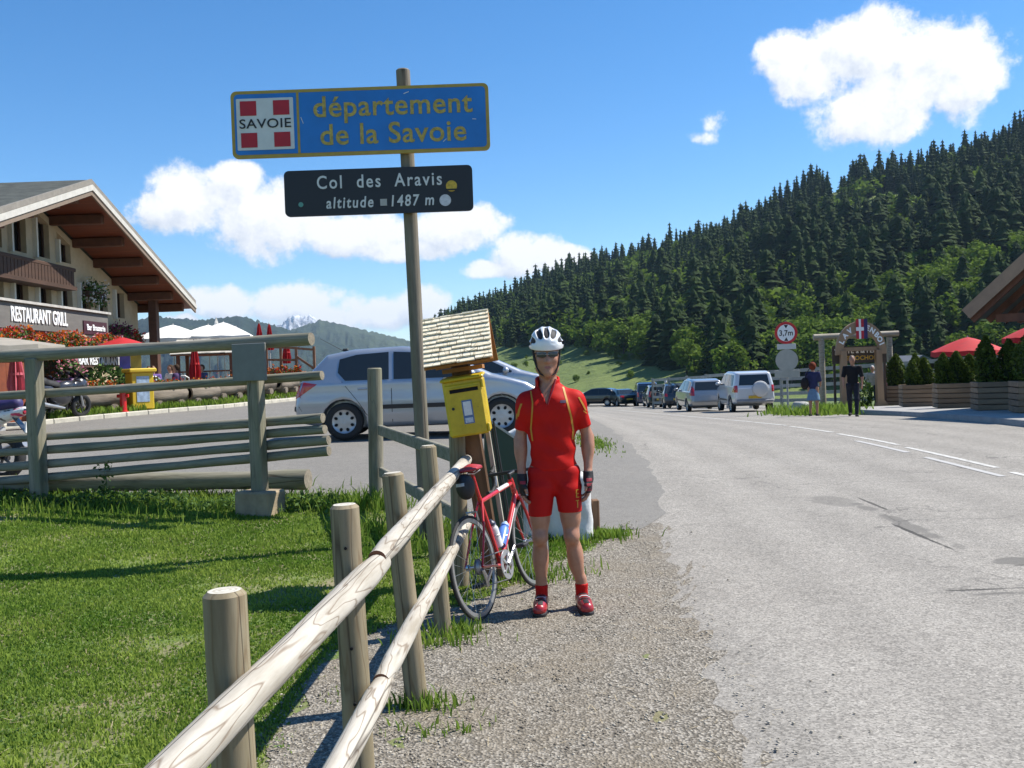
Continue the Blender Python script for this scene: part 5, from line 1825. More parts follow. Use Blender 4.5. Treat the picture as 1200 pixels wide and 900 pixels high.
def motorcycle(label, loc, rotz, tail, seatm, bodym, group=None):
    """sport tourer; heads +X"""
    t = thing('motorcycle', label, 'motorcycle', loc, rotz, group)
    t.rotation_euler = (R(8), 0, rotz)
    for nm, x in (('rear', -.70), ('front', .72)):
        e = bpy.data.objects.new('wheel', None); col.objects.link(e); e.parent = t; e.location = (x, 0, .31)
        w = .085 if nm == 'rear' else .06
        MB().lathe([(.21, -w * .8), (.25, -w), (.29, -w * .8), (.31, -w * .3), (.31, w * .3), (.29, w * .8), (.25, w), (.21, w * .8)], 30, axis='Y', closed=True).build('tyre', RUBBER, e, 50)
        MB().torus((0, 0, 0), .215, .02, 'Y', 28, 6).build('rim', mat('dark_alloy', (.08, .08, .085), .4, .1, 8, metal=.6), e, 60)
        for k in range(5):
            a = k * 2 * math.pi / 5
            MB().beam((0, 0, 0), (.21 * math.cos(a), 0, .21 * math.sin(a)), .03, .025).build('spoke', MATS['dark_alloy'], e)
    dm = mat('moto_dark', (.02, .022, .026), .35, .15, 6, coat=.6)
    pts = lambda P: smin(smin(ellip(P, (.05, 0, .55), (.34, .17, .24)), ellip(P, (.22, 0, .84), (.30, .16, .15)), .10), ellip(P, (.62, 0, .82), (.22, .19, .26)), .10)
    sdf_obj('fairing', pts, (-.5, -.35, .2), (1.0, .35, 1.2), .025, bodym, t)
    sdf_obj('tail', lambda P: smin(cone(P, (-.35, 0, .80), (-.98, 0, .93), .14, .06), cone(P, (-.2, 0, .72), (-.5, 0, .76), .13, .12), .08), (-1.2, -.3, .5), (.1, .3, 1.15), .02, tail, t)
    sdf_obj('seat', lambda P: np.maximum(smin(cone(P, (-.15, 0, .84), (-.52, 0, .93), .15, .13), cone(P, (-.52, 0, .97), (-.85, 0, 1.03), .13, .09), .05), -(P[2] - .87 + .18 * (P[0] + .3) * 1)), (-1.1, -.3, .6), (.2, .3, 1.25), .02, seatm, t)
    MB().tube([(-.1, 0, .38), (-.70, .10, .31)], [.05, .035], 8).build('swing_arm', dm, t); MB().tube([(-.1, -.12, .38), (-.70, -.12, .31)], [.05, .035], 8).build('swing_arm', dm, t)
    for s in (-1, 1):
        MB().tube([(.50, s * .09, .95), (.72, s * .09, .31)], .028, 8).build('fork_leg', MATS['wheel_cover'], t)
        MB().tube([(.42, s * .08, 1.0), (.36, s * .34, 1.0)], .018, 7).build('handlebar', dm, t)
        MB().ell((.52, s * .33, 1.14), (.03, .09, .05), 8, 6).build('mirror', dm, t)
    MB().tube([(.05, -.18, .30), (-.55, -.22, .42), (-.85, -.22, .52)], [.03, .05, .055], 10).build('exhaust', MATS['wheel_cover'], t, 50)
    MB().add([(.72, -.12, 1.02), (.72, .12, 1.02), (.48, .10, 1.26), (.48, -.10, 1.26)], [(0, 1, 2, 3)]).build('windscreen', CAR_GLASS, t)
    MB().box((-1.02, 0, .90), (.05, .16, .05), None, .015).build('tail_lamp', REDL, t)
    MB().beam((-.85, 0, .84), (-1.08, 0, .60), .14, .012).build('rear_mudguard', dm, t)
    MB().beam((-1.06, -.09, .70), (-1.06, .09, .70), .02, .14).build('number_plate', PLATE_W, t)
    MB().tube([(-.05, .18, .26), (-.10, .30, .02)], .014, 6).build('side_stand', dm, t)
    return t


def livery():
    m, nt, b = new_mat('race_livery')
    v = coords(nt)
    n = noise_node(nt, coords(nt, 'Object', (3, 3, 7)), 2.2, 2, .4)
    nt.links.new(ramp_node(nt, n, [(.36, (.55, .02, .12)), (.44, (.75, .75, .75)), (.60, (.75, .75, .76)), (.66, (.03, .03, .04))]), b.inputs['Base Color'])
    nt.nodes[-1] if False else None
    b.inputs['Roughness'].default_value = .3; b.inputs['Coat Weight'].default_value = .8
    return m


def motos():
    tail = livery()
    motorcycle('sports motorcycle with purple seat and white pink tail behind the barrier', (-7.5, 13.1, tz(-7.2, 13.1) + .012), R(172), tail, mat('purple_seat', (.035, .025, .11), .6, .2, 9), mat('moto_blue', (.02, .035, .05), .3, .2, 6, coat=.8))
    dk = mat('moto_dark', (.02, .022, .026), .35); bs = mat('black_seat', (.012, .012, .012), .7)
    for lab, x, y, a, c in (('dark motorcycle parked by the kerb right of the barrier post', -11.75, 25.3, 65, (.03, .03, .035)), ('black and violet motorcycle parked behind the barrier post', -12.3, 26.0, 60, (.10, .04, .12)), ('dark red motorcycle closest to the rusty board wall', -12.5, 24.9, 70, (.10, .015, .02))):
        cm = mat('moto_%d' % int(c[0] * 1000 + c[2] * 100), c, .3, .3, 4, coat=.8)
        motorcycle(lab, (x, y, tz(x, y) + .11), R(a), cm, bs, cm, 'motorcycles at the terrace edge')


motos()


def park_cars():
    silver = paint('silver', (.37, .40, .445), .55)
    white = paint('white', (.62, .63, .64), .15)
    champagne = paint('grey_silver', (.30, .31, .32), .5)
    green = paint('dark_green', (.012, .022, .018)); black = paint('black', (.010, .011, .012)); navy = paint('navy', (.014, .022, .06)); slate = paint('slate', (.035, .04, .045))
    hatch_rear = [(-.60, 1.0), (.60, 1.0), (.50, 1.36), (-.50, 1.36)]
    hatch_front = [(-.60, 1.08), (.60, 1.08), (.50, 1.42), (-.50, 1.42)]
    x = -1.62; y = 17.0
    c = car('hatchback', 'silver five door hatchback parked side on behind the signpost', 'car', (0, 0, 0)) if False else None
    # the lot tilts a little: both silver cars stand on it side on
    def tilt(o, ang): o.rotation_euler = (0, ang, o.rotation_euler[2])
    c = car('hatchback', 'silver five door hatchback parked side on behind the signpost', (-1.54, 17.05, tz(-1.54, 17.05) + .012), R(2), HATCH, silver, res=.024,
            sidewin=HATCH_W, rearwin=hatch_rear, frontwin=hatch_front, rear_lamps=[(.50, .70), (.80, .72), (.76, .98), (.62, .92)], front_lamps=[(.45, .66), (.78, .68), (.70, .84), (.45, .76)],
            seams=HATCH_SEAM, handles=((-.95, .84), (.02, .84)), extra={'tail_side': [(-2.02, .73), (-1.70, .94), (-1.93, .98)]}, bumper=[(-.8, .50), (.8, .50), (.8, .58), (-.8, .58)])
    MB().tube([(-1.35, 0, 1.49), (-1.75, 0, 1.72)], [.006, .003], 6).build('aerial', BLACKP, c)
    MB().box((-1.32, 0, 1.51), (.10, .05, .05), None, .015).build('aerial_base', BLACKP, c)
    patch_b = [(-2.07, .50), (-1.78, .50), (-1.80, .58), (-2.08, .60)]
    o = car('compact_van', 'silver car half hidden behind the yellow mailbox and cyclist', (-1.0, 21.2, tz(-1.0, 21.2) + .012), R(2), HATCH, silver, res=.04,
            sidewin=HATCH_W, rearwin=hatch_rear, frontwin=hatch_front, front_lamps=[(.45, .66), (.78, .68), (.70, .84), (.45, .76)], seams=HATCH_SEAM)
    # up the road
    g = 'cars parked along the road'
    def put(nm, lab, x, y, az, *a, **k):
        # az: heading clockwise from +Y in degrees
        return car(nm, lab, (x, y, tz(x, y) + .015), R(90 - az), *a, group=g, **k)
    c = put('suv', 'white off roader with round spare wheel cover on its tailgate', 9.8, 41.5, 1, SUV, white, W=.87, wb=(-1.18, 1.18), wr=.34, belt=1.08,
        sidewin=[[(-1.66, 1.12), (-1.58, 1.56), (-1.05, 1.58), (-1.05, 1.12)], [(-.98, 1.12), (-.98, 1.58), (-.30, 1.6), (-.30, 1.12)], [(-.22, 1.12), (-.22, 1.6), (.25, 1.56), (.75, 1.12)]],
        rearwin=[(-.62, 1.14), (.62, 1.14), (.55, 1.56), (-.55, 1.56)], frontwin=[(-.62, 1.2), (.62, 1.2), (.5, 1.55), (-.5, 1.55)],
        rear_lamps=[(.68, .86), (.84, .86), (.80, 1.14), (.68, 1.14)], extra={'tail_side': [(-1.91, .86), (-1.80, .86), (-1.80, 1.12), (-1.89, 1.12)], 'plate_z': .66}, res=.04, tumble=.22)
    sw = bpy.data.objects.new('spare_wheel', None); col.objects.link(sw); sw.parent = c; sw.location = (-1.99, -.22, .98)
    MB().lathe([(.001, -.16), (.25, -.155), (.31, -.12), (.325, -.06), (.32, .06)], 28, axis='X').build('spare_wheel_cover', mat('cover_plastic', (.55, .55, .55), .35, .05, 5), sw, 40)
    MB().box((-2.02, 0, .50), (.10, 1.5, .12), None, .03).build('rear_bumper', mat('grey_bumper', (.25, .25, .26), .5), c)
    put('estate_car', 'silver grey estate car parked beside the white off roader', 8.85, 46.5, 0, ESTATE, champagne, W=.86,
        sidewin=[[(-1.75, 1.0), (-1.72, 1.40), (-1.2, 1.44), (-1.2, 1.0)], [(-1.12, 1.0), (-1.12, 1.45), (-.42, 1.47), (-.42, 1.0)], [(-.34, 1.0), (-.34, 1.47), (.2, 1.42), (.85, 1.03)]],
        rearwin=[(-.60, 1.03), (.60, 1.03), (.52, 1.40), (-.52, 1.40)], rear_lamps=[(.62, .78), (.80, .80), (.72, 1.28), (.62, 1.1)], extra={'tail_side': [(-2.11, .78), (-1.95, .82), (-1.90, 1.2), (-1.98, 1.2)]}, res=.045, plate=None)
    put('saloon_car', 'black car with silver sheen rear window and yellow number plate', 9.9, 60.0, 4, HATCH, slate, W=.85, sidewin=HATCH_W, rearwin=hatch_rear, rear_lamps=[(.58, .76), (.8, .78), (.74, .97), (.6, .93)], res=.055)
    put('estate_car', 'dark green estate car partly hidden behind the walker in black', 10.0, 68.0, 2, ESTATE, green, sidewin=[[(-1.75, 1.0), (-1.72, 1.40), (-.42, 1.47), (-.42, 1.0)], [(-.34, 1.0), (-.34, 1.47), (.2, 1.42), (.85, 1.03)]],
        rearwin=[(-.60, 1.03), (.60, 1.03), (.52, 1.40), (-.52, 1.40)], rear_lamps=[(.62, .78), (.8, .8), (.72, 1.2), (.62, 1.1)], res=.06)
    put('van', 'navy blue van taller than the cars on both sides of it', 10.9, 80.0, 4, VAN, navy, W=.92, wb=(-1.4, 1.5), wr=.33, belt=1.1, tumble=.15,
        sidewin=[[(-1.95, 1.15), (-1.9, 1.7), (-.8, 1.72), (-.8, 1.15)], [(-.7, 1.15), (-.7, 1.72), (.3, 1.72), (.3, 1.15)]], rearwin=[(-.72, 1.15), (.72, 1.15), (.66, 1.68), (-.66, 1.68)], rear_lamps=[(.72, .8), (.88, .8), (.85, 1.2), (.74, 1.2)], res=.065, plate=None)
    put('saloon_car', 'dark green saloon with red tail lamps and yellow number plate', 9.2, 82.5, 350, SEDAN, green, sidewin=[[(-1.25, 1.0), (-.8, 1.3), (-.25, 1.36), (-.25, .98)], [(-.17, .98), (-.17, 1.36), (.3, 1.33), (.9, 1.0)]],
        rearwin=[(-.58, 1.04), (.58, 1.04), (.48, 1.32), (-.48, 1.32)], rear_lamps=[(.45, .72), (.8, .74), (.78, .92), (.45, .9)], res=.06, belt=.9)
    put('hatchback', 'small black hatchback facing away at the far end of the parked row', 7.3, 84.5, 300, HATCH, black, sidewin=HATCH_W, rearwin=hatch_rear, frontwin=hatch_front, front_lamps=[(.45, .66), (.78, .68), (.70, .84), (.45, .76)], res=.06)


park_cars()

# ---------------------------------------------------------------- far side of the road
THUJA = ['single pointed thuja in the farthest planter beside the arch', 'left thuja of the pair in the second planter from the arch', 'right thuja of the pair in the second planter from the arch',
         'left end of the broad thuja hedge in the middle planter', 'middle of the broad thuja hedge in the middle planter', 'right end of the broad thuja hedge in the middle planter',
         'tallest thuja, left of two at the picture edge', 'right one of two tall thujas at the picture edge', 'thuja in the nearest planter cut off by the picture edge']


def right_side():
    # pavement in front of the planters
    pm = mat('paving', (.30, .29, .27), .9, .15, 4, .3, 30)
    rows = [(y, float(np.interp(y, [14, 19.2, 23.9, 32.3, 35.5], [9.85, 9.99, 10.37, 11.0, 11.2])), float(np.interp(y, [14, 35.5], [17, 20]))) for y in np.arange(14, 36, .5)]
    V = []
    for (y, a, b) in rows:
        for x, dz in ((a, -.03), (a, .13), (a + .18, .135), (b, .15)): V.append((x, y, tz(x, y) + dz))
    Fq = [(i * 4 + k, i * 4 + k + 1, i * 4 + 5 + k, i * 4 + 4 + k) for i in range(len(rows) - 1) for k in range(3)]
    kind(np_mesh('pavement', np.array(V), np.array(Fq), pm), 'structure')
    # planter boxes with clipped thujas
    wood = mat('planter_plank', (.24, .165, .10), .85, .3, 4, .3, 25, stretch=(.2, 1, 1), rand=.15)
    spots = [(14.35, 36.6, 1.0, [(0, 1.25, .36)], 'farthest plank planter with a pointed thuja beside the wooden arch'), (13.45, 32.4, 1.2, [(-.12, 1.1, .29), (.17, .95, .28)], 'second plank planter from the wooden arch with a pointed thuja'),
             (12.95, 28.6, 1.2, [(-.34, .95, .27), (.02, 1.0, .28), (.36, .90, .27)], 'plank planter with a broad flat topped thuja hedge'), (12.42, 25.1, 1.15, [(-.26, 1.25, .27), (.28, 1.15, .28)], 'plank planter with tall thujas at the picture edge'), (12.05, 22.4, 1.15, [(0, 1.4, .5)], 'nearest plank planter partly cut off by the picture edge')]
    for (x, y, w, bushes, lab) in spots:
        z0 = tz(x, y) + .14; rz = R(-12)
        t = thing('planter_box', lab, 'planter', (x, y, z0), rz, 'plank planters with thujas along the pavement')
        for s in (-1, 1):
            for r in range(5):
                MB().box((0, s * .36, .08 + r * .145), (w, .05, .125), None, .008).build('plank', wood, t)
                MB().box((s * (w / 2 - .03), 0, .08 + r * .145), (.05, .66, .125), None, .008).build('plank', wood, t)
            for q in (-1, 1): MB().box((s * (w / 2 - .09), q * .32, .36), (.07, .05, .72)).build('corner_post', wood, t)
        MB().box((0, 0, .62), (w - .12, .62, .06)).build('soil', mat('soil', (.05, .035, .022), .95, .3, 12), t)
        c, sn = math.cos(rz), math.sin(rz)
        for j, (bx, hh, rr) in enumerate(bushes):
            n = 2600
            zz = rng.random(n) ** .85; a = rng.random(n) * 6.283
            prof = np.interp(zz, [0, .15, .45, .75, 1.0], [.75, 1.0, .92, .62, .06])
            wob = 1 + .22 * np.sin(a * 3 + zz * 5 + j) + .14 * np.sin(a * 7 + zz * 11)
            rad = rr * prof * wob * (.70 + .34 * rng.random(n) ** .5)
            P = np.stack([rad * np.cos(a), rad * np.sin(a) * .9, zz * hh], 1)
            b = thing('thuja', THUJA.pop(0), 'shrub', (x + bx * c, y + bx * sn, z0 + .64), rng.random() * 6, 'thujas in the plank planters')
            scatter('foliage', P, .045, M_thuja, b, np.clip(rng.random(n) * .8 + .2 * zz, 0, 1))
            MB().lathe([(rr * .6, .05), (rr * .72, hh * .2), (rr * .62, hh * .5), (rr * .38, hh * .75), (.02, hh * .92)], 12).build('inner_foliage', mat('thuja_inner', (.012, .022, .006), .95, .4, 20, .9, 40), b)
            MB().cyl((0, 0, -.05), (0, 0, hh * .6), .03, .015, 6).build('stem', DARKWOOD, b)
    # height limit sign on its post
    x, y = 9.29, 33.1; z0 = tz(x, y)
    t = thing('road_sign', 'height limit road sign with red ring above grey sign backs', 'road sign', (x, y, z0), R(-8))
    steel = mat('galvanised', (.32, .33, .33), .5, .12, 10, metal=.4); back = mat('sign_back', (.40, .39, .34), .6, .08, 5)
    MB().cyl((0, .05, 0), (0, .05, 3.15), .035, .035, 12).build('post', steel, t, 50)
    def disc(nm, z, r, yy, mt, th=.02): return MB().cyl((0, yy, z), (0, yy - th, z), r, r, 36).build(nm, mt, t, 40)
    disc('sign_face', 2.76, .375, 0, mat('sign_red', (.55, .015, .02), .45, .06, 5)); disc('sign_field', 2.76, .285, -.021, SIGNW, .004)
    text('lettering', '3,7m', .26, mat('sign_black', (.01, .01, .01), .5), t, (0, -.028, 2.75), (R(90), 0, 0), .003, .004, 1.0, .9)
    for s in (-1, 1): MB().add([(-.07, -.027, 2.76 + s * .27), (.07, -.027, 2.76 + s * .27), (0, -.027, 2.76 + s * .15)], [(0, 1, 2)]).build('arrow_mark', MATS['sign_black'], t)
    MB().box((0, -.01, 2.30), (.62, .02, .18), None, .004).build('sub_plate', mat('plate_pale', (.55, .55, .52), .5, .05, 5), t)
    disc('sign_disc', 1.84, .37, 0, back); MB().box((0, -.01, 1.38), (.82, .02, .24), None, .004).build('lower_plate', back, t)
    # pale boulder
    t = np_boulder('boulder', 'pale boulder lying at the foot of the road sign', (9.95, 33.7, tz(9.95, 33.7)), (.42, .3, .36))
    # plank fence
    fm = mat('fence_plank', (.34, .33, .30), .85, .18, 4, .3, 20, stretch=(.2, 1, 1), rand=.1)
    t = thing('plank_fence', 'long weathered horizontal plank fence behind the off roader and arch', 'fence', (0, 0, 0))
    pts = [(8.9, 62), (12.2, 50.2), (15.3, 44), (17.0, 40.5), (19, 37)]
    for (a, b) in zip(pts[:-1], pts[1:]):
        a, b = Vector((*a, 0)), Vector((*b, 0)); L = (b - a).length; m = max(1, round(L / 2.6))
        for i in range(m):
            p, q = a.lerp(b, i / m), a.lerp(b, (i + 1) / m)
            zp, zq = tz(p.x, p.y), tz(q.x, q.y)
            for r in range(5):
                dz = .35 + r * .36 + float(rng.normal()) * .015
                MB().beam((p.x, p.y, zp + dz), (q.x, q.y, zq + dz), .05, .16).build('plank', fm, t)
            MB().box((p.x, p.y + .09, zp + .95), (.13, .13, 1.9)).build('post', fm, t)
    # log pergola behind the arch
    lg = wood_mat('pergola_log', (.40, .36, .28), (.26, .22, .16), 'X', lines=.3)
    t = thing('log_pergola', 'pale round log frame standing behind the wooden arch', 'pergola', (13.2, 37.6, tz(13.2, 37.6)))
    MB().cyl((-1.6, 0, 2.82), (1.65, 0, 2.86), .12, .11, 14).build('cross_log', lg, t, 50)
    for q in (-1.3, 1.3): MB().cyl((q, 0, 0), (q, 0, 2.74), .12, .11, 14).build('post', lg, t, 50)
    # carved wooden arch
    t = thing('wooden_arch', 'tan wooden entrance arch with curved lettered top and flag emblem', 'arch', (12.82, 36.0, tz(12.82, 36)), R(-6)).scale = (.9, 1, 1)
    t = bpy.data.objects['wooden_arch']
    am = mat('arch_wood', (.31, .20, .115), .7, .2, 4, .3, 22, stretch=(1, 1, .2)); dk = mat('arch_dark', (.06, .045, .035), .7)
    for s in (-1, 1):
        MB().prism([(s * .46, .0), (s * 1.0, .0), (s * .98, .22), (s * .84, .36), (s * .80, 2.2), (s * .58, 2.2), (s * .58, .3)], -.16, .16, Matrix(((1, 0, 0), (0, 0, 1), (0, 1, 0))), (0, 0, 0)).build('post', am, t, fix=True)
    oa, ia = [], []
    for k in range(17):
        a = math.pi * (1 - k / 16)
        oa.append((1.0 * math.cos(a), 2.05 + 1.22 * math.sin(a) ** .9 if math.sin(a) > 0 else 2.05)); ia.append((.72 * math.cos(a), 2.05 + .80 * math.sin(a) ** .9 if math.sin(a) > 0 else 2.05))
    mb = MB(); n = 17
    vs = [(x, yy, z) for yy in (-.10, .10) for (x, z) in oa + ia]
    fs = []
    for k in range(n - 1):
        fs += [(k, k + 1, n + k + 1, n + k), (2 * n + k, 3 * n + k, 3 * n + k + 1, 2 * n + k + 1), (k, 2 * n + k, 2 * n + k + 1, k + 1), (n + k, n + k + 1, 3 * n + k + 1, 3 * n + k)]
    mb.add(vs, fs).build('arch_board', am, t, fix=True)
    for (tx, a) in (('L', 152), ('A', 136), ('V', 120), ('E', 72), ('N', 58), ('B', 44), ('O', 32), ('I', 21)):
        q = R(a); text('lettering', tx, .26, SIGNW, t, (.86 * math.cos(q), -.115, 2.05 + 1.0 * math.sin(q)), (R(90), 0, 0), .006, .012).rotation_euler = (R(90), -(q - math.pi / 2), 0)
    MB().box((-.04, -.13, 2.98), (.30, .03, .72)).build('emblem', mat('emblem_red', (.45, .015, .03), .6), t)
    MB().box((-.04, -.15, 2.98), (.08, .02, .722)).build('emblem_cross', SIGNW, t); MB().box((-.04, -.152, 2.98), (.302, .02, .13)).build('emblem_cross', SIGNW, t)
    MB().box((.19, -.125, 2.98), (.14, .03, .72)).build('emblem_band', mat('emblem_navy', (.03, .02, .10), .6), t)
    MB().beam((-.9, .02, 2.25), (.9, .02, 2.25), .10, .14).build('tie_beam', am, t)
    # hanging board
    t = thing('hanging_board', 'dark hanging board with white and yellow lettering under the arch', 'sign', (12.85, 36.25, tz(12.85, 36)), R(-6))
    MB().box((0, 0, 2.05), (1.95, .05, .62)).build('board', dk, t)
    for q in (-.9, .9): MB().box((q, .02, 1.2), (.08, .08, 2.4)).build('post', dk, t)
    text('lettering', 'VENTE à la FERME', .235, SIGNW, t, (0.02, -.03, 2.18), (R(90), 0, 0), .004, .005)
    text('lettering', 'REBLOCHON', .22, mat('sign_gold', (.65, .36, .03), .5), t, (0.02, -.03, 1.92), (R(90), 0, 0), .004, .004)
    # weeds and shrubs by arch and sign
    n = 2400
    cx = rng.choice(4, n, p=[.45, .12, .15, .28]); C = np.array([(9.8, 31.8), (9.55, 34.6), (12.8, 36.9), (10.8, 33.6)])[cx]
    P = C + rng.normal(size=(n, 2)) * np.array([(.55, .9), (.3, .5), (.8, .3), (.5, .8)])[cx]
    V, F, T = blades(np.stack([P[:, 0], P[:, 1], terrain(P[:, 0], P[:, 1])], 1), .12 + .30 * rng.random(n) ** 2, .018 + .012 * rng.random(n), .7 * rng.random(n), np.clip(.35 + .35 * (rng.random(n) - .5), 0, 1))
    kind(np_mesh('roadside_grass', V, F, MATS['grass_blade'], attr={'tone': T}), 'stuff', 'tall roadside grass around the road sign and arch', 'grass')
    t = thing('bush', 'leafy bush growing under the wooden arch', 'bush', (12.95, 36.6, tz(12.95, 36.6)))
    d = rng.normal(size=(900, 3)); d /= np.linalg.norm(d, axis=1)[:, None]
    scatter('foliage', d * (.7 + .3 * rng.random(900))[:, None] * np.array((.55, .35, .6)) + (0, 0, .6), .06, M_leaf, t, rng.random(900)); MB().cyl((0, 0, 0), (0, 0, .6), .03, .02, 6).build('stem', DARKWOOD, t)
    # people
    person('woman with auburn hair in a blue dress carrying a dark bag', (9.2, 30.0, tz(9.2, 30)), R(150), 1.63, cloth('navy_top', (.03, .035, .09)), cloth('denim_blue', (.13, .22, .33)), cloth('hair_auburn', (.14, .03, .012)), 'stand', .52, ((.5, 0), (.6, .2)), .02, True, skirt=True)
    t = thing('shoulder_bag', 'dark shoulder bag hanging at the hip of the woman in blue', 'bag', (8.93, 29.95, tz(9, 30) + .85), R(20))
    sdf_obj('bag_body', lambda P: ellip(P, (0, 0, .16), (.13, .10, .19)), (-.2, -.2, -.1), (.2, .2, .4), .02, cloth('bag', (.025, .02, .02)), t)
    MB().tube([(0, 0, .3), (.10, 0, .50), (.2, 0, .62)], .012, 6).build('strap', cloth('bag', (.025, .02, .02)), t)
    person('man in black shirt and dark trousers standing before the wooden arch', (9.72, 28.0, tz(9.72, 28)), R(-20), 1.74, cloth('black_tee', (.012, .012, .014)), cloth('dark_jean', (.018, .02, .03)), cloth('hair_grey', (.18, .15, .12)), 'walk', .07, ((.15, .1), (.1, .1)), .02)
    person('walker all in black crossing the road near the far cars', (9.41, 65.2, tz(9.41, 65.2)), R(-60), 1.72, cloth('black_tee', (.012, .012, .014)), cloth('black_low', (.012, .012, .014)), cloth('hair_grey', (.18, .15, .12)), 'walk', .07, ((.2, .1), (.1, .1)), .03)
    person('person with white cap standing behind the black car', (9.95, 63.5, tz(9.95, 63.5) + .02), R(160), 1.78, cloth('dark_jacket', (.03, .03, .04)), None, cloth('white_cap', (.6, .6, .6)), 'stand', .07, ((.4, 0), (.2, 0)), .03)
    person('person in dark clothes standing beyond the silver estate car', (11.2, 62.5, tz(11.2, 62.5)), R(170), 1.75, cloth('dark_jacket', (.03, .03, .04)), None, None, 'stand', .07, ((.4, 0), (.2, 0)), .03)
    for lab, x, y, c, hc in (('person in pink showing above the thuja planters', 14.75, 38.6, (.5, .2, .2), (.25, .2, .15)), ('grey haired person showing above the thuja planters', 14.55, 39.6, (.35, .33, .3), (.5, .48, .45))):
        person(lab, (x, y, tz(x, y)), R(-30), 1.7, cloth('vis%d' % int(c[0] * 100), c), None, cloth('h%d' % int(hc[0] * 100), hc), 'stand', .07, ((.3, 0), (.3, 0)), .032)
    # red parasols
    parasol('open red parasol with white marks behind the thuja planters', (16.75, 36.0, tz(16.75, 36) + .05), 1.25, 2.5, REDCLOTH, drop=.5)
    parasol('open red parasol half hidden under the dark chalet eaves', (17.6, 32.5, tz(17.6, 32.5) + .05), 1.2, 2.75, REDCLOTH, drop=.5)
    # dark chalet at the right edge
    t = thing('chalet', 'dark wooden chalet corner with steep overhanging roof at the picture edge', 'chalet', (11.65, 25.0, .0), R(-45))
    rm = mat('chalet_roof', (.15, .145, .13), .9, .2, 4, .5, 20); wm = mat('chalet_wood', (.14, .055, .03), .7, .3, 4, .3, 18, stretch=(1, 1, .2))
    sl = math.tan(R(41)); 
    for s, nm in ((1, 'roof'), (-1, 'roof')):
        xr = 4.6
        vs = []
        for yy in (0, 9.0):
            for (xq, zq) in ((0, 0), (xr, xr * sl)):
                xx = xq if s > 0 else 2 * xr - xq
                for dz in (0, -.20): vs.append((xx, yy, 2.68 + zq + dz))
        o = MB().add(vs, [(0, 2, 6, 4), (1, 5, 7, 3), (0, 1, 3, 2), (4, 6, 7, 5), (0, 4, 5, 1), (2, 3, 7, 6)]).build(nm, rm, t, fix=True)
        for q in range(8):
            yy = .15 + q * 1.15
            xa, xb = (.06, xr - .05) if s > 0 else (2 * xr - .06, xr + .05)
            MB().beam((xa, yy, 2.68 - .30 + .05 * sl), (xb, yy, 2.68 + (xr - .05) * sl - .30), .10, .16).build('rafter', wm, t)
        xa, xb = (-.02, xr) if s > 0 else (2 * xr + .02, xr)
        MB().beam((xa, -.04, 2.68 - .10), (xb, -.04, 2.68 + xr * sl - .10), .05, .30).build('barge_board', mat('barge_tan', (.30, .20, .13), .7, .15, 5), t)
    MB().prism([(1.3, 0), (7.9, 0), (7.9, 2.68 + 1.3 * sl - .35), (4.6, 2.68 + 4.6 * sl - .4), (1.3, 2.68 + 1.3 * sl - .35)], 2.6, 8.0, Matrix(((1, 0, 0), (0, 0, 1), (0, 1, 0)))).build('wall', wm, t, fix=True)
    for yy, z in ((.6, 2.45), (2.2, 2.45)): MB().beam((.5, yy, z), (8.5, yy, z), .16, .2).build('tie_beam', wm, t)
    for (q, yy) in ((1.6, 2.3),): MB().box((q, yy, 1.3), (.18, .18, 2.6)).build('post', wm, t)
    # small hut far back
    t = thing('hut', 'small hut with pale grey sloping roof behind the thuja planters', 'hut', (22.0, 54, tz(22.0, 54) - .5))
    MB().box((0, 0, 1.1), (2.6, 2.6, 2.2)).build('wall', wm, t)
    for s in (-1, 1): MB().beam((s * 1.7, 0, 2.05), (0, 0, 3.0), 3.2, .08).build('roof', mat('slate_roof', (.12, .13, .15), .9, .1, 4), t)
    # guard rail beyond the far cars
    t = thing('guard_rail', 'thin grey guard rail beyond the far parked cars', 'guard rail', (0, 0, 0))
    gp = [(1.0, 90), (6.9, 93), (12.2, 93), (16, 88)]
    for a, b in zip(gp[:-1], gp[1:]):
        MB().beam((*a, tz(*a) + .72), (*b, tz(*b) + .72), .06, .16).build('rail', MATS['galvanised'], t)
        for k in range(4):
            p = (a[0] + (b[0] - a[0]) * k / 4, a[1] + (b[1] - a[1]) * k / 4); MB().box((p[0], p[1] + .06, tz(*p) + .35), (.1, .06, .8)).build('post', MATS['galvanised'], t)


def np_boulder(name, label, loc, r, mt=None, res=.03, flat=False):
    def f(P):
        d = ellip(P, (0, 0, r[2] * .5), (r[0], r[1], r[2] * .62))
        return d + .04 * np.sin(P[0] * 9 + 1) * np.sin(P[1] * 11) + .03 * np.sin(P[2] * 14 + P[0] * 7)
    t = sdf_obj(name, f, (-r[0] * 1.3, -r[1] * 1.3, -.05), (r[0] * 1.3, r[1] * 1.3, r[2] * 1.4), res, mt or mat('pale_rock', (.38, .37, .34), .9, .2, 5, .6, 18))
    t.location = loc
    return tag(t, label, 'boulder')


right_side()

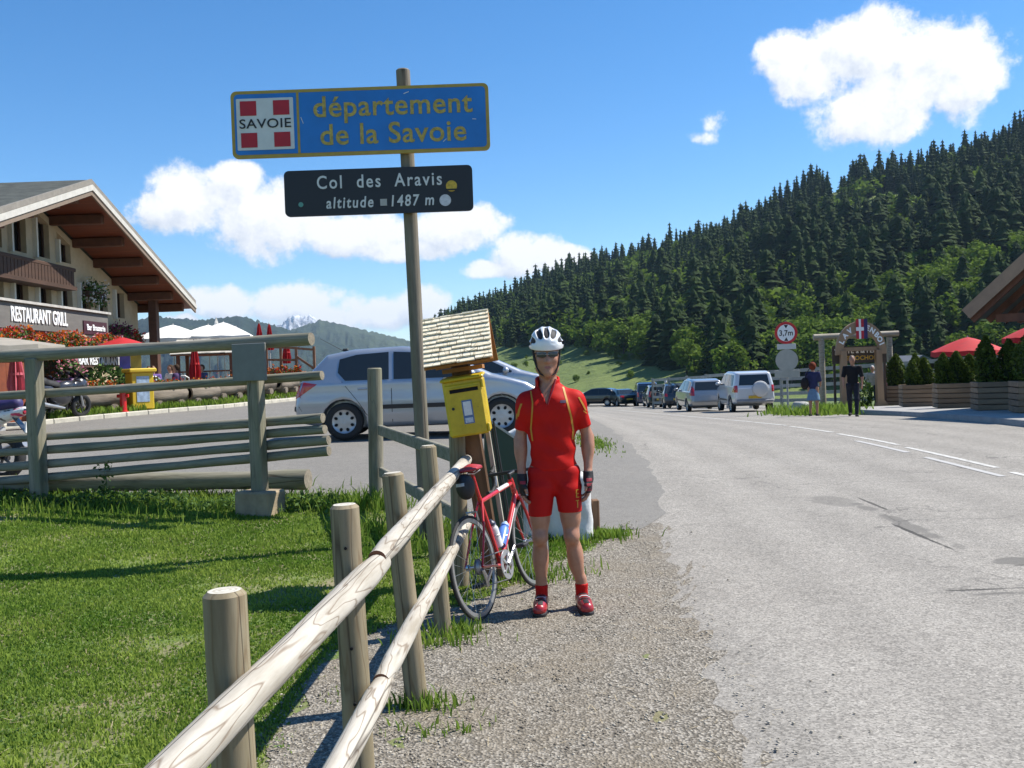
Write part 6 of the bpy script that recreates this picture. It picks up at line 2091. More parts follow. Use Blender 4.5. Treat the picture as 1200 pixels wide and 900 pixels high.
# ---------------------------------------------------------------- near fence, barrier gate, signpost, mailbox
def round_post(name, base, top, r, mt, parent, n=20, chamfer=.012, wob=.04):
    """slightly irregular round timber with a chamfered top; built along local Z so the grain follows it"""
    b, tp = Vector(base), Vector(top); L = (tp - b).length
    vs, fs = [], []
    zs = list(np.linspace(0, L - chamfer, 9)) + [L]
    ph = random.random() * 6
    for i, z in enumerate(zs):
        for k in range(n):
            a = 2 * math.pi * k / n
            rr = r * (1 + wob * .5 * math.sin(2 * a + ph + z) + wob * .4 * math.sin(z * 6 + ph + a)) * (1 - .05 * z / L)
            if i == len(zs) - 1: rr -= chamfer
            vs.append((rr * math.cos(a), rr * math.sin(a), z))
    m = len(zs)
    for i in range(m - 1):
        for k in range(n):
            k2 = (k + 1) % n; fs.append((i * n + k, i * n + k2, (i + 1) * n + k2, (i + 1) * n + k))
    fs.append(tuple(range(n - 1, -1, -1)))
    body = MB().add(vs, fs).build(name, mt, parent, 40)
    cap = MB().add(vs[-n:], [tuple(range(n))]).build('end_grain', ENDG, body)
    body.location = b
    body.rotation_euler = (tp - b).to_track_quat('Z', 'Y').to_euler()
    return body


def round_rail(name, p0, p1, r, mt, parent, n=20, sag=.0, taper=0.0, flat_end=None, endm=None, ncut=16, wob=.05):
    """round timber lying along local X"""
    a, b = Vector(p0), Vector(p1); L = (b - a).length
    vs, fs = [], []
    ph = random.random() * 6
    xs = np.linspace(0, L, ncut)
    for i, x in enumerate(xs):
        s = x / L
        for k in range(n):
            q = 2 * math.pi * k / n
            rr = r * (1 - taper * s) * (1 + wob * .5 * math.sin(2 * q + ph + x * 1.3) + wob * .5 * math.sin(x * 4.1 + ph) + wob * .3 * math.sin(q * 3 + x * 7))
            if flat_end:                     # scarfed ends
                e = min(x, L - x)
                if e < flat_end: rr *= .80 + .20 * e / flat_end
            vs.append((x, rr * math.cos(q), rr * math.sin(q) - sag * 4 * s * (1 - s)))
    m = len(xs)
    for i in range(m - 1):
        for k in range(n):
            k2 = (k + 1) % n; fs.append((i * n + k, (i + 1) * n + k, (i + 1) * n + k2, i * n + k2))
    body = MB().add(vs, fs).build(name, mt, parent, 60, fix=True)
    for st in (0, (m - 1) * n):
        MB().add(vs[st:st + n], [tuple(range(n))]).build('end_grain', endm or ENDG, body)
    x = (b - a).normalized(); y = Vector((0, 0, 1)).cross(x).normalized(); z = x.cross(y)
    body.location = a
    body.rotation_euler = Matrix((x, y, z)).transposed().to_euler()
    return body


def end_grain():
    m, nt, b = new_mat('end_grain_pale')
    v = coords(nt)
    w = nt.nodes.new('ShaderNodeTexWave'); w.wave_type = 'RINGS'; w.rings_direction = 'Z'; w.inputs['Scale'].default_value = 22; w.inputs['Distortion'].default_value = 2; w.inputs['Detail'].default_value = 3
    nt.links.new(v, w.inputs['Vector'])
    n = noise_node(nt, v, 30, 5)
    base = ramp_node(nt, w.outputs['Fac'], [(0, (.42, .38, .30)), (1, (.60, .57, .49))])
    base = mix_node(nt, ramp_node(nt, n, [(.5, (0, 0, 0)), (.75, (.6, .6, .6))]), base, (.30, .26, .20))
    nt.links.new(base, b.inputs['Base Color']); b.inputs['Roughness'].default_value = .85
    bump_node(nt, b, n, .3, .004)
    return m


ENDG = end_grain()
POSTW = wood_mat('post_wood', (.30, .245, .16), (.19, .145, .088), 'Z', line=(.14, .085, .04), rings=7, lines=.55, green=.25)
RAILW = wood_mat('rail_wood', (.49, .455, .39), (.29, .255, .20), 'X', line=(.15, .10, .06), rings=13, lines=.75, bump=.5)
OLDW = wood_mat('old_wood_x', (.30, .275, .22), (.18, .165, .125), 'X', line=(.10, .09, .07), rings=6, lines=.35, green=.45)
OLDWZ = wood_mat('old_wood_z', (.29, .26, .20), (.17, .15, .11), 'Z', line=(.09, .08, .06), rings=6, lines=.35, green=.45)


OLDEND = mat('old_end', (.22, .19, .14), .95, .35, 25, .4, 60)


def fence():
    t = thing('log_fence', 'pale round log fence with two rails running from the foreground to the mailbox', 'fence', (-.6, 4.0, 0))
    O = Vector((-.6, 4.0, 0))
    L = lambda *p: tuple(Vector(p) - O)
    posts = [((-.735, 2.50, -.25), (-.752, 2.50, 1.06), .057), ((-.592, 3.55, -.25), (-.622, 3.55, 1.13), .056), ((-.49, 4.67, -.25), (-.585, 4.67, 1.125), .054), ((-.455, 5.92, -.25), (-.52, 5.92, 1.155), .053), ((-.43, 7.25, -.25), (-.42, 7.25, 1.14), .062)]
    for a, b, r in posts:
        o = round_post('post', L(*a), L(*b), r, POSTW, t)
    hole = MB()
    for z in (.98, .62, .42):
        MB().cyl((0, -.001, 0), (0, .012, 0), .006, .006, 8).build('bolt_hole', DARK, t).location = L(-.592 - .022 * z, 3.55 - .0615, z)
    e2 = mat('scarf_end', (.16, .07, .04), .9, .3, 20)
    # top rail: two timbers meeting at the second post; lower rail likewise, fixed on the road side of the posts
    round_rail('rail', L(-.90, .75, .71), L(-.520, 3.72, .885), .047, RAILW, t, flat_end=.05, endm=e2)
    round_rail('rail', L(-.527, 3.66, .905), L(-.35, 7.35, .935), .042, RAILW, t, flat_end=.05, endm=e2)
    round_rail('rail', L(-.66, .9, .40), L(-.515, 3.66, .448), .042, RAILW, t, flat_end=.05, endm=e2)
    round_rail('rail', L(-.520, 3.60, .463), L(-.345, 7.35, .505), .038, RAILW, t, flat_end=.05, endm=e2)
    # weathered older stretch behind it
    t = thing('old_fence', 'dark weathered fence post with plain rails behind the mailbox', 'fence', (-1.54, 10.8, tz(-1.54, 10.8)))
    O = Vector((-1.54, 10.8, tz(-1.54, 10.8)))
    round_post('post', (0, 0, -.2), (.035, 0, 1.50), .083, OLDWZ, t)
    for za, zb in ((.82, .78), (.36, .32)):
        MB().beam((.08, -.1, za), (1.12, -3.35, zb), .05, .11, .008).build('rail', OLDW, t)


fence()


def gate():
    A = Vector((-5.60, 11.72, 0)); B = Vector((-2.70, 10.62, 0))
    za, zb = tz(A.x, A.y), tz(B.x, B.y)
    t = thing('barrier_gate', 'weathered grey log barrier gate with four low rails and a notice board', 'gate', (A.x, A.y, za))
    L = lambda p, z: Vector((p.x, p.y, z)) - Vector((A.x, A.y, za))
    u = (B - A).normalized(); nrm = Vector((u.y, -u.x, 0))
    if nrm.y > 0: nrm = -nrm
    # square posts in front of the rails
    def sq(p, z0, z1, w, m=OLDWZ):
        o = MB().box((0, 0, (z1 - z0) / 2), (w, w * .85, z1 - z0), None, .012).build('post', m, t)
        o.location = L(p, z0); o.rotation_euler = (0, 0, math.atan2(u.y, u.x))
    sq(A + nrm * .12, za - .15, 1.92, .17); sq(B + nrm * .12, zb + .22, 1.93, .15)
    end_l = A - u * 3.4; end_r = B + u * .72
    at = lambda s, off: (A + u * s + nrm * off)
    S = (B - A).length
    def rail(zl, zr_, r, over, off=0.0, left=-3.4):
        # zl, zr_: heights at px 0 (s=-.9) and at the right end
        s1 = S + over
        sl = (zr_ - zl) / (s1 + .9)
        p0, p1 = at(left, off), at(s1, off)
        round_rail('rail', L(p0, zl + sl * (left + .9)), L(p1, zr_), r, OLDW, t, wob=.10, sag=.02, endm=OLDEND)
    rail(1.98, 1.985, .070, .70, .10)
    rail(1.50, 1.60, .050, .75, 0)
    for zl, zr_, ov in ((.97, 1.15, .74), (.80, 1.03, .76), (.62, .915, .80), (.45, .80, .80)):
        rail(zl, zr_, .050, ov)
    # notice board and concrete foot
    o = MB().box((0, 0, 0), (.42, .03, .40), None, .006).build('notice_board', mat('grey_sheet', (.17, .175, .165), .6, .12, 6), t)
    o.location = L(B + nrm * .22 + u * .0, 1.765); o.rotation_euler = (0, 0, math.atan2(u.y, u.x))
    o = MB().box((0, 0, .08), (.44, .32, .36), None, .02).build('concrete_foot', mat('foot_concrete', (.30, .235, .15), .95, .3, 5, .6, 25), t)
    o.location = L(B + nrm * .12, zb - .02); o.rotation_euler = (0, 0, math.atan2(u.y, u.x))
    # log lying behind
    t2 = thing('ground_log', 'long grey log lying on the ground under the barrier gate', 'log', (-6.6, 12.35, tz(-6.6, 12.35)))
    round_rail('log', (0, -.25, .13), (4.2, -.98, .12), .095, OLDW, t2, taper=-.25, wob=.10, endm=OLDEND)


gate()


def signpost():
    x, y = -.82, 8.95; z0 = tz(x, y)
    t = thing('direction_sign', 'tall wooden pole with blue department sign above a black pass sign', 'sign', (x, y, z0))
    o = round_post('pole', (0, 0, -.3), (-.07, 0, 4.30), .066, wood_mat('pole_wood', (.22, .19, .145), (.14, .12, .09), 'Z', rings=5, lines=.3, green=.2), t)
    cx, yy = -1.275 - x, -.095
    def plate(nm, cxx, cz, w, h, r, mt, dy, th, parent):
        pts = []
        for (sx, sy, a0) in ((1, 1, 0), (-1, 1, 90), (-1, -1, 180), (1, -1, 270)):
            for k in range(6):
                a = R(a0 + 18 * k); pts.append((cxx + sx * (w / 2 - r) + r * math.cos(a), cz + sy * (h / 2 - r) + r * math.sin(a)))
        return MB().prism(pts, dy - th, dy, Matrix(((1, 0, 0), (0, 0, 1), (0, 1, 0)))).build(nm, mt, parent, fix=True)
    ym = mat('sign_ochre', (.40, .27, .05), .6, .12, 14); bm_ = mat('sign_blue', (.012, .17, .52), .5, .14, 2.5)
    zc = 3.865 - z0
    a = plate('blue_sign', cx, zc, 2.31, .60, .05, ym, yy, .03, t)
    plate('blue_field', cx, zc, 2.25, .54, .035, bm_, yy - .031, .003, a)
    MB().box((cx - .555, yy - .0345, zc), (.022, .004, .54)).build('divider', ym, a)
    plate('crest_field', cx - .85, zc, .51, .46, .01, mat('crest_white', (.62, .62, .60), .5, .06, 10), yy - .035, .003, a)
    crim = mat('crest_red', (.42, .008, .02), .5, .1, 10)
    for sx in (-1, 1):
        for sz in (-1, 1): MB().box((cx - .85 + sx * .148, yy - .040, zc + sz * .142), (.145, .003, .130)).build('crest_square', crim, a)
    text('lettering', 'SAVOIE', .117, mat('sign_black', (.01, .01, .01), .5), a, (cx - .85, yy - .042, zc), (R(90), 0, 0), .001, .001, 1.06, 1.16)
    yl = mat('sign_letter', (.42, .31, .07), .6, .4, 26)
    text('lettering', 'département', .262, yl, a, (cx + .29, yy - .037, zc + .125), (R(90), 0, 0), .002, .0035, 1.05, 1.0)
    text('lettering', 'de la Savoie', .262, yl, a, (cx + .29, yy - .037, zc - .125), (R(90), 0, 0), .002, .0035, 1.05, 1.0)
    zc2 = 3.235 - z0; c2 = -1.135 - x
    b = plate('black_sign', c2, zc2, 1.69, .41, .045, mat('sign_dark', (.010, .010, .014), .45, .2, 4), yy, .03, t)
    wl = mat('letter_grey', (.62, .62, .60), .6, .08, 14)
    text('lettering', 'Col  des  Aravis', .165, wl, b, (c2 + .01, yy - .034, zc2 + .085), (R(90), 0, 0), .0015, .002, 1.22, .84)
    text('lettering', 'altitude   1487 m', .140, wl, b, (c2 + .01, yy - .034, zc2 - .10), (R(90), 0, 0), .0015, .0025, 1.22, .80, shear=.12)
    MB().box((c2 + .042, yy - .034, zc2 - .105), (.06, .003, .06)).build('sticker', mat('sticker_grey', (.45, .43, .40), .6), b)
    def disc(nm, dx, dz, r, m): MB().cyl((c2 + dx, yy - .032, zc2 + dz), (c2 + dx, yy - .035, zc2 + dz), r, r, 20).build(nm, m, b)
    disc('sticker', .595, -.105, .052, mat('sticker_white', (.55, .55, .58), .6, .2, 30)); disc('sticker', .655, .02, .05, mat('sticker_yellow', (.55, .36, .04), .6, .3, 40))
    MB().box((c2 + .655, yy - .0375, zc2 - .012), (.10, .003, .014)).build('sticker_mark', MATS['sign_black'], b); disc('rivet', -.70, -.10, .022, mat('rivet_green', (.10, .30, .25), .4))
    for zz in (zc + .15, zc - .15, zc2): MB().box((-.0 - .07 * zz / 4.3, -.075, zz), (.19, .05, .04), None, .006).build('clamp', MATS['galvanised'], t)


signpost()


def mailbox():
    # leaning wooden stand with a shingled roof; the yellow box hangs on it
    x, y = -.165, 7.25
    lean = R(-7)
    t = thing('mailbox_stand', 'brown wooden stand with small bright shingled roof over the mailbox', 'stand', (x, y, tz(x, y)), rot=(0, lean, R(-2)))
    wd = wood_mat('stand_wood', (.20, .115, .065), (.12, .065, .035), 'Z', rings=6, lines=.35, green=.0)
    for q, w in ((-.02, .14),):
        MB().box((q, .12, .85), (w, .12, 1.72), None, .008).build('post', wd, t)
    MB().box((.10, .16, .62), (.035, .03, 1.05), None, .004).build('batten', mat('pale_batten', (.55, .50, .42), .8), t)
    MB().tube([(.14, .1, .15), (.14, .12, 1.2)], .008, 6).build('cable', BLACKP, t); MB().tube([(.165, .1, .15), (.16, .12, 1.2)], .008, 6).build('cable', BLACKP, t)
    ow = mat('orange_wood', (.30, .13, .035), .7, .2, 5, .2, 25, stretch=(1, 1, .3))
    # gable roof: ridge along X, front slope toward the camera
    zt = 2.02; zb = 1.66; yr, yf = .12, -.26
    sl = math.hypot(yf - yr, zt - zb); ang = math.atan2(zt - zb, yr - yf)
    sh = wood_mat('shingle_wood', (.82, .74, .56), (.66, .56, .38), 'Y', rings=7, line=(.34, .23, .12), lines=.3)
    for s in (1, -1):
        Mx = Matrix.Translation((0, yr - s * (yr - yf), zb)) @ Matrix.Rotation(0 if s > 0 else math.pi, 4, 'Z') @ Matrix.Rotation(ang, 4, 'X')
        shingled_roof(t, Mx, .50, sl, 11, 4, sh, .010, 1.5, seed=11 + s, jitter=.006)
        d = MB().box((0, sl / 2, -.012), (.50, sl * .98, .018)).build('roof_deck', ow, t); d.matrix_local = Mx
    for q in (-.20, .20):
        MB().prism([(yf + .12, zb + .06), (2 * yr - yf - .12, zb + .06), (yr, zt - .03)], q - .012, q + .012, Matrix(((0, 0, 1), (1, 0, 0), (0, 1, 0)))).build('gable_board', ow, t, fix=True)
    MB().box((0, .10, 1.62), (.30, .26, .03)).build('cross_board', ow, t)
    # the box
    t2 = thing('mailbox', 'weathered yellow metal mailbox with posting slot and white notice', 'mailbox', (x, y, tz(x, y)), rot=(0, lean, R(-2)))
    ym, nt, b = new_mat('mailbox_yellow')
    v = coords(nt); n = noise_node(nt, v, 9, 6, .65); n2 = noise_node(nt, v, 50, 4, .6)
    base = ramp_node(nt, n, [(.3, (.50, .34, .006)), (.65, (.66, .47, .015))])
    base = mix_node(nt, ramp_node(nt, n2, [(.66, (0, 0, 0)), (.74, (.7, .7, .7))]), base, (.22, .13, .03))
    nt.links.new(base, b.inputs['Base Color']); b.inputs['Roughness'].default_value = .42; b.inputs['Coat Weight'].default_value = .2
    bx = MB().box((0, -.09, 1.345), (.295, .25, .415), None, .018).build('body', ym, t2)
    # front plate is a shade proud, with a pent hood
    MB().box((0, -.222, 1.33), (.27, .02, .37), None, .008).build('door', ym, t2)
    MB().box((0, -.10, 1.56), (.315, .29, .022), Matrix.Rotation(R(4), 3, 'X'), .008).build('hood', ym, t2)
    MB().box((.005, -.2335, 1.468), (.205, .008, .026)).build('slot', DARK, t2); MB().box((.005, -.238, 1.487), (.215, .022, .010), None, .003).build('slot_flap', ym, t2)
    MB().box((.012, -.2335, 1.31), (.074, .004, .17)).build('notice_frame', mat('notice_blue', (.10, .17, .33), .5), t2)
    MB().box((.012, -.237, 1.335), (.056, .003, .10)).build('notice', mat('notice_white', (.72, .72, .70), .5, .08, 60), t2); MB().box((.012, -.237, 1.25), (.056, .003, .035)).build('notice', mat('notice_pale', (.5, .55, .62), .5, .2, 60), t2)
    MB().cyl((-.09, -.231, 1.345), (-.09, -.238, 1.345), .011, .011, 10).build('lock', BLACKP, t2)
    for z in (1.18, 1.50): MB().box((.142, -.225, z), (.018, .03, .06), None, .004).build('hinge', ym, t2)
    # dark green board and white marker stone behind the cyclist
    t = thing('green_board', 'dark green slanted board standing behind the bicycle', 'board', (-.12, 8.5, tz(-.12, 8.5)), R(8))
    MB().prism([(-.17, 0), (.17, 0), (.19, .93), (-.13, 1.17)], -.03, .03, Matrix(((1, 0, 0), (0, 0, 1), (0, 1, 0)))).build('panel', mat('dark_green_paint', (.015, .05, .032), .5, .15, 5), t, fix=True)
    MB().beam((.20, -.005, .92), (-.135, -.005, 1.165), .07, .02).build('edge_strip', mat('edge_pale', (.4, .42, .38), .6), t)
    def stone(P):
        d = np.maximum(np.maximum(np.abs(P[0]) - (.215 - .05 * P[2]), np.abs(P[1]) - .15), np.abs(P[2] - .3) - .33)
        top = P[2] - (.60 - .35 * np.clip(P[0] - .06, 0, 1))
        return smax(smax(d, top, .05), np.abs(P[0]) + np.abs(P[1]) - .33, .03) - .02 + .006 * np.sin(P[0] * 31) * np.sin(P[2] * 27)
    o = sdf_obj('marker_stone', stone, (-.4, -.3, -.1), (.4, .3, .8), .018, mat('whitewash', (.62, .62, .60), .85, .12, 6, .4, 40))
    o.location = (.46, 8.95, tz(.46, 8.95)); tag(o, 'whitewashed stone block standing in the grass behind the cyclist', 'stone block')
    def slab(P): return smax(np.maximum(np.abs(P[0]) - .13, np.abs(P[1]) - .07), np.abs(P[2] - .4) - (.62 - .5 * np.abs(P[0])), .04) - .02
    o = sdf_obj('white_slab', slab, (-.3, -.2, -.3), (.3, .2, 1.2), .018, mat('whitewash', (.62, .62, .60), .85))
    o.location = (.05, 8.85, tz(.05, 8.85)); tag(o, 'narrow white slab between the green board and the cyclist', 'slab')
    t = thing('timber_offcut', 'short brown timber offcut leaning on the white stone block', 'timber', (.72, 8.98, tz(.72, 8.98)), R(5))
    MB().box((0, 0, .17), (.07, .1, .34), None, .01).build('block', wd, t)


mailbox()


def weeds():
    # taller weeds along the gate, at posts, under the bike and at the stone
    spots = [(-.52, 5.75, .14, 120, .10), (-.42, 5.95, .10, 140, .09), (-.50, 4.64, .10, 150, .09), (-.38, 4.35, .12, 60, .05), (.25, 8.8, .25, 500, .09), (.74, 8.9, .14, 320, .09), (-.2, 7.6, .3, 600, .09), (.02, 7.4, .2, 200, .07), (1.30, 16.2, .16, 900, .055),
             (-1.55, 10.5, .25, 400, .22), (-2.2, 10.75, .3, 300, .12), (-3.5, 11.0, .9, 800, .12), (-5.0, 11.3, .9, 800, .12), (-6.2, 11.8, .9, 600, .14), (-1.05, 9.4, .4, 500, .18), (-.75, 8.6, .3, 300, .14)]
    PP, HH = [], []
    for (x, y, s, n, h) in spots:
        P = np.stack([x + rng.normal(size=n) * s, y + rng.normal(size=n) * s * .5], 1)
        if y > 15: P[:, 1] = y + rng.normal(size=n) * .7
        PP.append(P); HH.append(h * (.35 + .9 * rng.random(n)))
    P = np.concatenate(PP); h = np.concatenate(HH); n = len(P)
    V, F, T = blades(np.stack([P[:, 0], P[:, 1], terrain(P[:, 0], P[:, 1]) + .004], 1), h, .0022 + .0028 * rng.random(n) + .0004 * P[:, 1], .8 * rng.random(n), np.clip(.32 + .4 * (rng.random(n) - .5), 0, 1))
    kind(np_mesh('weed_grass', V, F, MATS['grass_blade'], attr={'tone': T}), 'stuff', 'taller grass tufts around the fence posts, gate and white stone', 'grass')
    # leafy weeds under the gate
    n = 2600
    x = rng.uniform(-7, -1.9, n); y = np.interp(x, [-7, -5.6, -2.7, -1.9], [12.0, 11.5, 10.75, 10.6]) + rng.normal(size=n) * .12
    z = terrain(x, y) + .02 + .12 * rng.random(n) ** 1.6 * (1 + .6 * np.sin(x * 5) * np.sin(x * 2.1))
    o = scatter('weed_leaves', np.stack([x, y, z], 1), .026, M_leaf, None, .35 + .6 * rng.random(n), .6)
    kind(o, 'stuff', 'broad leaved weeds growing along the foot of the barrier gate', 'weeds')
    t = thing('thistle', 'tall thin weed stalk growing in front of the barrier rails', 'weed', (-4.75, 11.35, tz(-4.75, 11.35)))
    MB().tube([(0, 0, 0), (.02, 0, .25), (.0, 0, .48)], [.006, .005, .003], 6).build('stem', mat('weed_stem', (.08, .11, .04), .8), t)
    k = 60; zz = rng.random(k); P = np.stack([rng.normal(size=k) * .05, rng.normal(size=k) * .05, .1 + zz * .4], 1)
    scatter('leaves', P, .03, M_leaf, t, rng.random(k))


weeds()

# ---------------------------------------------------------------- the cyclist
def cyclist():
    t = thing('person', 'cyclist in red jersey and shorts with white helmet standing by the road', 'person', (.27, 6.42, 0.006), R(0))
    red = mat('jersey_red', (.48, .011, .008), .62, .10, 7, .12, 26, spec=.12)
    red2 = mat('shorts_red', (.44, .009, .008), .6, .08, 7, .06, 30, spec=.14)
    yel = mat('jersey_yellow', (.50, .22, .015), .6, .05, 10)
    blk = mat('glove_black', (.015, .014, .016), .7, .2, 20, .2, 60)
    JR = dict(hip=(-.100, .0, .90), kn=(-.122, -.025, .49), an=(-.122, .03, .095), sh=(-.180, .0, 1.380), el=(-.228, .035, 1.125), wr=(-.226, -.015, .885))
    JL = dict(hip=(.070, .0, .90), kn=(.085, -.025, .49), an=(.142, .03, .095), sh=(.140, .0, 1.380), el=(.216, .040, 1.125), wr=(.206, -.025, .890))
    hx = -.037
    HC = (hx, -.012, 1.665)

    def thigh_leg(P, J, g=0.0):
        hip, kn, an = J['hip'], J['kn'], J['an']
        d = cone(P, hip, kn, .083 + g, .050 + g)
        d = smin(d, cone(P, (hip[0], hip[1] - .02, hip[2] - .10), (kn[0], kn[1], kn[2] + .12), .072 + g, .056 + g), .04)
        d = smin(d, ellip(P, (kn[0], kn[1] - .018, kn[2] + .0), (.046 + g, .052 + g, .055 + g)), .022)
        calf = (kn[0] * .6 + an[0] * .4, .035, .345)
        d = smin(d, cone(P, (kn[0], .0, kn[2] - .05), (an[0], an[1], an[2] + .06), .040 + g, .030 + g), .03)
        d = smin(d, ellip(P, calf, (.051 + g, .058 + g, .11 + g)), .04)
        d = smin(d, cone(P, (an[0], an[1], an[2] + .10), an, .034 + g, .036 + g), .02)
        return d

    def torso(P, g=0.0):
        d = cone(P, (-.016, .005, .90), (-.018, .0, 1.00), .140 + g, .128 + g, .72)
        d = smin(d, cone(P, (-.018, .0, 1.04), (-.020, .0, 1.14), .120 + g, .132 + g, .70), .06)
        d = smin(d, cone(P, (-.020, .0, 1.20), (-.022, .005, 1.32), .142 + g, .146 + g, .68), .07)
        d = smin(d, cone(P, (-.125, .005, 1.372), (.085, .005, 1.372), .066 + g, .066 + g, .9), .06)
        d = smin(d, cone(P, (-.10, -.055, 1.31), (.06, -.055, 1.31), .075 + g, .075 + g, .7), .05)     # chest
        d = smin(d, cone(P, (-.024, .015, 1.40), (-.030, .008, 1.50), .088 + g, .056 + g), .06)          # trapezius
        for s in (-1, 1): d = smin(d, ellip(P, (-.016 + s * .065, .075, .90), (.085 + g, .075 + g, .10 + g)), .05)
        return d

    def upper_arm(P, J, g=0.0, frac=1.0):
        s, e = np.array(J['sh']), np.array(J['el']); e = s + (e - s) * frac
        d = cone(P, tuple(s), tuple(e), .047 + g, (.047 + (.036 - .047) * frac) + g)
        return smin(d, ellip(P, (s[0] * 1.03, s[1], s[2] - .04), (.054 + g, .058 + g, .075 + g)), .03)

    def forearm(P, J, g=0.0):
        e, w = np.array(J['el']), np.array(J['wr'])
        d = cone(P, tuple(e), tuple(w), .037 + g, .026 + g)
        return smin(d, ellip(P, tuple(e + (w - e) * .25), (.040 + g, .043 + g, .08 + g)), .03)

    def hand(P, J, side, g=0.0, fl=1.0, thumb=True):
        """palm in the y-z plane facing the thigh, fingers down and a little curled; side = +1 for the person's left"""
        w = np.array(J['wr'])
        pal = w + (.0, -.005, -.095)
        d = cone(P, tuple(w + (0, 0, .01)), tuple(w + (0, -.003, -.03)), .029 + g, .030 + g)
        d = smin(d, smax(ellip(P, tuple(w + (0, -.006, -.062)), (.025 + g, .046 + g, .062 + g)), np.abs(P[0] - w[0]) - (.020 + g), .02), .02)
        L = (.070, .078, .072, .056)
        for i in range(4):
            b = w + np.array((0, -.038 + i * .0225, -.098 + .004 * abs(i - 1)))
            l = L[i] * fl
            k = b + np.array((-side * .006, -.004, -l * .45)); m = k + np.array((-side * .016, -.004, -l * .32)); e = m + np.array((-side * .020, -.001, -l * .20))
            d = smin(d, cone(P, tuple(b), tuple(k), .0102 + g, .0096 + g), .006)
            if fl > .7:
                d = smin(d, cone(P, tuple(k), tuple(m), .0094 + g, .0086 + g), .005); d = smin(d, cone(P, tuple(m), tuple(e), .0086 + g, .0074 + g), .005)
        if thumb:
            b = w + np.array((-side * .006, -.034, -.035)); k = b + np.array((-side * .012, -.026, -.030)); e = k + np.array((-side * .008, -.010, -.034))
            d = smin(d, cone(P, tuple(b), tuple(k), .0135 + g, .0115 + g), .012)
            if fl > .7: d = smin(d, cone(P, tuple(k), tuple(e), .0112 + g, .009 + g), .006)
        return d

    def head(P):
        X, Y, Z = P
        d = ellip(P, (hx, .004, 1.690), (.077, .097, .095))
        d = smin(d, ellip(P, (hx, -.030, 1.625), (.060, .068, .092)), .05)
        d = smin(d, cone(P, (hx, -.078, 1.555), (hx, -.072, 1.548), .022, .020), .04)          # chin
        d = smin(d, cone(P, (hx - .045, -.02, 1.585), (hx + .045, -.02, 1.585), .026, .026), .04)  # jaw
        d = smin(d, cone(P, (hx, -.094, 1.668), (hx, -.112, 1.632), .009, .013), .012)           # nose
        d = smin(d, cone(P, (hx - .012, -.100, 1.630), (hx + .012, -.100, 1.630), .009, .009), .008)
        d = smin(d, cone(P, (hx - .035, -.080, 1.692), (hx + .035, -.080, 1.692), .012, .012), .02)   # brow
        for s in (-1, 1):
            d = smin(d, ellip(P, (hx + s * .040, -.070, 1.640), (.022, .018, .018)), .02)          # cheekbones
            d = smax(d, -ellip(P, (hx + s * .030, -.100, 1.672), (.016, .014, .010)), .012)          # eye sockets
            d = smin(d, ellip(P, (hx + s * .077, .004, 1.650), (.009, .020, .031)), .008)           # ears
        d = smin(d, cone(P, (hx - .018, -.088, 1.594), (hx + .018, -.088, 1.594), .008, .008), .01)  # lips
        d = smax(d, -cone(P, (hx - .022, -.102, 1.5945), (hx + .022, -.102, 1.5945), .0035, .0035), .005)
        d = smin(d, cone(P, (-.028, .020, 1.44), (hx, .012, 1.585), .060, .054), .025)              # neck
        d = smin(d, cone(P, (hx, -.045, 1.545), (hx, -.052, 1.530), .010, .008), .015)              # throat
        return d

    def feet(P, g=0.0):
        d = None
        for J, toe in ((JR, -.022), (JL, .020)):
            a = J['an']
            q = cone(P, (a[0], a[1] + .035, .045), (a[0] + toe, a[1] - .165, .035), .036 + g, .032 + g)
            q = smin(q, cone(P, (a[0] + toe * .6, a[1] - .10, .042), (a[0] + toe * 1.0, a[1] - .165, .034), .042 + g, .036 + g), .02)
            q = smin(q, cone(P, a, (a[0] + toe * .4, a[1] - .08, .055), .036 + g, .034 + g), .03)
            d = q if d is None else np.minimum(d, q)
        return d

    def body(P):
        d = torso(P, -.010)
        d = smin(d, np.minimum(thigh_leg(P, JR), thigh_leg(P, JL)), .03)
        for J, s in ((JR, -1), (JL, 1)):
            a = smin(upper_arm(P, J), forearm(P, J), .02)
            a = smin(a, hand(P, J, s), .008)
            d = smin(d, a, .02)
        d = np.minimum(d, feet(P, -.012))
        return smin(d, head(P), .02)
    lo, hi = (-.33, -.30, -.01), (.31, .22, 1.83)
    skin, nt, b = new_mat('cyclist_skin')
    v = coords(nt); n = noise_node(nt, v, 25, 5); n2 = noise_node(nt, v, 4, 3)
    base = ramp_node(nt, n, [(.3, (.34, .160, .093)), (.7, (.435, .220, .138))])
    nt.links.new(mix_node(nt, .25, base, ramp_node(nt, n2, [(.35, (.42, .17, .105)), (.65, (.31, .15, .09))])), b.inputs['Base Color'])
    b.inputs['Roughness'].default_value = .48; b.inputs['Subsurface Weight'].default_value = .12; b.inputs['Subsurface Radius'].default_value = (.02, .008, .004)
    sdf_obj('body', body, lo, hi, .0065, skin, t)

    # jersey with open zip
    wr = lambda P: .004 * np.sin(P[2] * 24 - np.abs(P[0] + .02) * 42 + 2 * np.sin(P[0] * 9)) * np.exp(-((P[2] - 1.16) / .14) ** 2) + .0055 * np.sin(P[2] * 46 + 3 * np.sin(P[0] * 13) + 4 * P[1]) * np.exp(-((P[2] - 1.02) / .10) ** 2) + .0045 * np.sin(P[2] * 34 + P[0] * 30 + 2 * np.sin(P[2] * 17)) * np.exp(-((P[2] - 1.30) / .16) ** 2)
    def sleeve_cut(P, J):
        s, e = np.array(J['sh']), np.array(J['el']); ax = (e - s) / np.linalg.norm(e - s)
        return (P[0] - s[0]) * ax[0] + (P[1] - s[1]) * ax[1] + (P[2] - s[2]) * ax[2]
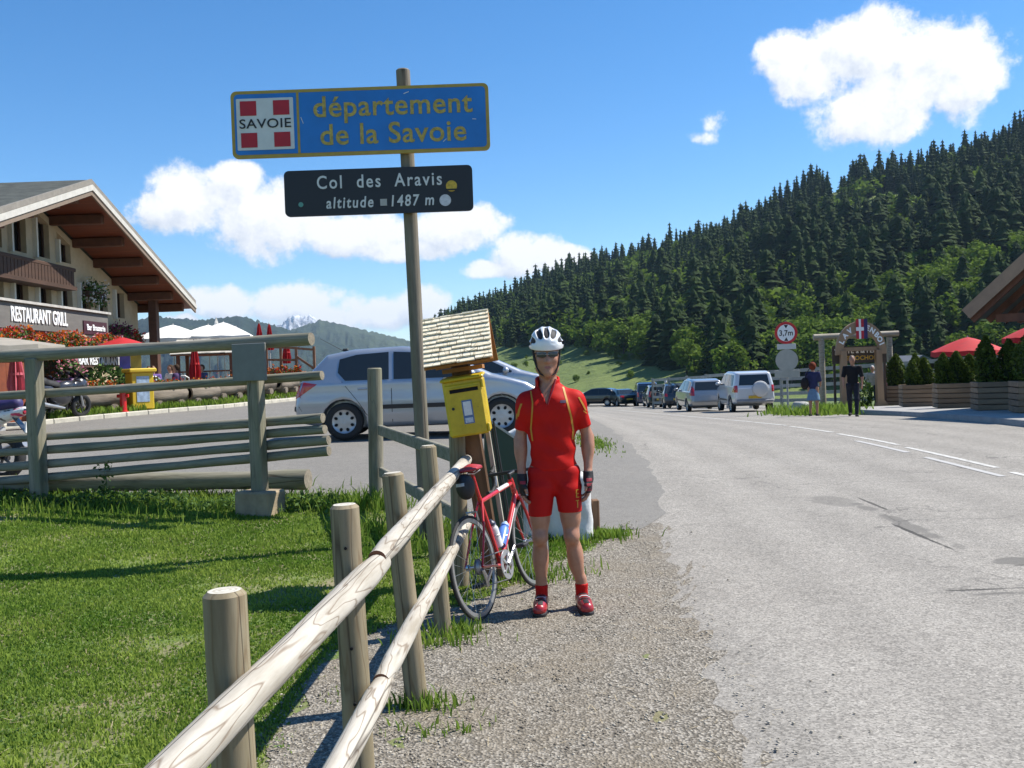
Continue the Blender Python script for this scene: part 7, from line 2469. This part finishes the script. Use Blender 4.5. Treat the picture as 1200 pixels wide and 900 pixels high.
    def jersey(P):
        d = torso(P, .004 + .007 * ss(1.05, .95, P[2])) - wr(P)
        for J in (JR, JL):
            q = smax(upper_arm(P, J, .010), sleeve_cut(P, J) - .195, .008)
            d = smin(d, q, .035)
        d = smax(d, .925 - P[2], .01)
        d = smax(d, P[2] - 1.515 + .25 * np.clip(P[1], -.2, .2) - .15 * np.abs(P[0] - hx), .008)
        neck = np.sqrt((P[0] - hx) ** 2 + (P[1] - .012) ** 2) - .066
        d = smax(d, -np.maximum(neck, 1.47 - P[2]), .006)
        # V of the open zip down the breastbone, a little to his right
        vw = np.clip((P[2] - 1.355) / .145, 0, 1.6) * .052
        v = np.maximum(np.abs(P[0] - hx + .014 + .03 * (P[2] - 1.36)) - vw, P[1] + .0)
        d = smax(d, -np.maximum(v, 1.352 - P[2]), .005)
        return d
    sdf_obj('jersey', jersey, (-.33, -.22, .88), (.31, .22, 1.56), .0065, red, t)
    def collar(P):
        a = np.arctan2(P[1] - .012, P[0] - hx)
        r = np.sqrt((P[0] - hx) ** 2 + (P[1] - .012) ** 2)
        d = np.abs(r - .074) - .007
        d = np.maximum(d, np.maximum(1.465 - P[2], P[2] - 1.525 - .02 * np.sin(a)))
        return np.maximum(d, -(np.maximum(np.abs(P[0] - hx + .012) - .050, P[1])))
    sdf_obj('collar', collar, (-.15, -.12, 1.44), (.08, .13, 1.57), .005, red, t)
    # folded-open flap on his left with the zip edge
    MB().tube([(hx + .050, -.066, 1.515), (hx + .030, -.098, 1.45), (hx + .008, -.118, 1.40), (hx - .008, -.126, 1.355)], [.007, .006, .005, .004], 8).build('zip', mat('zip_red', (.30, .006, .01), .5), t, 60)
    fj = lambda P: jersey(P)
    def band(pts, w, nm, m, f=fj, off=.003):
        pl = [(x - w / 2, z) for x, z in pts] + [(x + w / 2, z) for x, z in reversed(pts)]
        patch(nm, f, pl, 1, -1, m, t, off, .35, .03)
    band([(-.150, 1.445), (-.142, 1.37), (-.150, 1.28), (-.158, 1.20), (-.150, 1.12)], .010, 'stripe', yel)
    band([(.062, 1.465), (.075, 1.40), (.090, 1.33), (.106, 1.26), (.118, 1.18), (.112, 1.12)], .013, 'stripe', yel)
    band([(-.214, 1.365), (-.230, 1.325), (-.240, 1.28)], .014, 'sleeve_stripe', yel); band([(-.244, 1.30), (-.250, 1.26)], .010, 'sleeve_stripe', yel)
    band([(.160, 1.395), (.186, 1.345), (.206, 1.305)], .012, 'sleeve_stripe', yel); band([(.188, 1.305), (.212, 1.285)], .010, 'sleeve_stripe', yel)
    patch('chest_logo', fj, [(.035, 1.362), (.072, 1.362), (.072, 1.380), (.035, 1.380)], 1, -1, mat('logo_dark', (.04, .02, .06), .6), t, .003, .35, .03)

    def shorts(P):
        d = smin(torso(P, -.002), np.minimum(thigh_leg(P, JR, .006), thigh_leg(P, JL, .006)), .028)
        d = d - .0028 * np.sin(P[2] * 60 + P[0] * 30 + 2 * np.sin(P[0] * 25)) * np.exp(-((P[2] - .82) / .07) ** 2)
        hem = .628 + .02 * (P[0] > 0)
        return smax(smax(d, hem - P[2], .006), P[2] - .95, .01)
    sdf_obj('shorts', shorts, (-.26, -.22, .60), (.24, .22, 1.0), .0065, red2, t)
    for k, (x0, z0, x1, z1) in enumerate(((.118, .80, .126, .745), (.118, .80, .140, .793), (.118, .775, .137, .769), (.118, .751, .140, .745), (.116, .73, .138, .724), (.124, .73, .131, .68))):
        patch('leg_lettering', shorts, [(x0, z1), (x1, z1), (x1, z0), (x0, z0)], 1, -1, yel, t, .003, .35, .03)
    for J, s in ((JR, -1), (JL, 1)):
        w = J['wr']
        def glove(P, J=J, s=s, w=w):
            d = hand(P, J, s, .0045, .48, True)
            return np.maximum(d, np.maximum(P[2] - (w[2] + .022), (w[2] - .138) - P[2]))
        bx = ((w[0] - .09, w[1] - .12, w[2] - .17), (w[0] + .09, w[1] + .09, w[2] + .04))
        g = sdf_obj('glove', glove, *bx, .0042, blk, t)
        gm = mat('glove_red', (.30, .02, .03), .6, .15, 20)
        for q in range(3 if s > 0 else 1):
            zz = w[2] - .03 - q * .032
            patch('glove_panel', glove, [(w[0] - .016, zz - .012), (w[0] + .022, zz - .012), (w[0] + .022, zz + .008), (w[0] - .016, zz + .008)], 1, -1, gm, t, .003, .35, .02)
        patch('glove_panel', glove, [(w[1] - .035, w[2] - .11), (w[1] + .03, w[2] - .11), (w[1] + .03, w[2] - .07), (w[1] - .035, w[2] - .07)], 0, s, gm, t, .003, .45, .02)
        a = J['an']
        def sock(P, J=J, a=a): return np.maximum(thigh_leg(P, J, .005), np.maximum(P[2] - .165, .05 - P[2]))
        sdf_obj('sock', sock, (a[0] - .09, a[1] - .10, .03), (a[0] + .09, a[1] + .10, .19), .006, red2, t)
    for J, toe in ((JR, -.022), (JL, .020)):
        a = J['an']
        def shoe(P, J=J, toe=toe, a=a):
            q = cone(P, (a[0], a[1] + .040, .050), (a[0] + toe, a[1] - .170, .040), .042, .036)
            q = smin(q, cone(P, (a[0] + toe * .6, a[1] - .10, .046), (a[0] + toe, a[1] - .172, .038), .048, .040), .02)
            q = smin(q, cone(P, (a[0], a[1] + .01, .075), (a[0] + toe * .4, a[1] - .07, .062), .042, .038), .03)
            q = np.maximum(q, P[2] - .108 - .10 * (P[1] - a[1]))
            return smax(q, .018 - P[2], .008)
        bx = ((a[0] - .10, a[1] - .26, -.01), (a[0] + .10, a[1] + .12, .14))
        o = sdf_obj('shoe', shoe, *bx, .0055, mat('shoe_red', (.32, .012, .016), .35, .15, 12, coat=.4), t)
        sdf_obj('sole', lambda P: np.maximum(shoe((P[0], P[1], np.maximum(P[2], .03))) - .002, np.abs(P[2] - .012) - .012), *bx, .006, blk, t)
        c = a[0] + toe * .55
        for (dy, w, m) in ((-.045, .018, blk), (-.085, .016, mat('shoe_silver', (.5, .5, .5), .4)), (-.118, .014, blk)):
            y = a[1] + dy
            patch('shoe_strap', shoe, [(c - .034, y - w / 2), (c + .034, y - w / 2), (c + .034, y + w / 2), (c - .034, y + w / 2)], 2, 1, m, t, .004, .2, .02)
        patch('toe_panel', shoe, [(c - .012 + toe * .3, a[1] - .19), (c + .018 + toe * .3, a[1] - .19), (c + .016, a[1] - .135), (c - .014, a[1] - .135)], 2, 1, blk, t, .003, .2, .02)

    # helmet
    hc = np.array((hx, .004, 1.742))
    vents = []
    for s in (-1, 1):
        vents += [((hx + s * .040, -.165, 1.772), (hx + s * .055, .02, 1.866), .0195), ((hx + s * .086, -.125, 1.758), (hx + s * .104, .03, 1.795), .0185), ((hx + s * .030, -.150, 1.748), (hx + s * .058, -.135, 1.745), .011),
                  ((hx + s * .040, .06, 1.86), (hx + s * .045, .15, 1.80), .015), ((hx + s * .102, -.05, 1.752), (hx + s * .112, .05, 1.752), .011)]
    vents += [((hx, -.170, 1.778), (hx, .03, 1.878), .0180)]
    def outer(P): return ellip(P, tuple(hc), (.113, .146, .122))
    edge = lambda P: (1.722 + .03 * np.clip(P[1] * 6, -1, .3) - .02 * np.clip(P[1] * 8, 0, 1)) - P[2]
    def helm(P):
        d = np.maximum(outer(P), -ellip(P, tuple(hc), (.100, .133, .108)))
        rib = .003 * np.cos((P[0] - hx) * 95)
        d = d - rib * 0
        d = smax(d, edge(P), .006)
        for a, b, r in vents: d = smax(d, -cone(P, a, b, r, r * .9), .006)
        return d
    wh = mat('helmet_white', (.72, .73, .74), .3, .05, 8, coat=.6)
    sdf_obj('helmet', helm, (hx - .13, -.16, 1.66), (hx + .13, .17, 1.885), .0042, wh, t)
    sdf_obj('helmet_liner', lambda P: np.maximum(ellip(P, tuple(hc), (.103, .136, .111)), 1.728 - P[2]), (hx - .13, -.16, 1.66), (hx + .13, .17, 1.885), .007, blk, t)
    for s in (-1, 1):
        MB().tube([(hx + s * .092, -.035, 1.735), (hx + s * .082, -.042, 1.67), (hx + s * .072, -.050, 1.605), (hx + s * .048, -.066, 1.553), (hx, -.080, 1.530)], .0055, 6).build('chin_strap', blk, t, 60)
        MB().tube([(hx + s * .090, .045, 1.72), (hx + s * .084, .0, 1.65), (hx + s * .073, -.045, 1.607)], .005, 6).build('chin_strap', blk, t, 60)
    # sunglasses
    lens = glass_mat('sunglass_lens', (.03, .028, .035)); frame = mat('glasses_frame', (.35, .34, .33), .4)
    for s in (-1, 1):
        vs, fs = [], []
        for i in range(9):
            x = .006 + .062 * i / 8
            yb = -.109 + 1.25 * (x) ** 2 * 3.2
            zt = 1.690 + .004 * math.sin(math.pi * i / 8); zb = 1.6545 + .010 * (i / 8) ** 2 + .010 * (1 - i / 8) ** 3
            vs += [(hx + s * x, yb, zb), (hx + s * x, yb - .002, (zt + zb) / 2), (hx + s * x, yb, zt)]
        for i in range(8):
            for k in (0, 1):
                q = (i * 3 + k, i * 3 + 3 + k, i * 3 + 4 + k, i * 3 + 1 + k); fs.append(q if s > 0 else q[::-1])
        g = MB().add(vs, fs).build('sunglasses', lens, t, 180)
        MB().tube([vs[i] for i in range(2, 27, 3)], .0022, 6).build('glasses_rim', frame, g, 60)
        MB().tube([vs[26], (hx + s * .080, -.03, 1.685), (hx + s * .082, .02, 1.675)], .003, 6).build('temple_arm', blk, g, 60)
    MB().tube([(hx - .010, -.109, 1.676), (hx, -.112, 1.680), (hx + .010, -.109, 1.676)], .003, 6).build('nose_bridge', frame, t, 60)
    patch('lips', head, [(hx - .022, 1.592), (hx - .008, 1.586), (hx + .008, 1.586), (hx + .022, 1.592), (hx + .010, 1.602), (hx, 1.600), (hx - .010, 1.602)], 1, -1, mat('lip', (.30, .10, .085), .45, .1, 30), t, .0008, .3, .02)
    return t


cyclist()


def bicycle():
    a = math.atan2(.82, .34)
    rx, ry = -.235, 6.22                      # rear wheel contact
    t = thing('bicycle', 'red road racing bicycle with bottles leaning against the log fence', 'bicycle', (rx, ry, .010), rot=(R(-9), 0, a))
    red = mat('frame_red', (.52, .012, .014), .3, .06, 8, coat=.8); blk = BLACKP
    alloy = mat('bike_alloy', (.55, .55, .56), .3, .08, 10, metal=.85); black_s = mat('bar_tape', (.02, .02, .02), .7, .2, 30, .2, 80)
    RA, FA, BB = Vector((0, 0, .335)), Vector((.985, 0, .335)), Vector((.405, 0, .27))
    SC, ST = Vector((.265, 0, .735)), Vector((.225, 0, .865)); HB, HT = Vector((.865, 0, .685)), Vector((.825, 0, .80))
    f = MB()
    f.tube([BB, SC + (SC - BB).normalized() * .02], .0165, 12).tube([SC - Vector((0, 0, .015)), HT - Vector((-.005, 0, .02))], .0155, 12).tube([BB, HB + Vector((.004, 0, .02))], .0185, 12).tube([HB - (HT - HB) * .1, HT + (HT - HB) * .1], .021, 12).tube([BB - Vector((0, .036, 0)), BB + Vector((0, .036, 0))], .023, 12)
    for s in (-1, 1):
        f.tube([SC + Vector((0, s * .012, -.01)), (.15, s * .045, .55), RA + Vector((0, s * .062, 0))], [.009, .008, .007], 8)
        f.tube([BB + Vector((0, s * .022, 0)), (.24, s * .05, .295), RA + Vector((0, s * .062, 0))], [.012, .010, .008], 8)
    f.build('frame', red, t, 60)
    wt = mat('frame_white', (.72, .70, .68), .3, coat=.6)
    p, q = SC.lerp(HT, .52), SC.lerp(HT, .86); MB().tube([p + Vector((0, 0, -.012)), q + Vector((0, 0, -.016))], .0164, 12).build('frame_decal', wt, t, 60)
    p, q = BB.lerp(HB, .35), BB.lerp(HB, .8); MB().tube([p, q], .0192, 12).build('frame_decal', wt, t, 60)
    fk = MB()
    for s in (-1, 1): fk.tube([HB + Vector((.01, s * .03, -.025)), (.90, s * .045, .55), (.935, s * .048, .44), FA + Vector((0, s * .048, 0))], [.013, .012, .010, .007], 8)
    fk.tube([HB + Vector((.01, -.032, -.02)), HB + Vector((.01, .032, -.02))], .016, 8).build('fork', red, t, 60)
    for c in (RA, FA):
        e = bpy.data.objects.new('wheel', None); col.objects.link(e); e.parent = t; e.location = c
        MB().torus((0, 0, 0), .3225, .0115, 'Y', 56, 10).build('tyre', RUBBER, e, 180)
        MB().lathe([(.287, -.008), (.313, -.0095), (.313, .0095), (.287, .008)], 56, axis='Y', closed=True).build('rim', mat('rim_grey', (.38, .38, .37), .35, .08, 10, metal=.7), e, 40)
        MB().lathe([(.001, -.055), (.02, -.05), (.022, -.032), (.012, -.028), (.012, .028), (.022, .032), (.02, .05), (.001, .055)], 16, axis='Y').build('hub', alloy, e, 40)
        sp = MB()
        for k in range(24):
            a0 = 2 * math.pi * k / 24; s = 1 if k % 2 else -1; a1 = a0 + (.5 if (k // 2) % 2 else -.5)
            sp.tube([(.018 * math.cos(a1), s * .03, .018 * math.sin(a1)), (.290 * math.cos(a0), 0, .290 * math.sin(a0))], .0012, 4, False)
        sp.build('spokes', alloy, e)['kind'] = 'stuff'
    MB().lathe([(.02, -.030), (.052, -.026), (.050, -.040), (.030, -.052), (.02, -.053)], 24, c=RA, axis='Y').build('cassette', mat('steel_dark', (.20, .20, .20), .4, .2, 20, metal=.8), t, 40)
    # right side (local -Y): chainring, cranks, chain, derailleur
    MB().lathe([(.062, -.046), (.098, -.046), (.100, -.049), (.098, -.052), (.062, -.052)], 36, c=BB, axis='Y', closed=True).build('chainring', alloy, t, 40)
    for k in range(5):
        q = k * 2 * math.pi / 5; MB().beam(BB + Vector((0, -.050, 0)), BB + Vector((.075 * math.cos(q), -.050, .075 * math.sin(q))), .012, .018).build('spider_arm', alloy, t)
    ca = R(35)
    for s, q in ((-1, ca), (1, ca + math.pi)):
        e = BB + Vector((.17 * math.cos(q), s * .065, .17 * math.sin(q)))
        MB().beam(BB + Vector((0, s * .060, 0)), e, .014, .026, .004).build('crank', alloy, t)
        pd = MB().box(e + Vector((0, s * .055, 0)), (.085, .07, .024), None, .006).build('pedal', blk, t)
    ch = MB()
    ch.tube([BB + Vector((0, -.048, .098)), RA + Vector((0, -.040, .048))], .004, 6); ch.tube([BB + Vector((0, -.048, -.098)), (.06, -.042, .20), (.015, -.040, .245)], .004, 6); ch.build('chain', MATS['steel_dark'], t)
    MB().tube([RA + Vector((.0, -.058, -.02)), (.03, -.058, .265), (.055, -.05, .20)], [.012, .014, .012], 8).build('rear_derailleur', alloy, t)
    for (p, d) in ((Vector((.115, 0, .655)), -1), (Vector((.915, 0, .66)), 1)):
        MB().tube([p + Vector((0, -.035, -.035)), p + Vector((d * .01, -.035, .02)), p + Vector((d * .01, .035, .02)), p + Vector((0, .035, -.035))], .008, 6).build('brake_caliper', alloy, t)
    # cockpit and saddle
    MB().cyl(SC, ST + Vector((-.012, 0, .06)), .0135, .0135, 12).build('seat_post', red, t, 60)
    def sad(P):
        d = ellip(P, (.17, 0, .945), (.11, .070, .026)); d = smin(d, cone(P, (.20, 0, .948), (.35, 0, .944), .032, .020, .9), .03)
        return smax(d, .935 - P[2], .01)
    sdf_obj('saddle', sad, (.03, -.10, .90), (.40, .10, .99), .006, mat('saddle_red', (.35, .02, .025), .45, .2, 10), t)
    for s in (-1, 1): MB().tube([(.10, s * .022, .925), (.20, s * .022, .915), (.31, s * .018, .93)], .004, 6).build('saddle_rail', alloy, t)
    def bag(P): return smax(ellip(P, (.085, 0, .845), (.085, .058, .085)), np.abs(P[1]) - .052, .02)
    sdf_obj('saddle_bag', bag, (-.05, -.10, .72), (.22, .10, .96), .008, mat('bag_black', (.015, .015, .016), .6, .2, 15, .2, 50), t)
    patch('reflective_band', bag, [(-.030, .855), (.030, .855), (.030, .875), (-.030, .875)], 0, -1, mat('band_grey', (.42, .44, .45), .4), t, .004, .4, .03)
    stem = HT + (HT - HB).normalized() * .045
    MB().tube([HT, stem, stem + Vector((.10, 0, .012))], [.016, .016, .014], 10).build('stem', blk, t, 60)
    bc = stem + Vector((.10, 0, .012))
    MB().cyl(bc + Vector((0, -.20, 0)), bc + Vector((0, .20, 0)), .0125, .0125, 10).build('handlebar', blk, t, 60)
    for s in (-1, 1):
        MB().tube([bc + Vector((0, s * .19, 0)), bc + Vector((.05, s * .205, .005)), bc + Vector((.085, s * .208, -.03)), bc + Vector((.08, s * .21, -.09)), bc + Vector((.03, s * .21, -.125)), bc + Vector((-.05, s * .21, -.125))], .0145, 10).build('drop', black_s, t, 60)
        MB().tube([bc + Vector((.05, s * .206, .01)), bc + Vector((.10, s * .207, .025)), bc + Vector((.125, s * .207, .055))], [.018, .019, .014], 10).build('brake_hood', black_s, t, 60)
        MB().tube([bc + Vector((.115, s * .207, .03)), bc + Vector((.125, s * .207, -.03)), bc + Vector((.105, s * .209, -.09))], [.007, .008, .006], 7).build('brake_lever', alloy, t, 60)
    # bottles in their cages
    for (p0, p1, cm, nm) in ((BB.lerp(HB, .22) + Vector((-.045, 0, .035)), BB.lerp(HB, .52) + Vector((-.045, 0, .035)), mat('bottle_blue', (.10, .22, .62), .35, .35, 14), 'bottle'), (BB.lerp(SC, .25) + Vector((.052, 0, .012)), BB.lerp(SC, .62) + Vector((.052, 0, .012)), mat('bottle_white', (.62, .63, .64), .35, .2, 14), 'bottle')):
        d = (p1 - p0)
        o = MB().tube([p0, p0 + d * .72, p0 + d * .82, p0 + d * .88], [.036, .036, .026, .030], 16).build(nm, cm, t, 40)
        MB().tube([p0 + d * .88, p0 + d * .97, p0 + d * 1.04, p0 + d * 1.08], [.030, .028, .013, .011], 14).build('bottle_cap', mat('cap_dark', (.05, .06, .10), .4) if cm.name == 'bottle_white' else mat('cap_blue', (.35, .50, .72), .4), o, 40)
        MB().torus(p0 + d * .45, .038, .003, 'Z', 18, 5).build('bottle_cage', alloy, t)


bicycle()

# ---------------------------------------------------------------- small ground detail
def ground_litter():
    # clover and plantain leaves flat in the lawn, in patches
    n = 16000
    y = 2.3 + 8.5 * rng.random(n) ** 1.3; x = -1.0 - (.60 * y + .6) * rng.random(n)
    k = vnoise(x[::1], y, 1.6, 31)
    ok = (k > .08) & (y < np.interp(x, np.arange(-22, 2.4, .1), [lot_front(q) for q in np.arange(-22, 2.4, .1)]) - .3)
    x, y = x[ok], y[ok]; m = len(x)
    P = np.stack([x, y, terrain(x, y) + .010 + .016 * rng.random(m)], 1)
    o = scatter('clover', P, .011, leaf_mat('clover_leaf', (.05, .10, .02), (.16, .24, .06), .3), None, rng.random(m), 1.6)
    kind(o, 'stuff', 'small clover leaves growing in patches through the lawn', 'clover')
    # dry straw and twigs on gravel and worn turf
    n = 900
    y = 2.5 + 6.5 * rng.random(n); x = rng.uniform(-2.6, 1.2, n)
    a = rng.random(n) * 6.283; L = .012 + .03 * rng.random(n) ** 2; w = .0012
    z = terrain(x, y) + .016
    d = np.stack([np.cos(a) * L, np.sin(a) * L, .004 * rng.normal(size=n)], 1); q = np.stack([-np.sin(a) * w, np.cos(a) * w, 0 * a], 1)
    C = np.stack([x, y, z], 1)
    V = np.stack([C - d - q, C - d + q, C + d + q, C + d - q], 1).reshape(-1, 3)
    o = np_mesh('dry_straw', V, np.arange(n)[:, None] * 4 + np.arange(4)[None], mat('straw', (.42, .34, .20), .9, .3, 30))
    kind(o, 'stuff', 'dry straw and twig litter strewn over the gravel and worn turf', 'litter')
    # scratches on the blue sign
    s = bpy.data.objects['blue_sign']
    sm = mat('scratch_pale', (.55, .58, .62), .6)
    for (dx, dz, l, an) in ((.42, .235, .05, -20), (-.52, .02, .06, 70), (1.02, -.02, .035, 5), (-.38, .10, .03, 30), (.75, -.2, .04, -40)):
        MB().box((-1.275 + .82 + dx, -.095 - .0372, 3.865 - tz(-.82, 8.95) + dz), (l, .002, .006), Matrix.Rotation(R(an), 3, 'Y')).build('scratch', sm, s)


ground_litter()
